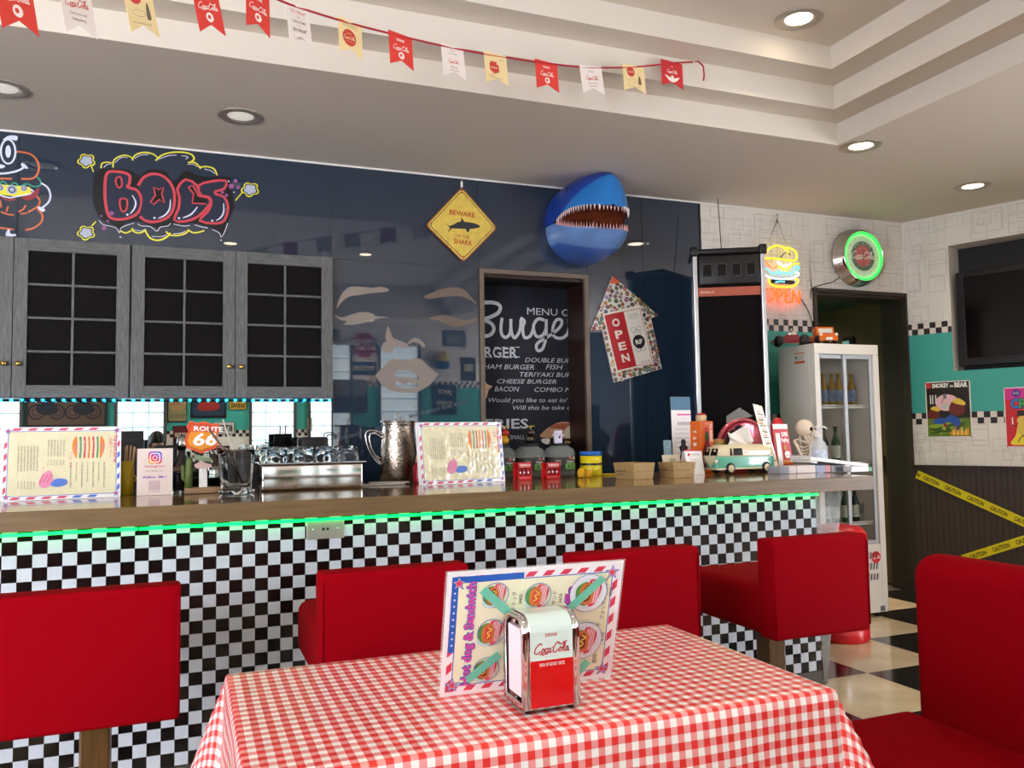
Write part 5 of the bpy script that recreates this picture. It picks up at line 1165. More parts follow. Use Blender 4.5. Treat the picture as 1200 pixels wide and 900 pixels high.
st = P(1027, 653, Y=FY0-.004); A = Art((0, FY0-.001, 0), lift=.0006); A.circ(st.x, st.z, .040, mat('coke_red', 'D0141E', .35), 32); A.coke(st.x, st.z-.001, .072, mat('card_white'), .0022); A.build('round_sticker', t, world=True)
st = P(1034.5, 713, Y=FY0); A = Art((0, FY0-.001, 0), lift=.0006); A.rect(st.x-.02, st.z-.015, st.x+.02, st.z+.018, mat('plate_grey', '4A4A48', .5)); A.scrib(st.x-.016, st.z+.006, .032, .004, SHW_); A.scrib(st.x-.016, st.z-.006, .032, .004, SHW_); A.build('rating_plate', t, world=True)
A = Art((fx0-.0003, 0, 0), (0, -1, 0), (0, 0, 1), lift=.0006); c = P(937, 420, X=fx0); A.rect(-c.y-.05, c.z-.035, -c.y+.05, c.z+.038, mat('sticker_pale', 'DAD6CC', .5)); A.rect(-c.y-.05, c.z-.035, -c.y+.05, c.z-.018, mat('sticker_orange', 'D0662E', .5)); A.rect(-c.y-.05, c.z+.031, -c.y+.05, c.z+.038, mat('sticker_orange')); A.circ(-c.y-.032, c.z+.005, .012, mat('paint_green')); 
for k in range(3): A.scrib(-c.y-.012, c.z-.008+.012*k, .05, .007, INK)
A.build('side_sticker', t, world=True)
for x in (fx0+.05, fx1-.06):
    for y in (FY0+.04, FY0+FD-.05): q = MB(); q.lathe([(.02, 0), (.02, .012), (.012, .014), (.012, .031)], BLACK, 14, (x, y, 0)); q.build('foot', t, world=True)
q = MB(); q.bx(fx1-.002, fx1+.004, FY0+.02, FY0+.03, P(1036, 520, Y=FY0).z-.03, P(1036, 520, Y=FY0).z+.04, FGR); q.build('latch', t, world=True)
# bottles in the fridge
def bottle_mb(g_, lab_, cap, h=.23, r=.030, fill=None):
    b = MB(); b.lathe([(r*.9, 0), (r, .006), (r, h*.52), (r*.85, h*.62), (r*.42, h*.76), (r*.38, h*.93), (r*.45, h*.94), (r*.45, h*.965)], g_, 16); return b
def bottle(loc, glass, labm, cap, lab, grp, h=.23, r=.030, neck=None):
    t = thing('bottle', lab, 'bottle', loc, group=grp)
    bottle_mb(glass, None, None, h, r).build('body', t)
    q = MB(); q.lathe([(r*1.012, h*.14), (r*1.012, h*.48)], labm, 16, caps=False); q.build('label', t)
    if neck: q = MB(); q.lathe([(r*.50, h*.70), (r*.41, h*.80), (r*.40, h*.86)], neck, 14, caps=False); q.build('neck_label', t)
    q = MB(); q.lathe([(r*.5, h*.955), (r*.5, h*.99), (r*.35, h)], cap, 14); q.build('cap', t); return t
AMB = mat('pale_amber_glass', '8C6A1E', .08, spec=.7); LB = mat('beer_label_blue', '66748E', .5, noise=.6, nscale=60); GCP = mat('cap_gold', 'C2B06A', .35, .6); GRB = mat('green_glass', '12401A', .08, spec=.7); LG = mat('beer_label_green', 'C8D2C4', .5, noise=.4, nscale=90); DKG = mat('dark_glass', '151A12', .08, spec=.7); RCP = mat('cap_red', 'B01E1E', .4)
for k, (px, row) in enumerate(((964, 0), (974, 0), (982, 0), (997, 0))):
    x = P(px, 440, Y=FY0+.12).x
    bottle((x, FY0+.12, shz[0]+.001), AMB, LB, GCP, ('amber bottle with a dark blue label, upper fridge shelf, %s' % ('leftmost behind the left door', 'second from the left', 'third, beside the middle door frame', 'alone behind the right door')[k]), 'amber bottles in the fridge')
for k, (px, gl, lb_, cp, lab) in enumerate(((965, DKG, LG, BLACK, 'dark bottle at the left of the middle fridge shelf'), (972, DKG, mat('label_red', 'B43028', .5), RCP, 'dark bottle with a red neck on the middle fridge shelf'), (979, GRB, LG, GRB, 'green bottle on the middle fridge shelf, right of the red-necked one'), (986, GRB, LG, GCP, 'green bottle beside the middle door frame on the middle fridge shelf'))):
    x = P(px, 520, Y=FY0+.12).x; bottle((x, FY0+(.12 if k % 2 == 0 else .17), shz[1]+.001), gl, lb_, cp, lab, 'green bottles in the fridge', .25, .028, mat('label_red') if k == 1 else None)
for k in range(4):
    x = P(966+11.5*k, 590, Y=FY0+.14).x; bottle((x, FY0+.13, shz[2]+.001), DKG if k % 2 else GRB, LG, BLACK, 'dark bottle on the lowest fridge shelf, %s' % ('below the bar top edge at left', 'second from left', 'third from left', 'nearest the middle frame')[k], 'bottles on the lowest fridge shelf', .24, .027)
a_ = P(1008, 605, Y=FY0+.15); t = thing('steel_beaker', 'small glass beaker at the bottom right of the fridge', 'beaker', (a_.x, FY0+.15, shz[2]+.001)); q = MB(); q.lathe([(.025, 0), (.03, .12), (.028, .12), (.024, .004)], GLS, 18, caps=False); q.build('cup', t); q = MB(); q.lathe([(.0248, .003), (.0265, .05)], mat('pale_liquid', 'C8C9B8', .2), 16); q.build('liquid', t)
# toys on the fridge
def toy_car(t, L, Wd, H, bodym, low=True):
    prof = [(-L/2, .25*H), (-L/2, .5*H), (-L*.3, .62*H), (-L*.12, H), (L*.12, H), (L*.26, .62*H), (L*.5, .45*H), (L/2, .22*H)] if low else [(-L/2, .2*H), (-L/2, .55*H), (-.05*L, .55*H), (0, H), (L*.2, H), (L*.26, .6*H), (L*.5, .52*H), (L/2, .2*H)]
    q = MB(); M_ = Matrix(((1, 0, 0), (0, 0, -1), (0, 1, 0))); q.prism(prof, -Wd/2, Wd/2, bodym, M_); q.build('body', t, bevel=.004, seg=3)
    for sx in (-1, 1):
        for sy in (-1, 1):
            q = MB(); q.lathe([(.0, 0), (.024, .0), (.026, .004), (.026, .014), (.022, .018)], BLACK, 18, (sx*L*.31, sy*(Wd/2-.004)-.009, .026), Matrix.Rotation(R(-90), 3, 'X')); q.build('wheel', t)
c = P(937, 402, Y=FY0+.14); t = thing('toy_race_car', 'glossy dark red toy race car with a chrome engine on top of the fridge', 'toy car', (c.x-.02, FY0+.20, fz1+.0005), rz=R(-35)); CRED = mat('toy_dark_red', '7E0F18', .12, coat=.6)
t.scale = (1.25, 1.25, 1.35); toy_car(t, .21, .095, .055, CRED); q = MB(); q.rbox(-.02, .03, -.02, .02, .044, .074, .006, CHROME, 2); q.build('engine', t)
for s in (-1, 1): q = MB(); q.tube([(.0, s*.012, .07), (0, s*.03, .082)], .006, CHROME, 8); q.build('intake', t)
c = P(962, 402, Y=FY0+.12); t = thing('toy_tow_truck', 'orange toy tow truck with a crane arm on top of the fridge', 'toy car', (c.x+.02, FY0+.13, fz1+.0005), rz=R(-105)); OR_ = mat('toy_orange', 'D9661C', .2, coat=.4)
t.scale = (1.15, 1.3, 1.25); toy_car(t, .17, .10, .10, OR_, False); q = MB(); q.bx(.028, .045, -.038, .038, .064, .09, mat('toy_glass', 'D8D4C8', .2)); q.build('windscreen', t, bevel=.003)
q = MB(); q.tube([(-.06, 0, .05), (-.02, .01, .085), (-.1, .015, .11)], .006, mat('toy_rust', 'A34C20', .5), 8); q.build('crane_arm', t)
for s in (-1, 1): q = MB(); q.sphere((.08, s*.042, .052), (.006, .01, .01), mat('lamp_cream', 'EADFC8', .3), 10); q.build('headlamp', t)
q = MB(); q.rbox(.083, .09, -.018, .018, .022, .038, .003, WHITE, 2); q.build('grille', t)

# --- television, posters, tapes
def rloc(t_, z, d=0): return Rw(t_, z, d)
TVT = thing('television', 'large black flat television in the wall recess, cut by the right edge', 'television', rloc(.8, 1.70, .02)); d_ = .035
def tvb(t0, t1, z0, z1, d0, d1, m, nm, **k):
    q = MB(); q.box(CR+TR*((t0+t1)/2)-NR*((d0+d1)/2)+Vector((0, 0, (z0+z1)/2)), (t1-t0, d1-d0, z1-z0), m, Mr); return q.build(nm, TVT, world=True, **k)
TV0, TV1, TZ0, TZ1 = .372, 1.62, 1.705, 2.405; TVK = mat('tv_bezel', '120F10', .3)
for b_ in ((TV0, TV0+.05, TZ0, TZ1), (TV1-.05, TV1, TZ0, TZ1), (TV0+.05, TV1-.05, TZ0, TZ0+.055), (TV0+.05, TV1-.05, TZ1-.045, TZ1)): tvb(*b_, .01, .08, TVK, 'bezel', bevel=.004)
tvb(TV0+.05, TV1-.05, TZ0+.055, TZ1-.045, .02, .03, mat('tv_screen', '0A0606', .12, spec=.5), 'screen')
tvb(TV0+.1, TV1-.1, TZ0+.1, TZ1-.1, .08, .195, BLACK, 'mount')
def poster(lab, TL, w, h, fn, nm='poster'):
    t = thing(nm, lab, 'poster', rloc(TL[0], TL[1]-h)); o_ = rloc(TL[0], TL[1]-h)+NR*.003
    q = MB(); q.box(o_+TR*w/2+Vector((0, 0, h/2))-NR*.001, (w, .002, h), mat('poster_paper', 'E4DFD4', .35), Mr); q.build('sheet', t, world=True)
    A = Art(o_, TR, (0, 0, 1), lift=.0006); fn(A, w, h); A.build('print', t, world=True)
    for u, v in ((.006, .006), (w-.006, .006), (.006, h-.006), (w-.006, h-.006)):
        q = MB(); q.sphere(o_+TR*u+Vector((0, 0, v))+NR*.002, .004, mat('pin', '4A4440', .4), 8); q.build('pin', t, world=True)
    return t
def c_(n, h_): return mat('pr_'+n, h_, .35)
def pB_(A, w, h):
    A.rect(.008, .008, w-.008, h-.008, c_('dk', '231C17')); A.rect(.008, .008, w-.008, h*.34, c_('gr1', '5E7A22'))
    r = random.Random(4)
    for k in range(14): A.blob([(w*r.uniform(.05, .9), h*r.uniform(.05, .3)) for _ in range(4)], c_('gr%d' % (k % 3+2), ('8FA838', '3E5A1E', 'A7B24A')[k % 3])); A.z -= A.step*.5
    A.circ(w*.45, h*.60, w*.22, c_('pink', 'E3B7BA'), 18, ry=h*.13); A.blob([(w*.22, h*.66), (w*.4, h*.76), (w*.62, h*.74), (w*.72, h*.66), (w*.6, h*.6), (w*.45, h*.52), (w*.3, h*.55)], c_('pink', ''))
    for x in (.1, .15, .22): A.rect(w*x, h*.60, w*x+.008, h*.76, WHITE)
    for bx_, by_, s in ((.70, .50, 1), (.18, .42, .75)):
        A.blob([(w*(bx_-.17*s), h*(by_-.08*s)), (w*(bx_-.14*s), h*(by_+.1*s)), (w*bx_, h*(by_+.16*s)), (w*(bx_+.15*s), h*(by_+.08*s)), (w*(bx_+.12*s), h*(by_-.1*s))], c_('brn', '6B2A22')); A.blob([(w*(bx_-.1*s), h*(by_+.12*s)), (w*(bx_+.02*s), h*(by_+.19*s)), (w*(bx_+.17*s), h*(by_+.12*s)), (w*(bx_+.15*s), h*(by_+.06*s))], c_('hat', 'E0BE3E'))
    A.blob([(w*.42, h*.30), (w*.55, h*.40), (w*.72, h*.33), (w*.75, h*.26), (w*.66, h*.16), (w*.60, h*.24)], c_('jean', '2C55A8')); A.blob([(w*.16, h*.30), (w*.3, h*.35), (w*.42, h*.33), (w*.42, h*.25), (w*.3, h*.24), (w*.18, h*.25)], c_('jean', ''))
    A.blob([(w*.62, h*.12), (w*.72, h*.14), (w*.74, h*.18), (w*.64, h*.2)], c_('shoe', '4C4A54')); A.circ(w*.42, h*.22, w*.045, c_('rb', '8E3A34'))
    A.circ(w*.44, h*.55, w*.07, c_('gry', 'B9C0B4'), 14); A.stroke([(w*.36, h*.60), (w*.42, h*.72)], .004, BLACK); A.circ(w*.44, h*.73, w*.04, c_('gry2', '6E6E74'), 12, ry=h*.05)
    for k in range(9): A.blob([(w*(.55+.045*k), h*.03), (w*(.53+.045*k), h*.08), (w*(.56+.045*k), h*(.12+.04*(k % 3))), (w*(.58+.045*k), h*.06)], c_('fl%d' % (k % 2), ('E08A2A', 'E8CC5A')[k % 2]))
    A.rect(.008, h-.05, w*.14, h-.010, c_('lred', 'C23A2C')); A.text('SMOKEY', w*.16, h-.046, .030, c_('crm', 'F2EFE2'), w=w*.38, bold=.05); A.text('the', w*.56, h-.046, .018, c_('crm', ''), w=w*.08, bold=.03); A.text('BEAR', w*.66, h-.048, .034, c_('crm', ''), w=w*.29, bold=.05)
(tA, zA), (tB, zB) = PR(1084, 448), PR(1139, 513)
poster('comic poster titled SMOKEY the BEAR with a forest scene, pinned by the doorway', (tA, zA), .318, .422, pB_)
def pC_(A, w, h):
    A.rect(.006, .006, w-.006, h-.006, c_('hot', 'C9202E')); A.rect(.006, h*.80, w-.006, h-.006, c_('mag', 'C8288A'))
    A.circ(w*.20, h*.90, w*.07, c_('vio', '4A2A86')); A.text('U.S.', w*.20, h*.885, .018, WHITE, align='C'); A.text('PEANUT', w*.42, h*.86, .045, c_('red3', 'B5362C'), w=w*.5, bold=.05)
    for k, (ch_, cc) in enumerate(zip('CRUNCH', ('2F7FC8', '3E9A4A', 'E0C83A', 'C8288A', '2F7FC8', '3E9A4A'))): A.text(ch_, w*(.17+.135*k), h*.655, .065, c_('nav', '1E2A5A'), w=.062, align='C', bold=.09); A.text(ch_, w*(.17+.135*k), h*.655, .065, c_('cr%d' % k, cc), w=.056, align='C', bold=.03)
    A.blob([(w*.08, h*.05), (w*.16, h*.2), (w*.2, h*.36), (w*.3, h*.55), (w*.5, h*.6), (w*.8, h*.5), (w*.92, h*.3), (w*.9, h*.06), (w*.4, h*.04)], c_('yel', 'E8D23A'))
    A.rect(w*.2, h*.53, w*.36, h*.61, c_('dk', '')); A.rect(w*.17, h*.52, w*.39, h*.535, c_('dk', '')); A.circ(w*.28, h*.44, w*.09, c_('pea', 'D8B84A'), 16, ry=h*.08); A.circ(w*.27, h*.30, w*.08, c_('pea', ''), 16, ry=h*.1)
    for s in (-1, 1): A.stroke([(w*.27, h*.2), (w*(.27+.06*s), h*.12), (w*(.30+.1*s), h*.08)], .006, BLACK); A.stroke([(w*(.27+.08*s), h*.33), (w*(.27+.16*s), h*.38)], .005, BLACK)
    A.rect(w*.11, h*.38, w*.13, h*.5, WHITE)
(tA, zA) = PR(1176, 454.5)
poster('red and yellow snack poster with colourful letters, pinned near the right edge', (tA, zA), .40, .424, pC_)
TPY = mat('caution_yellow', 'D8CB1E', .3, spec=.6); TPB = mat('caution_black', '15130F', .4)
def tape(p0_, p1_, lab, off, w=.062):
    (t0, z0), (t1, z1) = PR(*p0_), PR(*p1_); dv = Vector((t1-t0, z1-z0)); dv.normalize(); L_ = 1.15
    t = thing('caution_tape', lab, 'tape', rloc(t0, z0)+NR*.02, group='caution tapes on the brown wainscot'); o_ = rloc(t0, z0)+NR*(.0265+off); u = TR*dv.x+Vector((0, 0, dv.y)); v = NR.cross(u)*1; 
    if v.z < 0: v = -v
    q = MB(); Mq = Matrix((u, u.cross(v)*-1, v)).transposed(); q.box(o_+u*L_/2, (L_, .0008, w), TPY, Mq); q.build('strip', t, world=True)
    A = Art(o_-v*w/2, u, v, lift=.0009); k = 0; x = -.03
    A.text('N', .004, w*.26, w*.48, TPB, w=.02, bold=.03); x = .055
    while x < L_-.13: A.text('CAUTION', x, w*.26, w*.48, TPB, w=.118, bold=.03); x += .165
    A.build('lettering', t, world=True)
tape((1076, 555.5), (1200, 611), 'yellow CAUTION tape sloping down to the right across the wainscot', .0)
tE = (1130, 655); tape(tE, (1200, 633), 'lower yellow CAUTION tape rising to the right behind the red bench', .001)

# ================================================================== BUNTING in the coffer
pts2 = [(-30, -38, 2.05), (13, -32, 2.12), (85, -22, 2.25), (159, -18, 2.4), (239, -14, 2.55), (302, -8, 2.68), (348, 8, 2.80), (410, 27, 2.93), (469, 42, 3.03), (530, 56, 3.13), (580, 65, 3.2), (640, 74, 3.28), (692, 79, 3.33), (742, 78.5, 3.38), (787, 74, 3.42), (814, 72.5, 3.443)]
def BP(x, y, Yd): return P(x, y, Y=Yd)
RIBB = mat('red_ribbon', 'A81426', .5)
t = BT = thing('bunting', 'paper bunting of red, cream and white flags strung across the stepped coffer', 'bunting', BP(*pts2[-1]))
q = MB(); path = [BP(*p) for p in smooth_pts(pts2, 4)]
vs = []
for p in path: vs += [p+Vector((0, 0, .004)), p+Vector((0, -.0012, -.004)), p+Vector((0, .0012, -.004))]
n_ = len(path); q.add(vs, [(3*i+a, 3*i+b_, 3*i+3+b_, 3*i+3+a) for i in range(n_-1) for a, b_ in ((0, 1), (1, 2), (2, 0))], RIBB); q.build('ribbon', t, world=True)
e_p = BP(*pts2[-1]); q = MB(); q.tube([e_p, e_p+Vector((.012, -.012, .0)), e_p+Vector((.03, -.03, -.03)), e_p+Vector((.034, -.03, -.075)), e_p+Vector((.028, -.03, -.105))], .004, RIBB, 6); q.build('loose_end', t, world=True)
q = MB(); q.box(e_p, (.016, .006, .016), mat('clear_tape', 'DDDAD2', .3)); q.build('tape_tab', t, world=True)
FLR, FLY, FLW = mat('flag_red', 'D63A2C', .7), mat('flag_cream', 'E6CF98', .7), mat('flag_white', 'E6DCD2', .7); FLD = mat('flag_dark_red', 'C32A2C', .7); FRI = mat('flag_ink_red', 'C5382F', .6); FWI = mat('flag_ink_white', 'EFE2D8', .6); FKI = mat('flag_ink_dark', '6B5A48', .6)
flags = [(787, 'D', .11, -8, 'w1'), (742, 'Y', .105, -5, 'y1'), (692, 'W', .105, 2, 'w2'), (640, 'R', .105, -2, 'r1'), (580, 'Y', .107, 1, 'y2'), (530, 'W', .108, 1, 'w3'), (469, 'R', .11, -2, 'r1'), (410, 'Y', .11, -4, 'y3'), (348, 'W', .112, 4, 'w4'), (302, 'R', .114, -10, 'r2'), (239, 'R', .115, 4, 'r3'), (159, 'Y', .118, 3, 'y4'), (85, 'W', .12, 2, 'w2'), (13, 'R', .12, 2, 'r3')]
labs = ['dark red bunting flag with white wings, rightmost on the cord', 'cream bunting flag with red disc and bottle, next to the rightmost flag', 'white bunting flag with red script, third from the right end', 'red bunting flag with white script, fourth from the right end', 'cream bunting flag with a red bottle crate print', 'white flag with thin red script between a cream and a red flag', 'red bunting flag with white script and a white emblem, right of the cream disc flag', 'cream bunting flag with a large red disc, left of the middle', 'white bunting flag reading six pack, near the top edge', 'tilted red bunting flag reading in white script, touching the top edge', 'red bunting flag with only its tails in view at the top edge', 'cream bunting flag with a bottle, cut by the top edge', 'white bunting flag cut by the top edge, second from the left', 'orange-red bunting flag at the top left corner']
from bisect import bisect
for i, (px, cc, hgt, tilt, kind) in enumerate(flags):
    k = [p[0] for p in pts2].index(px); p = BP(*pts2[k]); nx_ = BP(*pts2[min(k+1, len(pts2)-1)]); pv = BP(*pts2[k-1]); u = (nx_-pv); u.z *= .5; u.normalize()
    w = .138-.0042*i if i < 9 else .1; h = .138 if i > 8 else .132; m = {'R': FLR, 'D': FLD, 'Y': FLY, 'W': FLW}[cc]; ik = FWI if cc in 'RD' else FRI
    v = Vector((-.05 if tilt < 0 else .03, .02, 1)); rot = Matrix.Rotation(R(tilt), 3, u.cross(v)); u2 = (rot @ u).normalized(); v2 = (rot @ v); v2 = (v2-u2*v2.dot(u2)).normalized()
    A = Art(p-u2*w/2-v2*h+v2*.008, u2, v2, lift=.0); out = [(0, 0), (w/2, .026), (w, 0), (w, h), (0, h)]; q = MB(); nn_ = A.n
    A0 = [A.o+A.u*a+A.v*b_ for a, b_ in out]; q.add([x+nn_*.0006 for x in A0]+[x-nn_*.0006 for x in A0], [(0, 1, 4), (1, 3, 4), (1, 2, 3), (9, 6, 5), (9, 8, 6), (8, 7, 6)]+[(j, 5+j, 5+(j+1) % 5, (j+1) % 5) for j in range(5)], m); fo = q.build('flag', BT, world=True, label=labs[i].replace('bunting flag', 'flag')); PM[fo.name] = PM[BT.name]
    A.z = .0009
    if kind == 'w1': A.text('Enjoy', w/2, h*.78, .006, ik, align='C'); A.coke(w/2, h*.60, .07, ik); A.blob([(w*.15, h*.44), (w*.42, h*.36), (w*.5, h*.42), (w*.58, h*.36), (w*.85, h*.44), (w*.66, h*.24), (w*.5, h*.2), (w*.34, h*.24)], ik, 2); A.circ(w*.5, h*.40, .008, ik)
    elif kind[0] == 'y' and kind in ('y1', 'y4'): A.circ(w*.36, h*.74, .024, FRI); A.coke(w*.36, h*.74, .038, FLY); A.blob([(w*.68, h*.32), (w*.69, h*.50), (w*.73, h*.62), (w*.77, h*.62), (w*.81, h*.50), (w*.82, h*.32)], FKI, 2); A.ring(w*.42, h*.40, .022, .0008, FKI, ry=.009); A.scrib(w*.15, h*.20, w*.6, .004, FKI)
    elif kind == 'y2': A.blob([(w*.22, h*.44), (w*.22, h*.66), (w*.4, h*.72), (w*.62, h*.62), (w*.62, h*.40), (w*.4, h*.34)], FRI, 1)
    if kind == 'y2':
        A.z += .0001
        for k in range(3): A.circ(w*(.3+.1*k), h*.7, .005, FRI)
        A.text('DRINK', w*.42, h*.5, .008, FLY, align='C', bold=.02); A.scrib(w*.15, h*.26, w*.25, .005, FRI); A.scrib(w*.2, h*.2, w*.55, .004, FKI); A.scrib(w*.66, h*.8, w*.2, .005, FKI)
    elif kind == 'y3': A.scrib(w*.2, h*.86, w*.6, .005, FKI); A.scrib(w*.15, h*.80, w*.65, .005, FKI); A.circ(w*.45, h*.5, .031, FRI); A.text('DRINK', w*.45, h*.60, .005, FLY, align='C'); A.coke(w*.45, h*.5, .055, FLY); A.scrib(w*.28, h*.38, w*.35, .003, FLY)
    elif kind in ('r1', 'r2', 'r3'): A.text('DRINK', w/2, h*.76, .009, ik, align='C', bold=.03); A.coke(w/2, h*.56, .078, ik, .0022); A.circ(w/2, h*.34, .014, ik); A.circ(w/2-.002, h*.345, .006, m)
    elif kind == 'w2': A.text('Drink', w/2, h*.76, .009, FKI, align='C'); A.coke(w/2, h*.56, .075, FRI); A.text('Delicious and', w/2, h*.36, .007, FKI, align='C'); A.text('Refreshing', w/2, h*.26, .007, FKI, align='C')
    elif kind == 'w3': A.text('Buy it', w/2, h*.82, .008, FRI, align='C', shear=.3); A.text('BY THE BOX', w/2, h*.72, .006, FKI, align='C'); A.coke(w/2, h*.50, .055, FRI); A.text('Refresh', w/2, h*.30, .009, FKI, align='C', shear=.3); A.text('YOUR GUESTS', w/2, h*.21, .006, FKI, align='C')
    elif kind == 'w4': A.text('"It\'s Nicer', w/2, h*.76, .012, FRI, align='C', w=.07, shear=.3); A.text('TO', w/2, h*.64, .006, FKI, align='C'); A.text('TAKE HOME', w/2, h*.52, .008, FKI, align='C', bold=.02); A.text('A', w/2, h*.42, .006, FKI, align='C'); A.text('SIX PACK"', w/2, h*.30, .010, FKI, align='C', bold=.03)
    A.build('print', fo, world=True)

# ================================================================== ON THE BAR TOP
Zc = CT+.0008
def st(px, py): return P(px, py, Z=Zc)
def hh(px, py, y): return P(px, py, Y=y).z-Zc
GLASS = mat('drinking_glass', 'FFFFFF', .01, trans=1, ior=1.17, spec=1.0)
def clear(nm, prof, t, n=24): q = MB(); q.lathe(prof, GLASS, n, caps=False); return q.build(nm, t)
# laminated landscape menus
CRUM = mat('crumpled_cream', 'DCD5AE', .16, spec=.6, coat=1, crough=.12, bump=.6, bscale=26); CRUW = mat('crumpled_white', 'EDEBEC', .16, spec=.6, coat=1, crough=.12, bump=.6, bscale=26)
RDL = mat('menu_red_faded', 'CF5068', .3); BLL = mat('menu_blue_faded', '4E74C4', .3); INF = mat('ink_faded', '6E675C', .4); PKF = mat('menu_pink_faded', 'D88AA8', .3); ORL = mat('menu_orange', 'E0863C', .3); GRL = mat('menu_green', '4E9468', .3)
def bar_menu(lab, bl, br, tl, tr):
    a, b_ = st(*bl), st(*br); b_.y = a.y+(b_.y-a.y)*.6; k = P(br[0], br[1], Y=b_.y); b_ = Vector((k.x, b_.y, Zc)); u = (b_-a); w = u.length; u.normalize(); out = Vector((u.y, -u.x, 0))
    if out.y > 0: out = -out
    bestl = None
    for ln in [j*.02 for j in range(0, 26)]:
        v = (Vector((0, 0, 1))-out*ln).normalized(); n3 = u.cross(v); d = ray(*tl); p = CAM+d*((a-CAM).dot(n3)/d.dot(n3))-a; e = abs(p.dot(u)-(0 if abs(tl[0]-bl[0]) < 2 else (tl[0]-bl[0])/900.))
        if bestl is None or e < bestl[0]: bestl = (e, v, p.dot(v))
    v = (Vector((0, 0, 1))-out*.12).normalized(); n3 = u.cross(v); d = ray(*tl); h = (CAM+d*((a-CAM).dot(n3)/d.dot(n3))-a).dot(v)
    t = thing('menu_card', lab, 'menu', a, group='laminated menus on the bar'); M_ = Matrix((u, u.cross(v)*-1, v)).transposed()
    for off, nm in ((0, 'sheet'), (1, 'sheet')):
        sh_ = u*(-.010*off)+(-out)*(.006*off)-v*.0; q = MB(); q.box(a+u*w/2+v*h/2+sh_+n3*0, (w, .0012, h), CRUW, M_); q.build(nm, t, world=True)
    q = MB(); q.box(a+u*w/2-out*.082+Vector((0, 0, .05)), (w*.4, .10, .09), mat('menu_prop', '2A2624', .6), Matrix.Rotation(math.atan2(u.y, u.x), 3, 'Z')); q.build('prop_block', t, world=True, bevel=.002)
    A = Art(a, u, v, lift=.0009); m_ = .016
    A.rect(m_, m_, w-m_, h-m_, BLL); A.rect(m_+.0025, m_+.0025, w-m_-.0025, h-m_-.0025, CRUM)
    for x0 in [m_+.01+.055*i for i in range(int((w-.06)/.055))]:
        for y0, mm in ((h-.014, RDL), (.004, RDL if x0 < w*.55 else BLL)): A.poly([(x0, y0), (x0+.03, y0), (x0+.042, y0+.010), (x0+.012, y0+.010)], mm); A.z -= A.step
    for y0 in [m_+.01+.045*i for i in range(int((h-.05)/.045))]:
        for x0, mm in ((.004, RDL), (w-.014, RDL if y0 > h*.62 else BLL)): A.poly([(x0, y0), (x0, y0+.022), (x0+.010, y0+.032), (x0+.010, y0+.010)], mm); A.z -= A.step
    A.z += A.step
    for x, y in ((m_, m_), (m_, h-m_), (w-m_, m_), (w-m_, h-m_)): A.star(x, y, .014, BLL); A.star(x, y, .009, RDL)
    A.text('This store burger', w*.935, h*.88, .014*w/.43, RDL, w=h*.40, rot=-90, bold=.03); A.text('(店舗バーガー)', w*.895, h*.84, .011*w/.43, RDL, w=h*.27, rot=-90)
    bx_ = w*.715; 
    for s in (-1, 1): A.blob([(bx_+s*w*.10, h*.86), (bx_+s*w*.135, h*.80), (bx_+s*w*.14, h*.70), (bx_+s*w*.125, h*.62), (bx_+s*w*.10, h*.56)], ORL); A.text('Buns', bx_+s*w*.112, h*.76, .007, BLL, w=h*.11, rot=-90)
    for i, (mm, tx_) in enumerate(((GRL, 'Lettuce'), (RDL, 'Sauce'), (ORL, 'Cheese'), (RDL, 'Patty'), (GRL, 'Pickles'))): x = bx_+w*(.075-.037*i); A.stroke([(x, h*.86), (x+.002, h*.71), (x, h*.56)], .007, mm, 2); A.z += .0001; A.text(tx_, x-.003, h*.80, .005, CRUM, w=h*.17, rot=-90)
    for i in range(7): x = w*(.85-.048*i); A.scrib(x, h*.50, h*(.34 if i % 2 == 0 else .26), .007 if i % 2 == 0 else .005, INF, rot=-90, seed=i)
    for x, yv, L_ in ((.55, .64, .26), (.325, .44, .25)): A.text('トッピング', w*x, h*yv, .010, RDL, w=h*L_*.8, rot=-90)
    for i in range(6): A.scrib(w*(.50-.026*i), h*.82, h*.22, .006, INF, rot=-90, seed=20+i); A.scrib(w*(.50-.026*i), h*.54, h*.07, .006, INF, rot=-90, seed=40+i)
    for i in range(7): A.scrib(w*(.28-.026*i), h*.74, h*.33, .006, INF, rot=-90, seed=60+i)
    for i in range(6): A.scrib(w*(.26-.026*i), h*.26, h*.10, .005, INF, rot=-90, seed=80+i)
    A.blob([(w*.30, h*.22), (w*.33, h*.34), (w*.39, h*.40), (w*.42, h*.30), (w*.40, h*.20), (w*.34, h*.16)], PKF); A.blob([(w*.40, h*.20), (w*.44, h*.28), (w*.53, h*.27), (w*.53, h*.2), (w*.46, h*.17)], BLL)
    for i in range(3): A.stroke([(w*(.31+.03*i), h*.23), (w*(.345+.03*i), h*.35)], .003, RDL)
    A.build('print', t, world=True); return t
bar_menu('laminated landscape menu standing at the left end of the bar', (1, 588), (141, 582), (3, 501), (142, 500))
bar_menu('laminated landscape menu standing in the middle of the bar beside the steel jug', (494, 569), (592, 563), (489, 495), (587, 491))
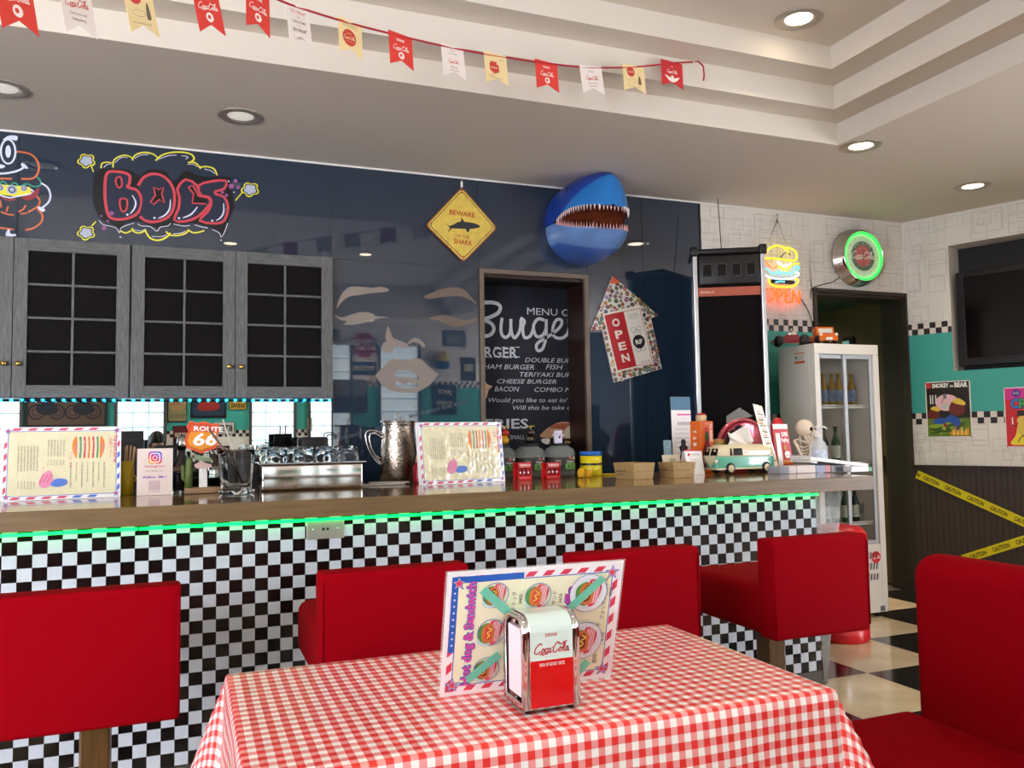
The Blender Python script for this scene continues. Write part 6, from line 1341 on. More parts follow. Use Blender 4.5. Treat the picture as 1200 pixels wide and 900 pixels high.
# yellow cup of sticks
p = st(148.5, 580); p.y = 3.93; p = P(148, 577, Y=3.93); p.z = Zc; t = thing('straw_cup', 'yellow cup with a small ring handle holding pale straws, behind the left menu', 'cup', p); YC = mat('yellow_enamel', 'C9A818', .3)
q = MB(); q.lathe([(.0, .004), (.027, 0), (.029, .002), (.030, .145), (.028, .145), (.026, .01), (0, .008)], YC, 24); q.build('cup', t); q = MB(); q.tube([(.03+.008*math.sin(a), 0, .06-.012*math.cos(a)+.01) for a in [math.pi*k/8 for k in range(9)]], .0025, YC, 6); q.build('handle', t)
STW = mat('straw_tan', 'C9A67C', .6)
for k in range(8): a = k*.8; q = MB(); q.tube([(.012*math.cos(a), .012*math.sin(a), .01), (.02*math.cos(a)+.015, .022*math.sin(a), .200+.006*(k % 3))], .0042, STW, 6); q.build('straw', t)
# photo card
def quadcard(nm, lab, cat, bl, br, hpx, Yv=None, lean=.1, m=None, thick=.0015, group=None):
    a, b_ = st(*bl), st(*br)
    if Yv: a = P(bl[0], bl[1], Y=Yv); a.z = Zc; b_ = P(br[0], br[1], Y=Yv); b_.z = Zc
    else: b_ = P(br[0], br[1], Y=a.y); b_.z = Zc
    w = (b_-a).length; u = (b_-a).normalized(); v = Vector((0, lean, 1)).normalized(); n3 = u.cross(v); d = ray(bl[0], bl[1]-hpx); h = (CAM+d*((a-CAM).dot(n3)/d.dot(n3))-a).dot(v)
    t = thing(nm, lab, cat, a, group=group); M_ = Matrix((u, u.cross(v)*-1, v)).transposed(); q = MB(); q.box(a+u*w/2+v*h/2, (w, thick, h), m or CRUW, M_); q.build('sheet', t, world=True)
    return t, Art(a, u, v, lift=thick/2+.0004), w, h
PCW = mat('pale_pink_card', 'E3D2C8', .3)
t, A, w, h = quadcard('photo_app_card', 'pale card with a purple and orange camera emblem and FOLLOW ME lettering', 'card', (160, 581), (202, 580), 55, m=PCW); r_ = w*.19; cx_, cy2 = w*.5, h*.80
ICO = [mat('ic%d' % i, c, .4) for i, c in enumerate(('F2A33A', 'E8503C', 'D52A70', '8A35B8', '4A48C8'))]
for i in range(5):
    rr = r_*(1-.0*i)
sq = lambda s_, cx, cy, rr: [(cx+s_*math.copysign(abs(math.cos(a))**.45, math.cos(a)), cy+s_*math.copysign(abs(math.sin(a))**.45, math.sin(a))) for a in [6.28318*k/32+.01 for k in range(32)]]
S_ = sq(r_, cx_, cy2, 0)
def clipband(pts, lo, hi):   # keep the part of the badge between two diagonals
    f = lambda p, c, s: s*((p[0]-cx_)-(-(p[1]-cy2))-0*c) ; out = pts
    for c, s in ((lo, 1), (hi, -1)):
        g_ = lambda p: s*(((p[0]-cx_)*.6+(p[1]-cy2))-c); res = []
        for i in range(len(out)):
            a, b_ = out[i], out[(i+1) % len(out)]; ga, gb = g_(a), g_(b_)
            if ga >= 0: res.append(a)
            if (ga >= 0) != (gb >= 0): tt_ = ga/(ga-gb); res.append((a[0]+(b_[0]-a[0])*tt_, a[1]+(b_[1]-a[1])*tt_))
        out = res
        if len(out) < 3: return None
    return out
bd = [-9, -r_*.75, -r_*.2, r_*.35, r_*.95, 9]
for i in range(5):
    pp = clipband(S_, bd[i], bd[i+1])
    if pp: A.poly(pp, ICO[i]); A.z -= A.step
A.z += 2*A.step
def rring(s1, s2, m): n = 32; a_, b_ = sq(s1, cx_, cy2, 0), sq(s2, cx_, cy2, 0); A.faces([x for k in range(n) for x in (a_[k], b_[k])], [(2*k, 2*k+1, (2*k+3) % (2*n), (2*k+2) % (2*n)) for k in range(n)], m)
rring(r_*.62, r_*.78, WHP); A.ring(cx_, cy2, r_*.38, r_*.12, WHP); A.circ(cx_+r_*.42, cy2+r_*.42, r_*.07, WHP, 10)
A.text('Instagram', cx_, h*.60, .008, ICO[2], w=w*.55, align='C', bold=.02); A.text('はじめました！', cx_, h*.50, .0065, INF, w=w*.5, align='C'); A.text('Follow  Me !', cx_, h*.365, .009, ICO[3], w=w*.68, align='C', bold=.03, shear=.3); A.rect(w*.33, h*.10, w*.65, h*.31, mat('code_patch', 'CDB3B4', .5)); A.scrib(w*.3, h*.065, w*.38, .003, INF)
A.build('print', t, world=True); 
q = MB(); q.add([t.location+Vector((.01, .003, 0)), t.location+Vector((w-.01, .003, 0)), t.location+Vector((w/2, .06, .0)), t.location+Vector((w/2, .012, h*.7))], [(0, 1, 3), (1, 2, 3), (2, 0, 3), (0, 2, 1)], PCW); q.build('stand', t, world=True)
# candle jar
p = st(208, 578); t = thing('jar', 'short clear jar with dark blue filling between the photo card and the road sign', 'jar', p); clear('glass', [(0, .002), (.036, 0), (.038, .004), (.034, .01), (.032, .10), (.034, .115), (.031, .115), (.029, .012), (0, .010)], t); q = MB(); q.lathe([(0, .013), (.028, .013), (.028, .085), (0, .086)], mat('dark_blue_gel', '1B2450', .2), 20); q.build('filling', t)
# road sign ornament
p = st(236, 578); t = thing('road_sign_ornament', 'wooden ornament with an orange ROUTE 66 shield, white post and green cactus', 'ornament', p); f_ = lambda x, y, dy=0: P(x, y, Y=p.y+dy); DRW = mat('driftwood', '8E7150', .7, noise=.3, nscale=20, stretch=(1, 5, 5))
a_, b_ = f_(216, 577), f_(259, 570); q = MB(); q.rbox(a_.x, b_.x, p.y-.03, p.y+.03, Zc, b_.z, .006, DRW, 2); q.build('base', t, world=True)
a_ = f_(238, 571); b_ = f_(238.5, 536); q = MB(); q.rbox(a_.x-.017, a_.x+.017, p.y-.008, p.y+.008, a_.z-.008, b_.z, .004, WHITE, 2); q.build('post', t, world=True)
CAC = mat('cactus_green', '55662F', .6, noise=.2, nscale=30); q = MB(); a_ = f_(221, 570); b_ = f_(222, 536); q.tube([a_+Vector((0, -.01, -.008)), (a_+b_)/2+Vector((0, -.01, 0)), b_+Vector((0, -.01, -.01)), b_+Vector((0, -.01, 0))], .017, CAC, 10, r1=.012); q.build('cactus', t, world=True); q = MB(); c = f_(214.5, 560); q.tube([f_(221, 566)+Vector((0, -.01, 0)), c+Vector((0, -.01, 0)), f_(214.5, 545)+Vector((0, -.01, 0))], .008, CAC, 8); q.build('cactus_arm', t, world=True)
def board(pts, m, y, nm, th=.008, edge=None, lettering=None, par=None):
    W_ = [(v_.x, v_.z) for v_ in (f_(x, y_, 0) for x, y_ in pts)]
    if len(W_) > 12: pass
    a = sum(W_[i][0]*W_[(i+1) % len(W_)][1]-W_[(i+1) % len(W_)][0]*W_[i][1] for i in range(len(W_)))
    if a > 0: W_ = W_[::-1]
    n = len(W_); q = MB(); q.add([(x, y, z) for x, z in W_]+[(x, y+th, z) for x, z in W_], [tuple(range(n-1, -1, -1)), tuple(range(n, 2*n))]+[(k, (k+1) % n, n+(k+1) % n, n+k) for k in range(n)], m)
    o = q.build(nm, t, world=True); return o
board([(227, 532), (246, 536), (250, 540), (247, 544), (228, 538)], mat('arrow_board_green', '7C8A6C', .6), p.y-.022, 'arrow_plank'); board([(227, 545), (233, 541), (247, 541), (248, 547), (234, 549), (231, 549)], mat('arrow_board_pink', 'C9A8A0', .6), p.y-.022, 'arrow_plank')
SHO, SHY = mat('shield_orange', 'D8532A', .35), mat('shield_yellow', 'DA8A22', .35)
g0 = zr(140, 480, 7.5); sh_ = g0([(620, 100), (680, 118), (740, 105), (820, 128), (870, 125), (888, 190), (850, 225), (868, 290), (845, 340), (770, 362), (720, 385), (655, 360), (590, 335), (570, 280), (588, 215), (605, 190), (588, 150)])
board(sh_, SHO, p.y-.032, 'shield', .012); A = Art((0, p.y-.032, 0), lift=.0006)
ins = [(720+(x-720)*.86, 245+(y-245)*.84) for x, y in [(620, 100), (680, 118), (740, 105), (820, 128), (870, 125), (888, 190), (850, 225), (868, 290), (845, 340), (770, 362), (720, 385), (655, 360), (590, 335), (570, 280), (588, 215), (605, 190), (588, 150)]]
c2w = lambda pts: [(v_.x, v_.z) for v_ in (f_(x, y_, -.032) for x, y_ in g0(pts))]
A.poly(c2w([q_ for q_ in ins if q_[1] > 190]+[(628, 195)]), SHY); 
SW3 = mat('shield_ink', '2A1C16', .5); A.stroke(c2w(ins), .0018, SW3, 1, True, sm=False); a_ = f_(227, 503.5, -.032); A.text('ROUTE', a_.x, a_.z-.004, .020, WHITE, w=.12, bold=.03, rot=-3); a_ = f_(226, 521, -.032); A.text('66', a_.x, a_.z-.003, .052, WHITE, w=.098, bold=.03, shear=.12); A.build('shield_print', t, world=True)
# tall ribbed glass
p = st(277, 579); t = thing('glass_jug', 'tall clear ribbed glass holding a long stirrer, left of the steel tray', 'glass', p); H_ = hh(277, 527, p.y)
q = MB(); n_ = 40; prof = [(0, .012), (.060, .0), (.072, .004), (.074, .016), (.060, .024), (.064, .05), (.072, H_-.03), (.078, H_), (.074, H_), (.067, H_-.03), (.058, .05), (.05, .03), (0, .028)]
vs = []
for r, z in prof:
    for k in range(n_): a = 6.28318*k/n_; rr = r*(1+(.025*(1 if k % 4 < 2 else -1) if .04 < z < H_-.02 and r > .062 else 0)); vs.append((rr*math.cos(a), rr*math.sin(a), z))
q.add(vs, [(i*n_+k, i*n_+(k+1) % n_, (i+1)*n_+(k+1) % n_, (i+1)*n_+k) for i in range(len(prof)-1) for k in range(n_)], GLASS, True); q.build('glass', t)
q = MB(); q.tube([(.03, 0, .04), (-.045, .0, H_*.95), (-.11, 0.01, H_+.09)], .005, mat('stirrer_brown', '6E5040', .4), 8); q.build('stirrer', t)
q = MB(); q.tube([(.015, .02, .04), (-.01, .03, H_*.9), (-.055, .03, H_+.13)], .003, mat('stirrer_white', 'C9BFB2', .4), 8); q.build('stirrer', t)
# steel tray with upturned glasses
a_, b_ = st(303, 576), st(427, 571); yb = 3.80; x0, x1 = P(306, 574, Y=yb).x, P(426, 571, Y=yb).x; zt = P(360, 542, Y=yb).z
t = thing('steel_tray', 'deep polished steel tray of upturned glasses on the bar', 'tray', ((x0+x1)/2, yb, Zc)); MST = mat('polished_steel', 'C9C2BC', .12, 1, bump=.04, bscale=5)
q = MB(); q.rbox(x0, x1, yb, yb+.24, Zc, zt-.004, .012, MST, 3); q.build('box', t, world=True)
q = MB(); zr_ = zt-.004
for b__ in ((x0-.012, x1+.012, yb-.012, yb+.006), (x0-.012, x1+.012, yb+.234, yb+.252), (x0-.012, x0+.006, yb+.006, yb+.234), (x1-.006, x1+.012, yb+.006, yb+.234)): q.bx(*b__, zr_, zr_+.004, MST)
q.build('rim', t, world=True)
q = MB(); q.bx(x0+.006, x1-.006, yb+.006, yb+.234, zr_, zr_+.001, MST); q.build('false_bottom', t, world=True)
k = 0
for pxc, dy, lab in ((324.5, .05, 'leftmost of the front row'), (356, .05, 'second from left'), (382, .05, 'third from left, touching the next'), (407.5, .05, 'rightmost of the front row'), (305, .17, 'at the back left corner, partly hidden'), (345, .17, 'back row between the first two'), (391, .18, 'back row on the right')):
    y = yb+dy; xc = P(pxc, 540, Y=y).x; xc = min(max(xc, x0+.055), x1-.055) if dy > .1 else xc
    tt_ = thing('tumbler', 'upturned clear tumbler on the steel tray, %s' % lab, 'glass', (xc, y, zr_+.0015), group='upturned tumblers on the steel tray')
    clear('glass', [(.050, 0), (.052, .001), (.050, .020), (.043, .066), (.041, .072), (.0, .073), (.0, .060), (.038, .062), (.045, .02), (.048, 0)], tt_, 20)
# paper napkins lying right of the tray
p = st(457, 571); t = thing('folded_napkins', 'flat white folded napkins lying between the tray and the standing menu', 'napkin', (p.x, 3.98, Zc)); NPM = mat('napkin_white', 'D8D2C8', .8, bump=.2, bscale=20)
for k, (dx, dy, rz_, s) in enumerate(((0, 0, .1, .17), (.05, .03, -.15, .15))): q = MB(); q.box((dx, dy, .0035+.006*k), (s*1.3, s*.6, .005), NPM, Matrix.Rotation(rz_, 3, 'Z')); q.build('napkin', t, bevel=.002)
# steel jug
p = P(467, 562, Y=4.16); p.z = Zc; H_ = hh(467, 495, 4.16); t = thing('steel_jug', 'tall brushed steel water jug with a wide loop handle, left of the middle menu', 'jug', p); HST = mat('hammered_steel', 'B5A799', .2, 1, bump=.35, bscale=90)
R0 = (P(489, 540, Y=4.16).x-P(447, 540, Y=4.16).x)/2
q = MB(); q.lathe([(R0*.96, 0), (R0, .004), (R0*.99, H_*.5), (R0*.86, H_*.9), (R0*.84, H_*.97), (R0*.9, H_)], HST, 36); q.build('body', t)
q = MB(); q.lathe([(R0*.92, H_), (R0*.93, H_+.006), (R0*.6, H_+.010), (.01, H_+.012)], MST, 32); q.build('lid', t); q = MB(); q.tube([(-.012, 0, H_+.01), (-.013, 0, H_+.035), (0, 0, H_+.045), (.013, 0, H_+.035), (.012, 0, H_+.01)], .003, CHROME, 8); q.build('lid_loop', t)
for o_ in (0, .022):
    q = MB(); q.tube(smooth_pts([(-R0*.86, -.01, H_*.78-o_*.8), (-R0*1.2, -.01, H_*.86-o_*.7), (-R0*1.78+o_*.8, -.01, H_*.84-o_*.6), (-R0*1.72+o_*.8, -.01, H_*.6), (-R0*1.3+o_*.4, -.01, H_*.38+o_*.3), (-R0*.98, -.01, H_*.30+o_*.3)], 4), .0045, CHROME, 8); q.build('handle', t)
q = MB(); q.tube([(-R0*.75, -.02, H_+.004), (-R0*1.02, -.03, H_+.004)], .006, CHROME, 8); q.build('hinge', t); q = MB(); q.prism([(R0*.7, -.03), (R0*1.12, 0), (R0*.7, .03)], H_*.93, H_+.002, MST); q.build('spout', t)
t = thing('sauce_bottle', 'small red bottle with a pink cap half hidden between the jug and the menu', 'bottle', P(491.5, 563, Y=4.03)); t.location.z = Zc; q = MB(); q.lathe([(.03, 0), (.032, .01), (.032, .08), (.02, .10)], mat('sauce_red', '9C1626', .3), 20); q.build('body', t); q = MB(); q.lathe([(.021, .10), (.02, .11), (.007, .165), (.0, .167)], mat('cap_pink', 'D59A88', .4), 16); q.build('cap', t)
PM.clear() if False else None
# jars with helmeted ducks on their lids
JL, JG = mat('jar_label', '35302D', .5, noise=.2, nscale=40), mat('jar_label_green', '5FA83C', .5, noise=.3, nscale=60); yj = 4.16; JH = hh(655, 521, yj); JR = (P(673, 540, Y=yj).x-P(639, 540, Y=yj).x)/2*.965
DUCK = [('513', 'pink'), ('551', 'white'), ('592', 'red'), ('622', 'black')]
for k, (px, lab) in enumerate(((514, 'hidden behind the middle menu at its left'), (551, 'hidden behind the centre of the middle menu'), (586, 'just right of the middle menu'), (620.5, 'with the black duck on its lid'), (656, 'nearest the yellow tin'))):
    c = P(px, 545, Y=yj); t = thing('glass_jar', 'clear jar with dark and green label, %s' % lab, 'jar', (c.x, yj, Zc), group='big labelled jars on the bar')
    q = MB(); q.lathe([(JR*.85, 0), (JR*.97, .006), (JR, .02), (JR, JH*.74), (JR*.9, JH*.87), (JR*.62, JH*.95), (JR*.6, JH)], mat('jar_plastic', 'C4CCC4', .04, alpha=.22, spec=.8), 28); q.build('body', t)
    q = MB(); q.lathe([(JR*1.01, JH*.2), (JR*1.01, JH*.62)], JL, 28, caps=False); q.build('label', t)
    A = Art(); A.map = lambda u_, v_, z_, JR=JR: Vector((math.sin(u_/JR)*(JR*1.012+z_), -math.cos(u_/JR)*(JR*1.012+z_), v_)); 
    for i in range(6): x = -.005+JR*.95*i/6; A.poly([(x, JH*.24), (x+JR*.95/6, JH*.24), (x+JR*.95/6, JH*.42), (x, JH*.42)], JG); A.z -= A.step
    A.z += A.step; A.text('ICE', .008, JH*.27, .022, JL, w=.045, bold=.05); A.text('Organic', .002, JH*.45, .012, WHITE, w=.05, shear=.3); A.circ(.03, JH*.58, .012, mat('jar_red', 'B0332C', .4), 14, ry=.006); A.circ(.057, JH*.58, .007, WHITE, 12)
    for i in range(4): A.scrib(-.058, JH*(.50-.045*i), .03, .005, WHITE)
    A.build('label_print', t)
    q = MB(); q.lathe([(JR*.63, JH*.97), (JR*.63, JH*1.03), (JR*.6, JH*1.04)], BLACK, 24); q.build('lid', t)
    if k < 4:
        bc, hc, dl = [('pink', 'pale pink', 'E8C8C0'), ('white', 'white', 'E8E4DA'), ('yellow', 'red', 'D9A21E'), ('black', 'black', '15120F')][k][0], [('E8C8C0'), ('E8E4DA'), ('B8251A'), ('2A1A12')][k], [('E8B8B0'), ('E8E4DA'), ('D9A21E'), ('15120F')][k]
        d = thing('toy_duck', ['toy duck behind the middle menu, leftmost yellow propeller', 'toy duck behind the middle menu, second yellow propeller', 'yellow toy duck in a red helmet with a yellow propeller', 'black toy duck in a dark helmet with a yellow propeller'][k], 'toy duck', (c.x+(.02 if k == 2 else 0), yj-.01, Zc+JH*1.04+.0005), rz=R(35), group='propeller ducks on the jar lids')
        bm2 = mat('duck_body_%d' % k, dl, .3); hm2 = mat('duck_helmet_%d' % k, hc, .2, coat=.5)
        q = MB(); q.sphere((0, 0, .022), (.034, .026, .022), bm2, 16); q.sphere((-.028, 0, .034), (.014, .010, .012), bm2, 10); q.build('body', d)
        q = MB(); q.sphere((.012, 0, .056), (.021, .020, .019), bm2, 14); q.build('head', d); q = MB(); q.sphere((.012, 0, .060), (.0235, .0225, .021), hm2, 16); q.build('helmet', d)
        q = MB(); q.sphere((.036, 0, .050), (.012, .010, .004), mat('duck_bill', 'D9701E', .3), 10); q.build('bill', d)
        for s in (-1, 1): q = MB(); q.sphere((.030, s*.010, .060), (.003, .005, .006), WHITE, 8); q.build('eye', d)
        q = MB(); q.tube([(.012, 0, .079), (.012, 0, .094)], .002, WHITE, 6); q.build('spindle', d)
        q = MB(); PRY = mat('propeller_yellow', 'D8BC1C', .35)
        for s in (-1, 1): q.box((.012+s*.018, 0, .094+s*.002), (.034, .010, .002), PRY, Matrix.Rotation(R(18*s), 3, 'X'))
        q.sphere((.012, 0, .095), .004, PRY, 8); q.build('propeller', d)
        if k == 3: q = MB(); q.tube([(.03*math.cos(a), .024*math.sin(a), .030) for a in [6.283*j/20 for j in range(20)]], .0015, BRASS, 6, closed=True); q.build('chain', d)
    else:
        d = thing('block_figure', 'small white square block figure with a drawn face on the right-hand jar', 'figurine', (c.x-.012, yj-.01, Zc+JH*1.04+.0005), rz=R(-12)); LV = mat('lavender_white', 'CFC9DE', .5); q = MB(); q.rbox(-.022, .022, -.012, .012, 0, .070, .005, LV, 3); q.build('body', d)
        A = Art((0, -.012, 0), lift=.0005); A.circ(-.008, .048, .003, BLACK, 10); A.circ(.010, .048, .003, BLACK, 10); A.blob([(.0, .038), (.012, .038), (.008, .028), (.002, .028)], BLACK, 2); A.stroke([(-.014, .056), (-.005, .058)], .0015, BLACK); A.build('face', d)
        for s in (-1, 1): q = MB(); q.tube([(s*.02, -.008, .04), (s*.032, -.014, .046)], .004, LV, 6); q.build('arm', d)
        r2 = thing('gold_ring', 'thin gold ring leaning beside the white block figure on the jar', 'ring', (c.x+.045, yj-.01, Zc+JH*1.04+.006)); q = MB(); q.tube([(.017*math.cos(a), .01*math.sin(a), .004*math.sin(a)) for a in [6.283*j/22 for j in range(22)]], .0022, BRASS, 8, closed=True); q.build('band', r2)
# red mini crates
RC_ = mat('carton_red', 'C4141C', .35)
for px, lab in ((615, 'left one, before the black duck jar'), (648.5, 'right one, before the last jar')):
    y = 3.93; x0, x1 = P(px-8, 560, Y=y).x, P(px+8.5, 560, Y=y).x; z1 = P(px, 542, Y=y).z-Zc; w = x1-x0; cx = (x0+x1)/2
    t = thing('sauce_carton', 'red carton of mini sauce bottles, %s' % lab, 'carton', (cx, y, Zc), rz=R(4), group='red sauce cartons')
    q = MB(); q.bx(-w/2-.012, w/2, .03, .034, 0, z1, RC_); q.bx(-w/2-.002, w/2, 0, .034, 0, z1*.26, RC_); q.bx(-w/2-.002, w/2, 0, .034, z1*.68, z1, RC_); q.bx(-w/2-.002, -w/2+.004, 0, .034, 0, z1, RC_); q.bx(w/2-.004, w/2, 0, .034, 0, z1, RC_); q.build('carton', t)
    for i in range(3):
        x = -w*.3+w*.3*i; q = MB(); q.lathe([(.0085, .0), (.009, .004), (.009, .022), (.004, .034), (.004, .04)], mat('sauce_red', '9C1626', .3), 12, (x, .015, z1*.27)); q.build('bottle', t); q = MB(); q.lathe([(.0045, .036), (.0045, .046)], mat('cap_green', '1E4A26', .4), 10, (x, .015, z1*.27)); q.build('cap', t); q = MB(); q.box((x, .0055, z1*.27+.014), (.009, .0008, .009), WHITE, Matrix.Rotation(R(45), 3, 'Y')); q.build('diamond_label', t)
    A = Art((-w/2, 0, 0), lift=.0006); A.text('TABASCO', w/2, z1*.80, .011, WHITE, w=w*.8, align='C', bold=.04); A.scrib(w*.12, z1*.12, w*.76, .004, WHITE); A.scrib(w*.12, z1*.73, w*.7, .003, WHITE); A.build('print', t)
# yellow tin and toys
y = 4.12; x0, x1 = P(681, 545, Y=y).x, P(704, 545, Y=y).x; H_ = hh(692, 529, y); r = (x1-x0)/2; t = thing('yellow_tin', 'yellow round tin with a blue lid and black band on the bar', 'tin', ((x0+x1)/2, y, Zc)); YT = mat('tin_yellow', 'DCC81C', .25)
q = MB(); q.lathe([(r*.97, 0), (r, .004), (r, H_*.84)], YT, 30); q.build('body', t); q = MB(); q.lathe([(r*1.03, H_*.83), (r*1.03, H_*.985), (r*.98, H_)], mat('tin_blue', '1E62B4', .35), 30); q.build('lid', t); q = MB(); q.lathe([(r*1.004, H_*.44), (r*1.004, H_*.53)], BLACK, 30, caps=False); q.build('band', t)
for i, (px, rr_2) in enumerate(((681, .017), (690, .014))):
    c = P(px, 553, Y=3.98); t = thing('yellow_pompom', ['fluffy yellow ball in front of the yellow tin, left and larger', 'small fluffy yellow ball in front of the yellow tin, right of the larger'][i], 'toy', (c.x, 3.98, Zc)); q = MB(); YP_ = mat('pompom_yellow', 'D8A81C', .9, bump=.5, bscale=40)
    q.sphere((0, 0, rr_2*1.5), (rr_2*1.3, rr_2*1.2, rr_2*1.5), YP_, 14); q.sphere((rr_2*.7, -.004, rr_2*.5), rr_2*.5, YP_, 8); q.sphere((-rr_2*.7, -.004, rr_2*.5), rr_2*.5, YP_, 8); q.build('ball', t)
t = thing('yellow_chopsticks', 'thin yellow stick lying on the bar behind the first wooden box', 'stick', (P(712, 553, Y=4.1).x, 4.1, Zc+.005)); q = MB(); q.tube([(-.07, .01, 0), (.07, -.01, 0)], .0045, YC, 8); q.build('stick', t)
# wooden boxes
BWD = mat('box_wood', 'A88B5C', .6, noise=.2, nscale=18, stretch=(3, 3, 12)); BWDK = mat('box_wood_inside', '7A6242', .7)
for (pc, pl, pr, yt), lab in ((((743, 565), (719, 559), (767, 564), 541), 'left one'), (((790, 563), (771, 558), (815, 562), 540.5), 'right one, nearer the white tent card')):
    c = st(pc[0], pc[1]-1); c.y = 3.62; c = P(pc[0], pc[1], Y=3.62); c.z = Zc; H_ = P(pc[0], yt+2, Y=3.62).z-Zc
    lpt = P(pl[0]+3, 560, Y=3.62+.15); rpt = P(pr[0]-2, 562, Y=3.62+.035); a = Vector((lpt.x-c.x, .15)); b_ = Vector((rpt.x-c.x, .035))
    t = thing('wooden_box', 'open wooden box with flared sides, %s' % lab, 'box', c, group='open wooden boxes'); B4 = [Vector((0, 0)), b_, a+b_, a]; fl_k = 1.14; cen = (a+b_)/2
    T4 = [cen+(v_-cen)*fl_k for v_ in B4]; I4 = [cen+(v_-cen)*(fl_k*.90) for v_ in B4]; J4 = [cen+(v_-cen)*.88 for v_ in B4]
    for i in range(4):
        j = (i+1) % 4
        for lo, hi in ((0, .49), (.51, 1)):
            L0 = [B4[i].lerp(T4[i], lo), B4[j].lerp(T4[j], lo)]; L1 = [B4[i].lerp(T4[i], hi), B4[j].lerp(T4[j], hi)]; M0 = [J4[i].lerp(I4[i], lo), J4[j].lerp(I4[j], lo)]; M1 = [J4[i].lerp(I4[i], hi), J4[j].lerp(I4[j], hi)]
            vs = [(*L0[0], H_*lo), (*L0[1], H_*lo), (*L1[1], H_*hi), (*L1[0], H_*hi), (*M0[0], H_*lo), (*M0[1], H_*lo), (*M1[1], H_*hi), (*M1[0], H_*hi)]
            q = MB(); q.add(vs, [(0, 1, 2, 3), (5, 4, 7, 6), (3, 2, 6, 7), (1, 0, 4, 5), (0, 3, 7, 4), (2, 1, 5, 6)], BWD); q.build('board', t)
    q = MB(); q.add([(*v_, .004) for v_ in J4], [(0, 1, 2, 3)], BWDK); q.build('bottom', t, solid=.004)
    uu_ = -a.normalized(); A = Art(Vector((*T4[3], H_)), Vector((T4[0].x-T4[3].x, T4[0].y-T4[3].y, 0)), (0, 0, 1), lift=.001); A.scrib(.03, -H_*.55, .07, .014, mat('stamp_brown', '4A3A28', .6)); A.scrib(.03, -H_*.75, .06, .008, mat('stamp_brown')); A.build('stamp', t)
# leaflets at the back, pepper mill, toy burger, tent cards
t, A, w, h = quadcard('leaflet_stand', 'tall white leaflet with a blue header standing against the dark wall', 'leaflet', (789, 541), (812, 541), 76, 4.24, .03, m=WHP); A.rect(0, h*.82, w, h, mat('leaflet_blue', '3E6E8C', .4)); A.rect(w*.3, h*.75, w, h*.77, MPK)
A.text('新型感染症', w*.3, h*.62, .016, INK, w=w*.66)
for k in range(5): A.scrib(w*.14, h*(.56-.06*k), w*.7, .006, INF)
for k in range(6): A.scrib(w*.25, h*(.24-.03*k), w*.35, .007, INF)
A.build('print', t, world=True); q = MB(); q.bx(t.location.x, t.location.x+w, 4.262, 4.275, Zc, Zc+.15, mat('leaflet_holder', '5A5A58', .3)); q.build('holder', t, world=True)
t, A, w, h = quadcard('name_card', 'small pale blue card standing left of the tall leaflet', 'card', (779, 545), (788, 545), 29, 4.2, .05, m=mat('pale_blue_card', '8FB0BE', .3)); A.text('VIVID', w/2, h*.75, .006, WHITE, w=w*.6, align='C'); A.circ(w*.5, h*.92, .004, BLACK, 10); A.build('print', t, world=True)
p = P(805, 545, Y=4.05); t = thing('pepper_mill', 'black turned pepper mill behind the toy burger', 'mill', (p.x, 4.08, Zc)); q = MB(); q.lathe([(.026, 0), (.028, .02), (.018, .06), (.022, .09), (.016, .11), (.020, .13), (.026, .145), (.012, .16), (.014, .175), (.010, .19), (0, .192)], BLACK, 22); q.build('body', t)
p = P(806, 546, Y=3.92); t = thing('toy_burger', 'small toy burger with red and yellow filling behind the payment card', 'toy burger', (p.x, 3.9, Zc)); BN = mat('bun_tan', 'B98A4E', .5)
q = MB(); q.lathe([(.030, 0), (.040, .004), (.042, .024), (.040, .028)], BN, 26); q.build('bun', t); q = MB(); q.lathe([(.044, .028), (.046, .033), (.044, .038)], mat('ketchup', 'B01E18', .3), 26); q.build('filling', t); q = MB(); q.lathe([(.043, .038), (.047, .041), (.043, .045)], mat('mustard', 'E0B41E', .3), 20); q.build('cheese', t); q = MB(); q.lathe([(.044, .045), (.045, .055), (.036, .078), (.018, .090), (0, .093)], BN, 26); q.build('bun', t)
t, A, w, h = quadcard('tent_card', 'small pale tent card with a faint patch behind the right wooden box', 'card', (779, 551), (799, 551), 18, 3.98, .25, m=mat('tent_cream', 'D8CDB4', .4)); A.rect(w*.4, h*.25, w*.75, h*.8, mat('tent_grey', 'A8A498', .4)); A.build('print', t, world=True)
q = MB(); q.tube([(0, 0, .0), (0, 0, .001)], .001, BLACK, 4) if False else None
t, A, w, h = quadcard('payment_card', 'white tent card with a red top edge standing right of the wooden boxes', 'card', (806, 557), (826, 557), 30, 3.84, .2, m=WHP); A.rect(0, h*.94, w, h, RC_); A.circ(w*.22, h*.8, .008, RC_, 14); A.text('PayPay', w*.36, h*.775, .009, INK, w=w*.5, shear=.2); A.scrib(w*.3, h*.6, w*.4, .004, INF); A.scrib(w*.3, h*.53, w*.4, .004, INF); A.build('print', t, world=True)
q = MB(); l_ = t.location; q.add([(l_.x, l_.y+.001, Zc), (l_.x+w, l_.y+.001, Zc), (l_.x+w, l_.y+.09, Zc), (l_.x, l_.y+.09, Zc), (l_.x, l_.y+.045, Zc+h*.93), (l_.x+w, l_.y+.045, Zc+h*.93)], [(3, 2, 5, 4), (0, 4, 5, 1)][:1], WHP); q.build('back_flap', t, world=True, solid=.0012)
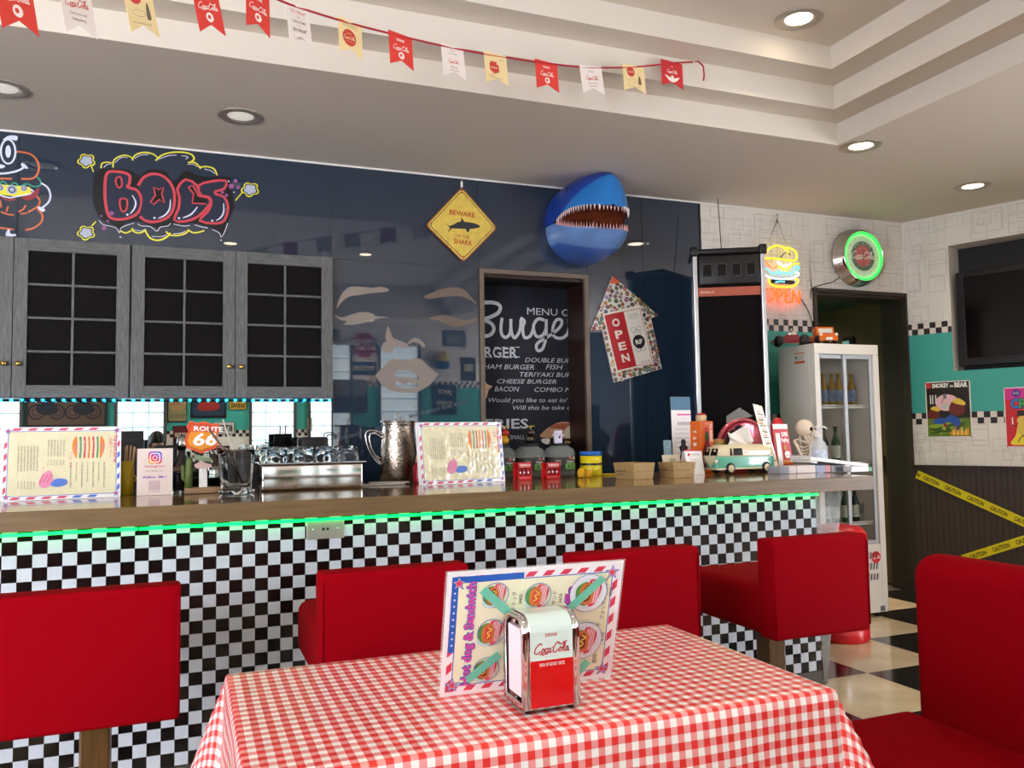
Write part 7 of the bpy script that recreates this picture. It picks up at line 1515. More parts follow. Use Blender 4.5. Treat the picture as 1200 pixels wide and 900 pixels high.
# big orange sauce box
y = 4.0; pc = P(822.6, 552, Y=y); H_ = P(822.6, 493.5, Y=y).z-Zc; pl = P(810, 551, Y=y+.06); pr = P(837, 551.5, Y=y+.02); t = thing('sauce_box', 'tall orange TABASCO sauce box with a bottle picture, left of the toy van', 'box', (pc.x, y, Zc)); OBX = mat('box_orange', 'E0681A', .35)
a = Vector((pl.x-pc.x, .06, 0)); b_ = Vector((pr.x-pc.x, .02, 0)); q = MB(); B4 = [Vector((0, 0, 0)), b_, a+b_, a]; q.add([v_ for v_ in B4]+[v_+Vector((0, 0, H_)) for v_ in B4], [(3, 2, 1, 0), (4, 5, 6, 7), (0, 1, 5, 4), (1, 2, 6, 5), (2, 3, 7, 6), (3, 0, 4, 7)], OBX); q.build('box', t, bevel=.002)
A = Art(a, -a, (0, 0, 1), lift=.0006); L_ = a.length
for i, ch_ in enumerate('TABASCO'): A.text(ch_, L_*.28, H_*(.83-.125*i), .020, WHITE, w=.020, rot=-90, bold=.04); A.z -= A.step
A.build('side_print', t)
A = Art((0, 0, 0), b_, (0, 0, 1), lift=.0006); L_ = b_.length; A.blob([(L_*.12, H_*.10), (L_*.10, H_*.42), (L_*.3, H_*.58), (L_*.34, H_*.8), (L_*.62, H_*.8), (L_*.66, H_*.58), (L_*.88, H_*.42), (L_*.86, H_*.10)], mat('bottle_print', '7C1A24', .35), 2); A.rect(L_*.34, H_*.62, L_*.62, H_*.78, mat('cap_green')); A.rect(L_*.33, H_*.80, L_*.63, H_*.88, RC_); A.poly([(L_*.5, H_*.12), (L_*.86, H_*.30), (L_*.5, H_*.50), (L_*.12, H_*.30)], mat('diamond_white', 'D8D4D0', .4)); A.ring(L_*.5, H_*.31, L_*.2, .001, INF)
A.text('CLASSIC', L_*.74, H_*.95, .016, WHITE, w=H_*.35, rot=-90, bold=.03); A.text('1868', L_*.5, H_*.94, .007, WHITE, align='C'); A.build('front_print', t)
ctr = (a+b_)/2+Vector((pc.x, y, 0)); d = thing('toy_cake', 'small cream cake toy with red berries on top of the orange sauce box', 'toy', (ctr.x, ctr.y, Zc+H_+.0008)); q = MB(); q.lathe([(.028, 0), (.030, .003), (.031, .030), (.028, .034), (0, .035)], mat('cake_cream', 'DCC49A', .5), 24); q.build('cake', d)
for i in range(6): an = i*1.047; q = MB(); q.sphere((.018*math.cos(an), .018*math.sin(an), .038), .008, RC_, 8); q.build('berry', d)
# milkshake cup, doll tray in wrapping
p = P(838, 545, Y=4.12); t = thing('milkshake_cup', 'pink ribbed cup with a small burger lid behind the toy van', 'cup', (p.x, 4.09, Zc)); q = MB(); q.lathe([(.035, 0), (.040, .01), (.046, .135), (.05, .14)], mat('cup_pink', 'C87A78', .35), 16); q.build('cup', t); q = MB(); q.lathe([(.062, .140), (.062, .146), (.05, .146), (.05, .15), (.054, .155), (.05, .165), (.05, .17), (.042, .185), (0, .192)], BN, 24); q.build('lid', t); q = MB(); q.lathe([(.055, .156), (.056, .161), (.052, .164)], mat('lettuce', '7C9A3C', .5), 20, caps=False); q.build('trim', t)
p = P(866, 540, Y=4.2); t = thing('wrapped_tray', 'round shiny pink foil-wrapped tray standing behind the tissue', 'tray', (p.x+.02, 4.235, Zc+.003), rx=R(8)); t.scale = (1.2, 1, 1.05); FP = mat('pink_foil', 'C8606C', .15, .4, bump=.4, bscale=18); Mz = Matrix.Rotation(R(90), 3, 'X')
q = MB(); q.lathe([(0, .0), (.135, .0), (.150, .010), (.150, .018), (.125, .030), (0, .034)], FP, 36, (0, 0, .151), Mz); q.build('tray', t); q = MB(); q.lathe([(.12, .034), (.135, .028), (.13, .04)], mat('foil_red', 'A02436', .2, .3), 36, (0, 0, .151), Mz, caps=False); q.build('rim', t)
q = MB(); q.add([(-.1, -.02, .27), (.06, -.02, .31), (-.02, -.01, .36), (-.09, .0, .31), (-.03, -.045, .30)], [(0, 4, 1), (1, 4, 2), (4, 3, 2), (0, 3, 4)], mat('clear_wrap', 'E8E8E8', .08, alpha=.25, spec=.8)); q.build('wrapping', t)
p = P(851, 535, Y=4.05); t = thing('doll', 'small doll with black hair behind the toy van, its face half hidden by the tissue', 'doll', (p.x+.045, 4.0, Zc)); t.scale = (1.35, 1.35, 1.35); q = MB(); q.sphere((.0, 0, .125), (.042, .038, .042), mat('doll_skin', 'D49A84', .5), 18); q.build('head', t); q = MB(); q.sphere((-.004, .006, .140), (.046, .042, .040), mat('doll_hair', '17100F', .5), 18); q.tube([(-.035, -.01, .14), (-.048, -.012, .115), (-.04, -.012, .10)], .010, mat('doll_hair'), 8); q.sphere((.005, -.01, .182), (.02, .018, .016), mat('doll_hair'), 10); q.build('hair', t); q = MB(); q.lathe([(.045, 0), (.040, .05), (.02, .09)], mat('doll_dress', 'B0303C', .5), 20); q.build('dress', t); q = MB(); q.sphere((.014, -.037, .118), (.005, .003, .006), BLACK, 8); q.build('eye', t)
# toy van with tissue
y = 3.78; xa, xb = P(840, 550, Y=y).x, P(911, 550, Y=y).x; L_ = xb-xa; zt = P(878, 520.5, Y=y).z-Zc; t = thing('toy_van', 'two-tone cream and mint green toy camper van used as a tissue box', 'toy van', ((xa+xb)/2, y+.06, Zc), rz=R(2)); MINT, VCR = mat('van_mint', '5FAE94', .18, coat=.6), mat('van_cream', 'D8CDA8', .18, coat=.6)
wb_, wz = .13, .016; zb = .028; belt = zt*.60
def vsec(u, z0, z1, m, nm, inset=0):
    pass
def van_grid(z0, z1, m, nm, rtop=0):
    """rounded-rectangle cross-section lofted between heights, nose bowed at -X"""
    q = MB(); n = 40; rings = []
    K = 8
    for k in range(K+1):
        z = z0+(z1-z0)*k/K; f = (z-zb)/(zt-zb); ins = .0 if f < .72 else .030*((f-.72)/.28)**2.2; tum = .012*max(0, f-.5)
        hx0 = L_/2-.006-ins*1.0-(0.035*max(0, f-.52)**1.2 if True else 0)*.6; hx1 = L_/2-.006-ins*.5; hy = wb_/2-tum-ins*.9; pts = []
        for j in range(n):
            a = 6.28318*j/n; c, s = math.cos(a), math.sin(a); ex = .28; x = math.copysign(abs(c)**ex, c)*(hx1 if c > 0 else hx0+.010*(1-abs(s))); y_ = math.copysign(abs(s)**ex, s)*hy; pts.append((x, y_, z))
        rings += pts
    q.add(rings, [(k*n+j, k*n+(j+1) % n, (k+1)*n+(j+1) % n, (k+1)*n+j) for k in range(K) for j in range(n)], m, True)
    q.f.append([K*n+j for j in range(n)]); q.mi.append(0); q.sm.append(False); q.f.append([n-1-j for j in range(n)]); q.mi.append(0); q.sm.append(False); return q.build(nm, t)
van_grid(zb, belt, MINT, 'lower_body'); van_grid(belt, zt, VCR, 'upper_body')
q = MB(); q.bx(-L_/2-.006, L_/2+.002, -wb_/2-.003, wb_/2+.003, zb-.004, zb+.006, VCR); q.build('bumper', t, bevel=.003)
WINM = mat('van_glass', '15110F', .1)
def vwin(x0, x1, z0, z1): 
    q = MB(); q.add([(x0, -wb_/2-.0015, z0), (x1, -wb_/2-.0015, z0), (x1-.002, -wb_/2+.004, z1), (x0+.004, -wb_/2+.004, z1)], [(0, 1, 2, 3)], WINM); q.build('window', t, solid=.003)
vwin(-L_*.245, -L_*.09, zt*.63, zt*.87); vwin(-L_*.30, -L_*.265, zt*.63, zt*.87)
for s in (-1, 1): q = MB(); q.add([(-L_/2-.008, s*.008, zt*.64), (-L_/2-.001, s*.054, zt*.64), (-L_/2+.012, s*.050, zt*.87), (-L_/2+.006, s*.008, zt*.87)], [(0, 1, 2, 3)], WINM); q.build('windscreen', t, solid=.004)
q = MB(); q.add([(-L_/2-.0035, -.055, belt+.001), (-L_/2-.0035, .055, belt+.001), (-L_/2-.005, 0, zb+.008)], [(0, 1, 2)], VCR); q.build('nose_panel', t, solid=.003)
for s in (-1, 1): q = MB(); q.lathe([(0, 0), (.010, 0), (.010, .005), (.006, .009), (0, .010)], mat('lamp_cream', 'EADFC8', .3), 14, (-L_/2+.004, s*.046, belt*.72), Matrix.Rotation(R(-90), 3, 'Y')); q.build('headlamp', t)
for x in (-L_*.30, L_*.31):
    for s in (-1, 1):
        M_ = Matrix.Rotation(R(90*s), 3, 'X'); q = MB(); q.lathe([(0, -.014), (.0295, -.014), (.031, -.010), (.031, .004), (.023, .008), (0, .006)], BLACK, 24, (x, s*(wb_/2-.001), .031), Matrix.Rotation(R(90 if s < 0 else -90), 3, 'X')); w_ = q.build('wheel', t)
        PM[w_.name] = PM[t.name]; q = MB(); q.lathe([(.020, .006), (.020, .010), (.012, .011), (.007, .014), (0, .015)], VCR, 20, (x, s*(wb_/2-.001), .031), Matrix.Rotation(R(90 if s < 0 else -90), 3, 'X')); o_ = q.build('hubcap', w_)
A = Art((0, -wb_/2-.001, 0), lift=.002); A.text('CAMPER', -L_*.07, zt*.69, .008, INF, w=.04) if False else A.scrib(-L_*.07, zt*.70, .05, .008, INF); A.stroke([(-L_*.34, belt), (L_*.47, belt)], .0018, VCR); A.build('side_print', t)
q = MB(); TIS = mat('tissue', 'E4DFD6', .9, bump=.2, bscale=15); q.grid(lambda u, v: Vector((-.085+.19*u*(1-.35*v)+.02*v+.02*math.sin(v*5+u*4), .012*math.sin(u*9+v*5), zt-.004+.085*v*(1-.25*math.sin(u*6.0+.6))*(1 if u < .75 else 1-.5*(u-.75)/.25))), 26, 10, TIS); d = q.build('tissue', None, solid=.0012); d.location = (t.location.x, t.location.y, Zc); tag(d, 'crumpled white tissue sticking out of the toy van roof', 'tissue')
# slanting card, red leaflet box
def leancard(nm, lab, cat, bl, br, tl, tr, yb_, yt_, m, thick=.002):
    a, b_, c, d = P(*bl, Y=yb_), P(*br, Y=yb_), P(*tr, Y=yt_), P(*tl, Y=yt_); a.z = b_.z = Zc; t = thing(nm, lab, cat, a); n3 = (b_-a).cross(d-a).normalized(); q = MB()
    q.add([a, b_, c, d, a-n3*thick, b_-n3*thick, c-n3*thick, d-n3*thick], [(0, 1, 2, 3), (7, 6, 5, 4), (0, 4, 5, 1), (1, 5, 6, 2), (2, 6, 7, 3), (3, 7, 4, 0)], m); q.build('board', t, world=True); u = (b_-a); v = (d-a); return t, Art(a, u, v-u.normalized()*v.dot(u.normalized()), lift=.0006), u.length, v.length
t, A, w, h = leancard('slanting_card', 'narrow cream card leaning sharply between the van and the red leaflet box', 'card', (903, 549), (914, 547), (882, 473), (893, 476), 3.80, 3.80, CRUM)
for k in range(9): A.scrib(-w*.9*(k+1.2)/9*1.2+w*.2, h*(.1+.08*k), w*.5, .006, INF)
A.mb.v = []; A.mb.f = []; A.mb.mi = []; A.mb.sm = []
a_, b_, c_2, d_2 = P(903, 549, Y=3.80), P(914, 547, Y=3.80), P(893, 476, Y=3.80), P(882, 473, Y=3.80); A.map = lambda u_, v_, z_: (a_*(1-u_)+b_*u_)*(1-v_)+(d_2*(1-u_)+c_2*u_)*v_+Vector((0, -.0008-z_, 0))
for k in range(9): y0 = .1+.093*k; A.poly([(.2, y0), (.8, y0), (.8, y0+.02), (.2, y0+.02)], INF); A.z -= A.step; A.poly([(.2, y0+.035), (.65, y0+.035), (.65, y0+.048), (.2, y0+.048)], RDL); A.z -= A.step
A.build('print', t, world=True)
RLF = mat('leaflet_red', 'C41E26', .35); t, A, w, h = leancard('leaflet_box', 'red leaflet box with a round red top leaning to the right, left of the skeleton', 'leaflet box', (910, 546), (931, 544), (905, 497), (922, 497), 3.86, 3.90, RLF, .02)
a_, b_, c_2, d_2 = P(910, 546, Y=3.86), P(931, 544, Y=3.86), P(922, 497, Y=3.90), P(905, 497, Y=3.90); A.map = lambda u_, v_, z_: (a_*(1-u_)+b_*u_)*(1-v_)+(d_2*(1-u_)+c_2*u_)*v_+Vector((0, -.0012-z_*2, 0)); A.z = 0
A.rect(0, .88, 1, 1, WHP); A.rect(.12, .0, .40, .78, WHP); A.text('SUPER', .5, .70, .10, WHP, w=.42, bold=.04); A.text('PayPay', .46, .56, .10, WHP, w=.46, bold=.04); A.circ(.62, .42, .09, mat('bun_tan'), 14, ry=.08); A.circ(.7, .25, .16, WHP, 16, ry=.09); A.scrib(.5, .22, .4, .05, RLF); A.rect(.42, .03, .95, .12, ORL); A.build('print', t, world=True)
c = P(911.5, 497, Y=3.91); q = MB(); q.lathe([(0, 0), (.037, 0), (.037, .004), (0, .004)], RLF, 28, (c.x, 3.913, c.z), Matrix.Rotation(R(90), 3, 'X')); q.build('round_top', t, world=True)
# skeleton
BON = mat('bone', 'D9C9B4', .5, noise=.12, nscale=18); y = 3.90; t = thing('skeleton', 'small toy skeleton with its chin resting on its hand on the bar', 'skeleton', P(940, 545, Y=y)); g_ = zr(900, 460, 7); bp_ = lambda X_, Y_, dy=0: P(*g_([(X_, Y_)])[0], Y=y+dy)
c = bp_(298, 292); k_ = 1/ (970/4.75)/7
q = MB(); q.sphere(c, (82*k_, 66*k_, 74*k_), BON, 22, k=14); f2 = bp_(355, 330); q.sphere(f2+Vector((0, -.01, 0)), (48*k_, 44*k_, 48*k_), BON, 16); q.sphere(bp_(383, 345)+Vector((0, -.012, 0)), (22*k_, 34*k_, 34*k_), BON, 12); q.build('skull', t, world=True)
q = MB(); q.sphere(bp_(350, 298, -.040), (.0135, .011, .0125), DARK, 12); q.build('eye_socket', t, world=True); q = MB(); q.sphere(bp_(380, 306, -.026), (.008, .011, .011), DARK, 10); q.build('eye_socket', t, world=True); q = MB(); q.sphere(bp_(398, 325, -.02), (.005, .006, .008), DARK, 8); q.build('nose_hole', t, world=True)
q = MB(); q.tube([bp_(325, 355, -.01), bp_(345, 390, -.015), bp_(385, 392, -.02), bp_(402, 375, -.015)], .0085, BON, 8); q.build('jaw', t, world=True)
for i in range(5): q = MB(); q.box(bp_(372+8*i, 372, -.045+.004*i), (.0045, .004, .010), WHITE); q.build('tooth', t, world=True)
q = MB(); q.tube([bp_(265, 350, .01), bp_(262, 400, .015), bp_(280, 480, .02), bp_(300, 560, .02)], .009, BON, 8); q.build('spine', t, world=True)
for i in range(6):
    y0 = 415+26*i; q = MB(); q.tube([tuple(bp_(*p_)) for p_ in smooth_pts([(255, y0, .02), (225+i*3, y0+12, .0), (250+i*4, y0+45, -.03), (300+i*3, y0+55, -.035), (332, y0+38, -.03)], 4)] if False else [bp_(x_, y_, d_) for x_, y_, d_ in smooth_pts([(258, y0-18, .02), (236+i*3, y0, .0), (258+i*3, y0+28, -.03), (298+i*2, y0+34, -.035), (330, y0+18, -.03)], 4)], .0042, BON, 6); q.build('rib', t, world=True)
q = MB(); q.tube([bp_(335, 430, -.03), bp_(338, 560, -.03)], .006, BON, 8); q.build('sternum', t, world=True)
q = MB(); q.tube([bp_(215, 400, -.02), bp_(235, 440, -.03), bp_(275, 520, -.045), bp_(320, 578, -.05)], .0085, BON, 8); q.build('upper_arm', t, world=True); q = MB(); q.tube([bp_(320, 578, -.05), bp_(350, 500, -.05), bp_(345, 420, -.05)], .0065, BON, 8); q.build('forearm', t, world=True)
for i in range(5): q = MB(); x_ = 296+i*16; q.tube([bp_(345, 425, -.05), bp_(x_+18, 395, -.055), bp_(x_+2, 365-4*i, -.052), bp_(x_-6+4*i, 335+8*i, -.048)], .0038, BON, 6); q.build('finger', t, world=True)
q = MB(); q.tube([bp_(210, 395, -.015), bp_(250, 385, -.01), bp_(300, 405, -.02), bp_(340, 430, -.03)], .005, BON, 6); q.build('collarbone', t, world=True); q = MB(); q.rbox(*(lambda a_: (a_.x-.04, a_.x+.04, y-.02, y+.03, Zc, Zc+.02))(bp_(310, 575)), .008, BON, 2); q.build('pelvis', t, world=True)
# pump bottle
y = 3.84; x0, x1 = P(951, 530, Y=y).x, P(967, 530, Y=y).x; r = (x1-x0)/2; H_ = hh(958, 513, y); t = thing('pump_bottle', 'clear hand gel bottle with a white pump, right of the skeleton', 'pump bottle', ((x0+x1)/2, y, Zc)); q = MB(); q.lathe([(r*.95, 0), (r, .006), (r, H_*.70), (r*.8, H_*.85), (r*.35, H_*.97), (r*.33, H_)], mat('gel_bottle', 'DCE4EC', .08, alpha=.55, spec=.7), 24); q.build('body', t)
PW = mat('pump_white', 'E4E4E4', .35); q = MB(); q.lathe([(r*.42, H_), (r*.42, H_+.015), (r*.15, H_+.018), (r*.15, H_+.055), (r*.35, H_+.057), (r*.35, H_+.068)], PW, 16); q.build('pump', t); q = MB(); q.tube([(0, 0, H_+.063), (.045, -.01, H_+.062), (.056, -.012, H_+.05)], .0045, PW, 8); q.build('nozzle', t)
q = MB(); q.lathe([(r*1.01, H_*.1), (r*1.01, H_*.62)], mat('gel_label', 'C2CDE2', .5, noise=.25, nscale=70), 24, caps=False); q.build('label', t); q = MB(); q.lathe([(r*1.02, H_*.1), (r*1.02, H_*.26)], mat('gel_label_blue', '7FB0D4', .5), 24, caps=False); q.build('label_band', t)
# flat packs and card trays at the bar end
yk = 3.62
def pk(px0, px1, py0, py1, y0, dp, m, lab, nm='card_pack', rz_=0, grp='packs of cards at the bar end'):
    a, b_ = P(px0, py0, Y=y0), P(px1, py1, Y=y0); t = thing(nm, lab, 'pack', (a.x, y0, max(Zc, a.z))); q = MB(); q.bx(0, b_.x-a.x, 0, dp, 0, b_.z-max(Zc, a.z), m); q.build('pack', t, bevel=.0015); return t
z_ = P(960, 545, Y=yk).z
for a_, b_, mm, lab in ((914, 924, mat('clear_case', 'AEB4C0', .1, alpha=.6), 'clear plastic case at the left of the row of card packs'), (925, 933, mat('pk_pinkish', 'CDBFBC', .3), 'pale pack second in the row at the bar end'), (934, 955.5, mat('pk_pale', 'C9BCB4', .3), 'long pale pack in the row at the bar end'), (956.5, 967, mat('pk_blue', '5E6E8A', .3, noise=.3, nscale=80), 'blue and grey pack in the row at the bar end'), (967.6, 973.5, mat('pk_red', '9C3A38', .3), 'narrow red pack in the row at the bar end'), (974.5, 990, mat('pk_dark', '474C58', .3, noise=.4, nscale=120, stretch=(3, 1, .2)), 'dark striped pack in the row at the bar end'), (991, 996, mat('pk_white', 'D8D6DC', .3), 'narrow white pack in the row at the bar end')):
    pk(a_, b_, 562, 546.5 if a_ < 930 else 545, yk, .10, mm, lab)
pk(998, 1018, 562, 546, yk-.06, .12, mat('pk_white'), 'white notepad at the far right end of the bar top'); pk(1018.6, 1022, 562, 547, yk-.06, .12, mat('pk_green', '3E9A5E', .4), 'small green block beside the white notepad at the bar end')
zt_ = P(960, 545, Y=yk).z
t = thing('paper_tray', 'low white paper tray slanting across the top of the card packs', 'tray', (P(948, 548, Y=yk+.02).x, yk+.01, zt_+.001), ry=R(7)); L_ = P(1016, 548, Y=yk).x-P(948, 548, Y=yk).x; q = MB(); q.bx(0, L_, 0, .16, .024, .027, PW); q.bx(0, L_, 0, .003, .024, .046, PW); q.bx(0, L_, .157, .16, .024, .05, PW); q.bx(0, .003, .003, .157, .024, .05, PW); q.bx(0, .05, 0, .16, 0.014, .0235, PW); q.build('tray', t); q = MB(); q.bx(.01, L_*.75, .01, .15, .0275, .04, mat('pk_paper', 'E6E2DE', .6)); q.build('papers', t)
t = thing('wooden_ruler', 'thin tan board lying on the packs below the skeleton', 'board', (P(925, 546, Y=yk+.13).x, yk+.13, Zc+.001)); q = MB(); q.bx(0, .2, 0, .03, 0, .006, DRW); q.build('board', t, rz=0) if False else q.build('board', t)

# ================================================================== REAR WORKTOP (seen past the bar, doubled in the mirror)
Zw = .9405
def rw_(px, y=4.58): return P(px, 540, Y=y).x
t = thing('cooking_pot', 'black pot with utensils on the worktop behind the bar', 'pot', (rw_(332, 4.66), 4.69, Zw)); r = .05; q = MB(); h_ = P(341, 509, Y=4.66).z-Zw; q.lathe([(r*.95, 0), (r, .01), (r, h_), (r*1.06, h_+.004), (r*.94, h_), (r*.94, .02)], mat('pot_black', '131211', .3), 28, caps=False); q.build('pot', t)
for s in (-1, 1): q = MB(); q.tube([(s*r, -.015, h_*.85), (s*(r+.02), 0, h_*.87), (s*r, .015, h_*.85)], .004, BLACK, 6); q.build('handle', t)
q = MB(); q.tube([(.01, 0, h_*.6), (.015, 0, h_+.05)], .004, STEEL, 6); q.build('ladle', t)
t = thing('coffee_machine', 'low dark coffee machine on the worktop behind the steel tray', 'machine', (rw_(368), 4.60, Zw)); h_ = P(366, 512, Y=4.55).z-Zw; q = MB(); q.rbox(-.075, .085, -.07, .12, 0, h_*.35, .01, BLACK, 2); q.build('base', t); q = MB(); q.rbox(-.075, .085, .02, .12, h_*.35, h_, .015, mat('machine_brown', '2C201A', .35), 2); q.build('tank', t); q = MB(); q.rbox(-.07, .05, -.06, .02, h_*.72, h_, .01, BLACK, 2); q.build('brew_head', t)
t = thing('brown_bowl', 'dark red-brown lacquer bowl on the worktop behind the tumblers', 'bowl', (rw_(345, 4.40), 4.455, Zw)); q = MB(); q.lathe([(.03, 0), (.035, .004), (.035, .015), (.075, .05), (.083, .095), (.078, .095), (.07, .055), (0, .02)], mat('lacquer', '4A1C12', .2, coat=.6), 28); q.build('bowl', t)
t = thing('sound_box', 'black appliance behind the tall ribbed glass', 'appliance', (rw_(293), 4.56, Zw)); h_ = P(293, 536, Y=4.56).z-Zw; q = MB(); q.rbox(-.11, .09, -.05, .10, 0, h_, .01, BLACK, 2); q.build('case', t); q = MB(); q.bx(-.09, .07, -.054, -.048, h_*.2, h_*.8, mat('grille_dark', '26242A', .6)); q.build('grille', t)
t = thing('dish_rack', 'dark crate on the worktop behind the left menu and the yellow cup', 'crate', (rw_(126), 4.6, Zw)); h_ = P(126, 516, Y=4.6).z-Zw; q = MB()
q.bx(-.16, .16, -.1, .1, 0, .01, BLACK)
for s in (-1, 1): q.bx(-.16, .16, s*.1-.004, s*.1+.004, 0, h_, mat('crate_black', '1A1715', .5)); q.bx(s*.16-.004, s*.16+.004, -.1, .1, 0, h_, mat('crate_black'))
q.build('crate', t)
t = thing('small_bottles_tray', 'dark bottle with a silver cap behind the cactus ornament', 'bottle', (rw_(213, 4.5), 4.5, Zw)); q = MB(); q.lathe([(.045, 0), (.05, .01), (.05, .16), (.03, .21), (.018, .235), (.018, .26)], mat('dark_bottle', '0E0E12', .15, coat=.5), 22); q.build('body', t); q = MB(); q.lathe([(.02, .26), (.026, .28), (.022, .32), (.012, .33)], STEEL, 16); q.build('cap', t)

# ================================================================== REAR WALL (mirrored): signs, booths, the photographer
def rear(lab, cat, x0, x1, z0, z1, fn, nm='wall_sign', m=None, frame=None):
    t = thing(nm, lab, cat, ((x0+x1)/2, YR, (z0+z1)/2)); q = MB(); q.bx(x0, x1, YR+.001, YR+.012, z0, z1, m or BLACK); q.build('plate', t, world=True)
    A = Art((x1, YR+.012, z0), (-1, 0, 0), (0, 0, 1), lift=.0008); fn(A, x1-x0, z1-z0); A.build('print', t, world=True)
    return t
YM_ = 2*YB-YR
def mx(px): return P(px, 500, Y=YM_).x
def mz(px, py): return P(px, py, Y=YM_).z
c = P(427, 404.5, Y=YM_); t = thing('stop_sign', 'red octagonal STOP sign on the rear wall, seen mirrored in the navy panel', 'sign', (c.x, YR, c.z)); ro = .21; oc = [(ro*math.cos(R(22.5+45*k)), ro*math.sin(R(22.5+45*k))) for k in range(8)]
q = MB(); q.prism(oc, -.006, 0, STEEL, Matrix(((1, 0, 0), (0, 0, 1), (0, 1, 0)))); q.v = [v_+Vector((0, .01, 0)) for v_ in q.v]; q.build('plate', t)
A = Art((0, .011, 0), (-1, 0, 0), (0, 0, 1), lift=.001); A.poly(oc, WHP); A.poly([(x*.93, z*.93) for x, z in oc], mat('stop_red', 'A8141E', .35)); A.text('STOP', 0, -.065, .145, WHP, w=.33, align='C', bold=.03); A.build('print', t)
DK1 = mat('sign_dark', '15161C', .4); TN1 = mat('sign_tan', '9C7B4E', .5); NV1 = mat('sign_navy', '1E2C50', .4); PT1 = mat('print_brown', '3E2A20', .5); CRE = mat('sign_cream', 'C9C0A0', .5)
def simple(bg, fgs):
    def f(A, w, h):
        A.rect(w*.03, h*.03, w*.97, h*.97, bg)
        for (tx_, u, v, s, m, ww) in fgs: A.text(tx_, w*u, h*v, h*s, m, w=w*ww, align='C', bold=.03)
    return f
rear('blue licence plate style sign under the stop sign, seen mirrored', 'sign', mx(411), mx(441), mz(425, 439), mz(425, 424), simple(NV1, [('MOTORS', .5, .3, .4, CRE, .8)]))
def bike(A, w, h):
    A.rect(w*.04, h*.05, w*.96, h*.95, mat('bike_ground', '5E4736', .5)); A.rect(w*.04, h*.7, w*.96, h*.95, PT1)
    for u in (.18, .42, .62, .86): A.ring(w*u, h*.38, h*.2, h*.04, DK1, 20); A.ring(w*u, h*.38, h*.11, h*.02, DK1, 14)
    for u in (.3, .74): A.blob([(w*(u-.14), h*.4), (w*(u-.08), h*.62), (w*u, h*.66), (w*(u+.1), h*.58), (w*(u+.12), h*.4), (w*u, h*.3)], DK1)
rear('framed brown picture of two motorcycles on the rear wall, seen in the mirror', 'picture', mx(29), mx(126), mz(80, 500), mz(80, 455), bike, 'framed_picture', DK1)
rear('round-topped tan tin sign between two windows, seen in the mirror', 'sign', mx(196), mx(219), mz(207, 495), mz(207, 462), lambda A, w, h: (A.rect(w*.04, h*.04, w*.96, h*.96, mat('sign_olive', '7C7450', .5)), A.circ(w*.5, h*.66, w*.42, TN1, 24, ry=h*.26), A.text('TYPHOON', w*.5, h*.6, h*.14, PT1, w=w*.6, align='C'), A.text('MOTOR OIL', w*.5, h*.14, h*.16, PT1, w=w*.8, align='C')))
rear('framed dark car picture above the road sign ornament, seen in the mirror', 'picture', mx(223), mx(265), mz(243, 490), mz(243, 455), lambda A, w, h: (A.rect(w*.06, h*.08, w*.94, h*.92, mat('pic_blue', '26364A', .4)), A.blob([(w*.2, h*.3), (w*.3, h*.6), (w*.6, h*.65), (w*.8, h*.4), (w*.7, h*.25)], mat('pic_car', '8C2A22', .4))), 'framed_picture', DK1)
rear('yellow strip sign at the top of the teal band, seen in the mirror', 'sign', mx(268), mx(289), mz(278, 480), mz(278, 470), simple(mat('sign_mustard', 'A8882C', .5), [('GARAGE', .5, .25, .5, DK1, .8)]))
rear('white number plate right of the shield ornament, seen in the mirror', 'number plate', mx(249), mx(275), mz(262, 509), mz(262, 494.5), simple(mat('plate_white', 'B9BAB4', .4), [('8TEX', .5, .25, .5, DK1, .8)]))
rear('dark red picture behind the ornament, seen in the mirror', 'picture', mx(203), mx(222), mz(212, 522), mz(212, 499), simple(mat('pic_red', '5A1E24', .4), [('HOT ROD', .5, .45, .2, CRE, .8)]), 'framed_picture', DK1)
rear('small white sign with number 6 between two windows, seen in the mirror', 'sign', mx(359), mx(365.5), mz(362, 505), mz(362, 490), simple(mat('plate_white'), [('6', .5, .3, .4, DK1, .5)]))
rear('large dark landscape picture low in the navy reflection beside the cabinets', 'picture', mx(390), mx(430), mz(410, 484), mz(410, 445), lambda A, w, h: (A.rect(w*.04, h*.05, w*.96, h*.95, mat('pic_dusk', '6E6450', .5)), A.rect(w*.04, h*.05, w*.96, h*.5, PT1)), 'framed_picture', DK1)
rear('dark landscape number plate high right in the navy reflection', 'sign', mx(520), mx(547), mz(533, 406), mz(533, 387.5), simple(mat('sign_greyblue', '4A5560', .4), [('CALIFORNIA', .5, .65, .16, CRE, .7), ('JW DE2', .5, .2, .3, CRE, .7)]))
rear('tall dark poster of black lettering in the navy reflection', 'poster', mx(507), mx(535), mz(520, 486), mz(520, 451), simple(DK1, [("JACK", .5, .7, .14, CRE, .6), ('TENNESSEE', .5, .35, .1, CRE, .7)]))
rear('narrow framed picture near the menu doorway in the navy reflection', 'picture', mx(541), mx(558), mz(550, 446), mz(550, 419), simple(mat('pic_slate', '2A3036', .4), [('BEER', .5, .4, .3, CRE, .6)]), 'framed_picture', DK1)
rear('small blue picture beside the cabinets high in the navy reflection', 'picture', mx(388), mx(398), mz(394, 402), mz(394, 387), simple(mat('pic_sky', '5A7A94', .4), [('66', .5, .3, .4, CRE, .6)]), 'framed_picture', DK1)
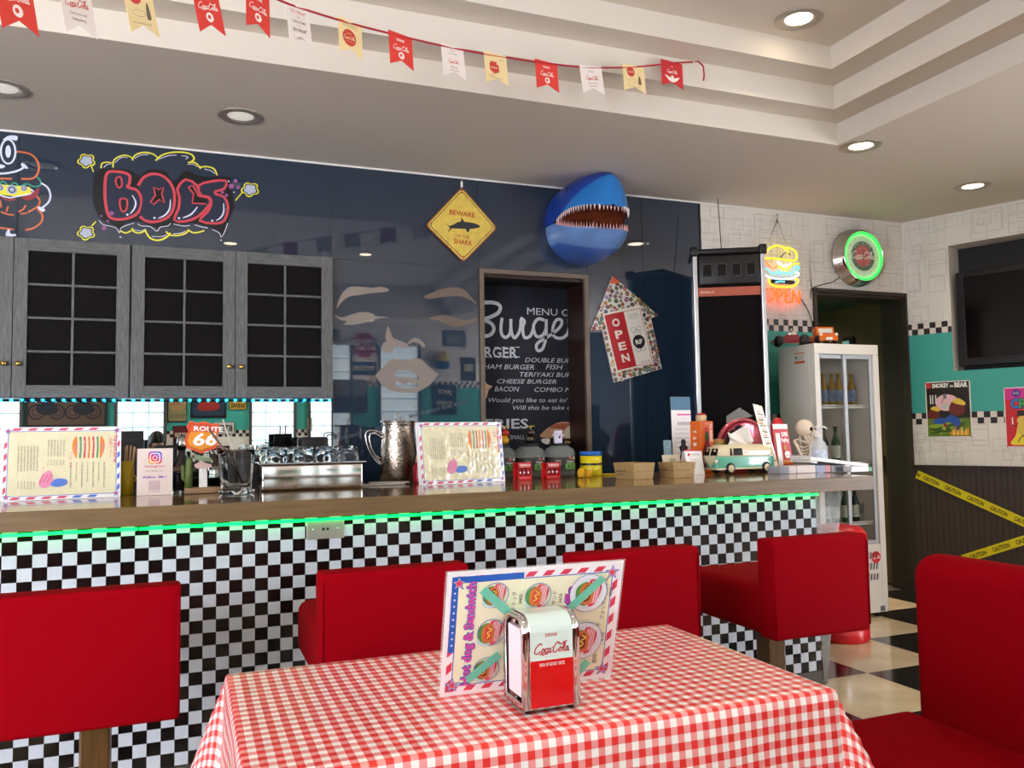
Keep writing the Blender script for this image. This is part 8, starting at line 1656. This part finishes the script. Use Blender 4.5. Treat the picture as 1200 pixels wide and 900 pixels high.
# blue and yellow soft toy shape on the rear wall (plain)
c = P(517, 426, Y=YM_); t = thing('soft_toy', 'plain yellow and blue soft toy hanging on the rear wall, seen in the navy reflection', 'soft toy', (c.x, YR+.08, c.z)); q = MB(); q.sphere((0, 0, .05), (.10, .08, .13), mat('plush_yellow', 'C9A82C', .9), 18); q.build('body', t); q = MB(); q.lathe([(.0, -.10), (.09, -.08), (.108, -.02), (.105, .02)], mat('plush_blue', '24507A', .9), 18, sy=.85); q.build('overalls', t)
# rear booths: red benches and a table behind the camera
def booth(x, y, rz_, lab):
    t = thing('rear_bench', lab, 'bench', (x, y, 0), rz=rz_); b = MB(); b.rbox(-.55, .02, -.9, 0, .27, .45, .04, RED, 3); b.build('seat', t); b = MB(); b.rbox(0, .12, -.9, 0, .25, .90, .05, RED, 3); b.build('backrest', t); b = MB(); b.bx(-.5, .1, -.85, -.05, 0, .275, BLACK); b.build('plinth', t)
booth(-.95, -1.0, 0, 'red bench by the rear windows behind the camera, left one'); booth(-2.95, -1.9, math.pi, 'red bench by the rear windows facing the left bench')
booth(3.3, -.9, 0, 'red bench by the rear windows behind the camera, right one')
t = thing('rear_table', 'dark square table between the rear benches behind the camera', 'table', (-1.95, -1.45, 0)); q = MB(); q.bx(-.3, .3, -.4, .4, .70, .73, mat('table_dark', '2E2420', .3)); q.build('tabletop', t, bevel=.004); q = MB(); q.lathe([(.25, 0), (.25, .015), (.03, .03), (.03, .70)], BLACK, 24); q.build('pedestal', t)

# ================================================================== THE PHOTOGRAPHER (seen only in the mirror)
SKN = mat('skin', 'C99A7C', .55); HAIRM = mat('hair_dark', '14100E', .55, noise=.3, nscale=60, stretch=(8, 8, 1)); JKT = mat('black_jacket', '121216', .8); TRS = mat('dark_trousers', '1E2026', .85)
def skinned(name, verts, edges, radii, m, parent, root=0):
    me = bpy.data.meshes.new(name); me.from_pydata(verts, edges, []); me.materials.append(m); o = bpy.data.objects.new(name, me); COL.objects.link(o)
    if parent is not None: o.parent = parent
    md = o.modifiers.new('skin', 'SKIN'); sv = me.skin_vertices[0].data
    for i, r in enumerate(radii): sv[i].radius = (r, r) if isinstance(r, (int, float)) else r; sv[i].use_root = (i == root)
    md.use_smooth_shade = True; sd = o.modifiers.new('subd', 'SUBSURF'); sd.levels = sd.render_levels = 2; return o
base = Vector((-.34, -.14, .452))
t = thing('person', 'dark-haired person in black on the left bench holding a phone, seen in the mirror', 'person', base)
J = dict(pel=(-.34, -.14, .60), sp=(-.345, -.15, .72), ch=(-.335, -.145, .90), nk=(-.32, -.12, 1.05), nk2=(-.31, -.10, 1.10), hd=(-.30, -.075, 1.19), hd2=(-.30, -.085, 1.27),
         rs=(-.17, -.20, 1.00), re=(-.04, -.20, .86), rw=(-.055, -.085, 1.06), rh=(-.05, -.065, 1.12), ls=(-.47, -.06, 1.00), le=(-.46, .10, .84), lw=(-.27, .14, .80), lh=(-.20, .14, .79),
         rp=(-.30, -.24, .565), rk=(.08, -.22, .545), ra=(.10, -.22, .12), rf=(.22, -.21, .04), lp=(-.36, -.02, .565), lk=(.06, .06, .545), la=(.08, .06, .12), lf=(.20, .07, .04))
K = list(J); rad = dict(pel=.115, sp=.12, ch=.13, nk=.055, nk2=.05, hd=.085, hd2=.08, rs=.06, re=.042, rw=.026, rh=.030, ls=.06, le=.042, lw=.026, lh=.028, rp=.09, rk=.06, ra=.038, rf=.035, lp=.09, lk=.06, la=.038, lf=.035)
E_ = [('pel', 'sp'), ('sp', 'ch'), ('ch', 'nk'), ('nk', 'nk2'), ('nk2', 'hd'), ('hd', 'hd2'), ('ch', 'rs'), ('rs', 're'), ('re', 'rw'), ('rw', 'rh'), ('ch', 'ls'), ('ls', 'le'), ('le', 'lw'), ('lw', 'lh'), ('pel', 'rp'), ('rp', 'rk'), ('rk', 'ra'), ('ra', 'rf'), ('pel', 'lp'), ('lp', 'lk'), ('lk', 'la'), ('la', 'lf')]
V = [Vector(J[k])-base for k in K]; E2 = [(K.index(a), K.index(b_)) for a, b_ in E_]; RR = [rad[k] for k in K]
for hnd, dirs in (('rh', [((-.02+.013*i, .022, .035+.003*i), (-.015+.012*i, .040, .058), (-.01+.010*i, .042, .078)) for i in range(4)]), ('lh', [((.03, -.02+.013*i, .0), (.055, -.02+.014*i, -.004), (.072, -.02+.014*i, -.012)) for i in range(4)])):
    h = K.index(hnd)
    for ch in dirs:
        prev = h
        for q_, r in zip(ch, (.0095, .0085, .0075)): V.append(V[h]+Vector(q_)); RR.append(r); E2.append((prev, len(V)-1)); prev = len(V)-1
    prev = h
    for q_ in (((-.028, .005, .01), (-.042, .018, .030)) if hnd == 'rh' else ((.015, .03, .0), (.035, .045, -.004))): V.append(V[h]+Vector(q_)); RR.append(.0095); E2.append((prev, len(V)-1)); prev = len(V)-1
skinned('body', V, E2, RR, SKN, t)
def sub(keys, grow, m, nm):
    idx = [k for k in keys]; vs = [Vector(J[k])-base for k in idx]; es = [(idx.index(a), idx.index(b_)) for a, b_ in E_ if a in idx and b_ in idx]; skinned(nm, vs, es, [rad[k]+grow for k in idx], m, t)
sub(['pel', 'sp', 'ch', 'nk', 'rs', 're', 'rw', 'ls', 'le', 'lw'], .016, JKT, 'jacket'); sub(['pel', 'rp', 'rk', 'ra', 'lp', 'lk', 'la'], .014, TRS, 'trousers')
hc = Vector((-.30, -.085, 1.225))-base; fd = Vector((.37, .93, 0)); Mh = Matrix.Rotation(math.atan2(fd.y, fd.x), 3, 'Z')
q = MB(); q.grid(lambda u, v: hc+Mh @ Vector((.104*math.cos(math.pi*v*.5)*math.cos(6.28318*u)*(1 if math.cos(6.28318*u) < .2 else .93)-.012, .088*math.cos(math.pi*v*.5)*math.sin(6.28318*u) if v < .8 else .088*math.cos(math.pi*v*.5)*math.sin(6.28318*u), -.035+.150*math.sin(math.pi*v*.5)*(1-.0*u)+(.03 if math.cos(6.28318*u) > .5 else 0)*(1-v))), 28, 12, HAIRM); q.build('hair', t, solid=.012)
for s in (-1, 1):
    q = MB(); q.sphere(hc+Mh @ Vector((.078, s*.030, -.03)), (.009, .012, .009), WHITE, 10); q.sphere(hc+Mh @ Vector((.086, s*.030, -.03)), .005, BLACK, 8); q.build('eye', t)
    q = MB(); q.sphere(hc+Mh @ Vector((.0, s*.086, -.035)), (.016, .010, .026), SKN, 10); q.build('ear', t)
q = MB(); q.sphere(hc+Mh @ Vector((.094, 0, -.05)), (.016, .012, .018), SKN, 10); q.build('nose', t); q = MB(); q.sphere(hc+Mh @ Vector((.082, 0, -.085)), (.008, .022, .006), mat('lips', '9A5A50', .5), 10); q.build('mouth', t)
pc_ = CAM-FW*.016-RT*.055-UP*.025; q = MB(); Mp = Matrix((RT, UP, -FW)).transposed(); t = thing('phone', 'black phone held up sideways by the seated photographer, seen only in the mirror', 'phone', pc_); q.box((0, 0, 0), (.150, .074, .008), BLACK, Mp); q.build('case', t, bevel=.002); q = MB(); q.box(-FW*.0044, (.142, .066, .0006), mat('phone_screen', '23262C', .15), Mp); q.build('screen', t)
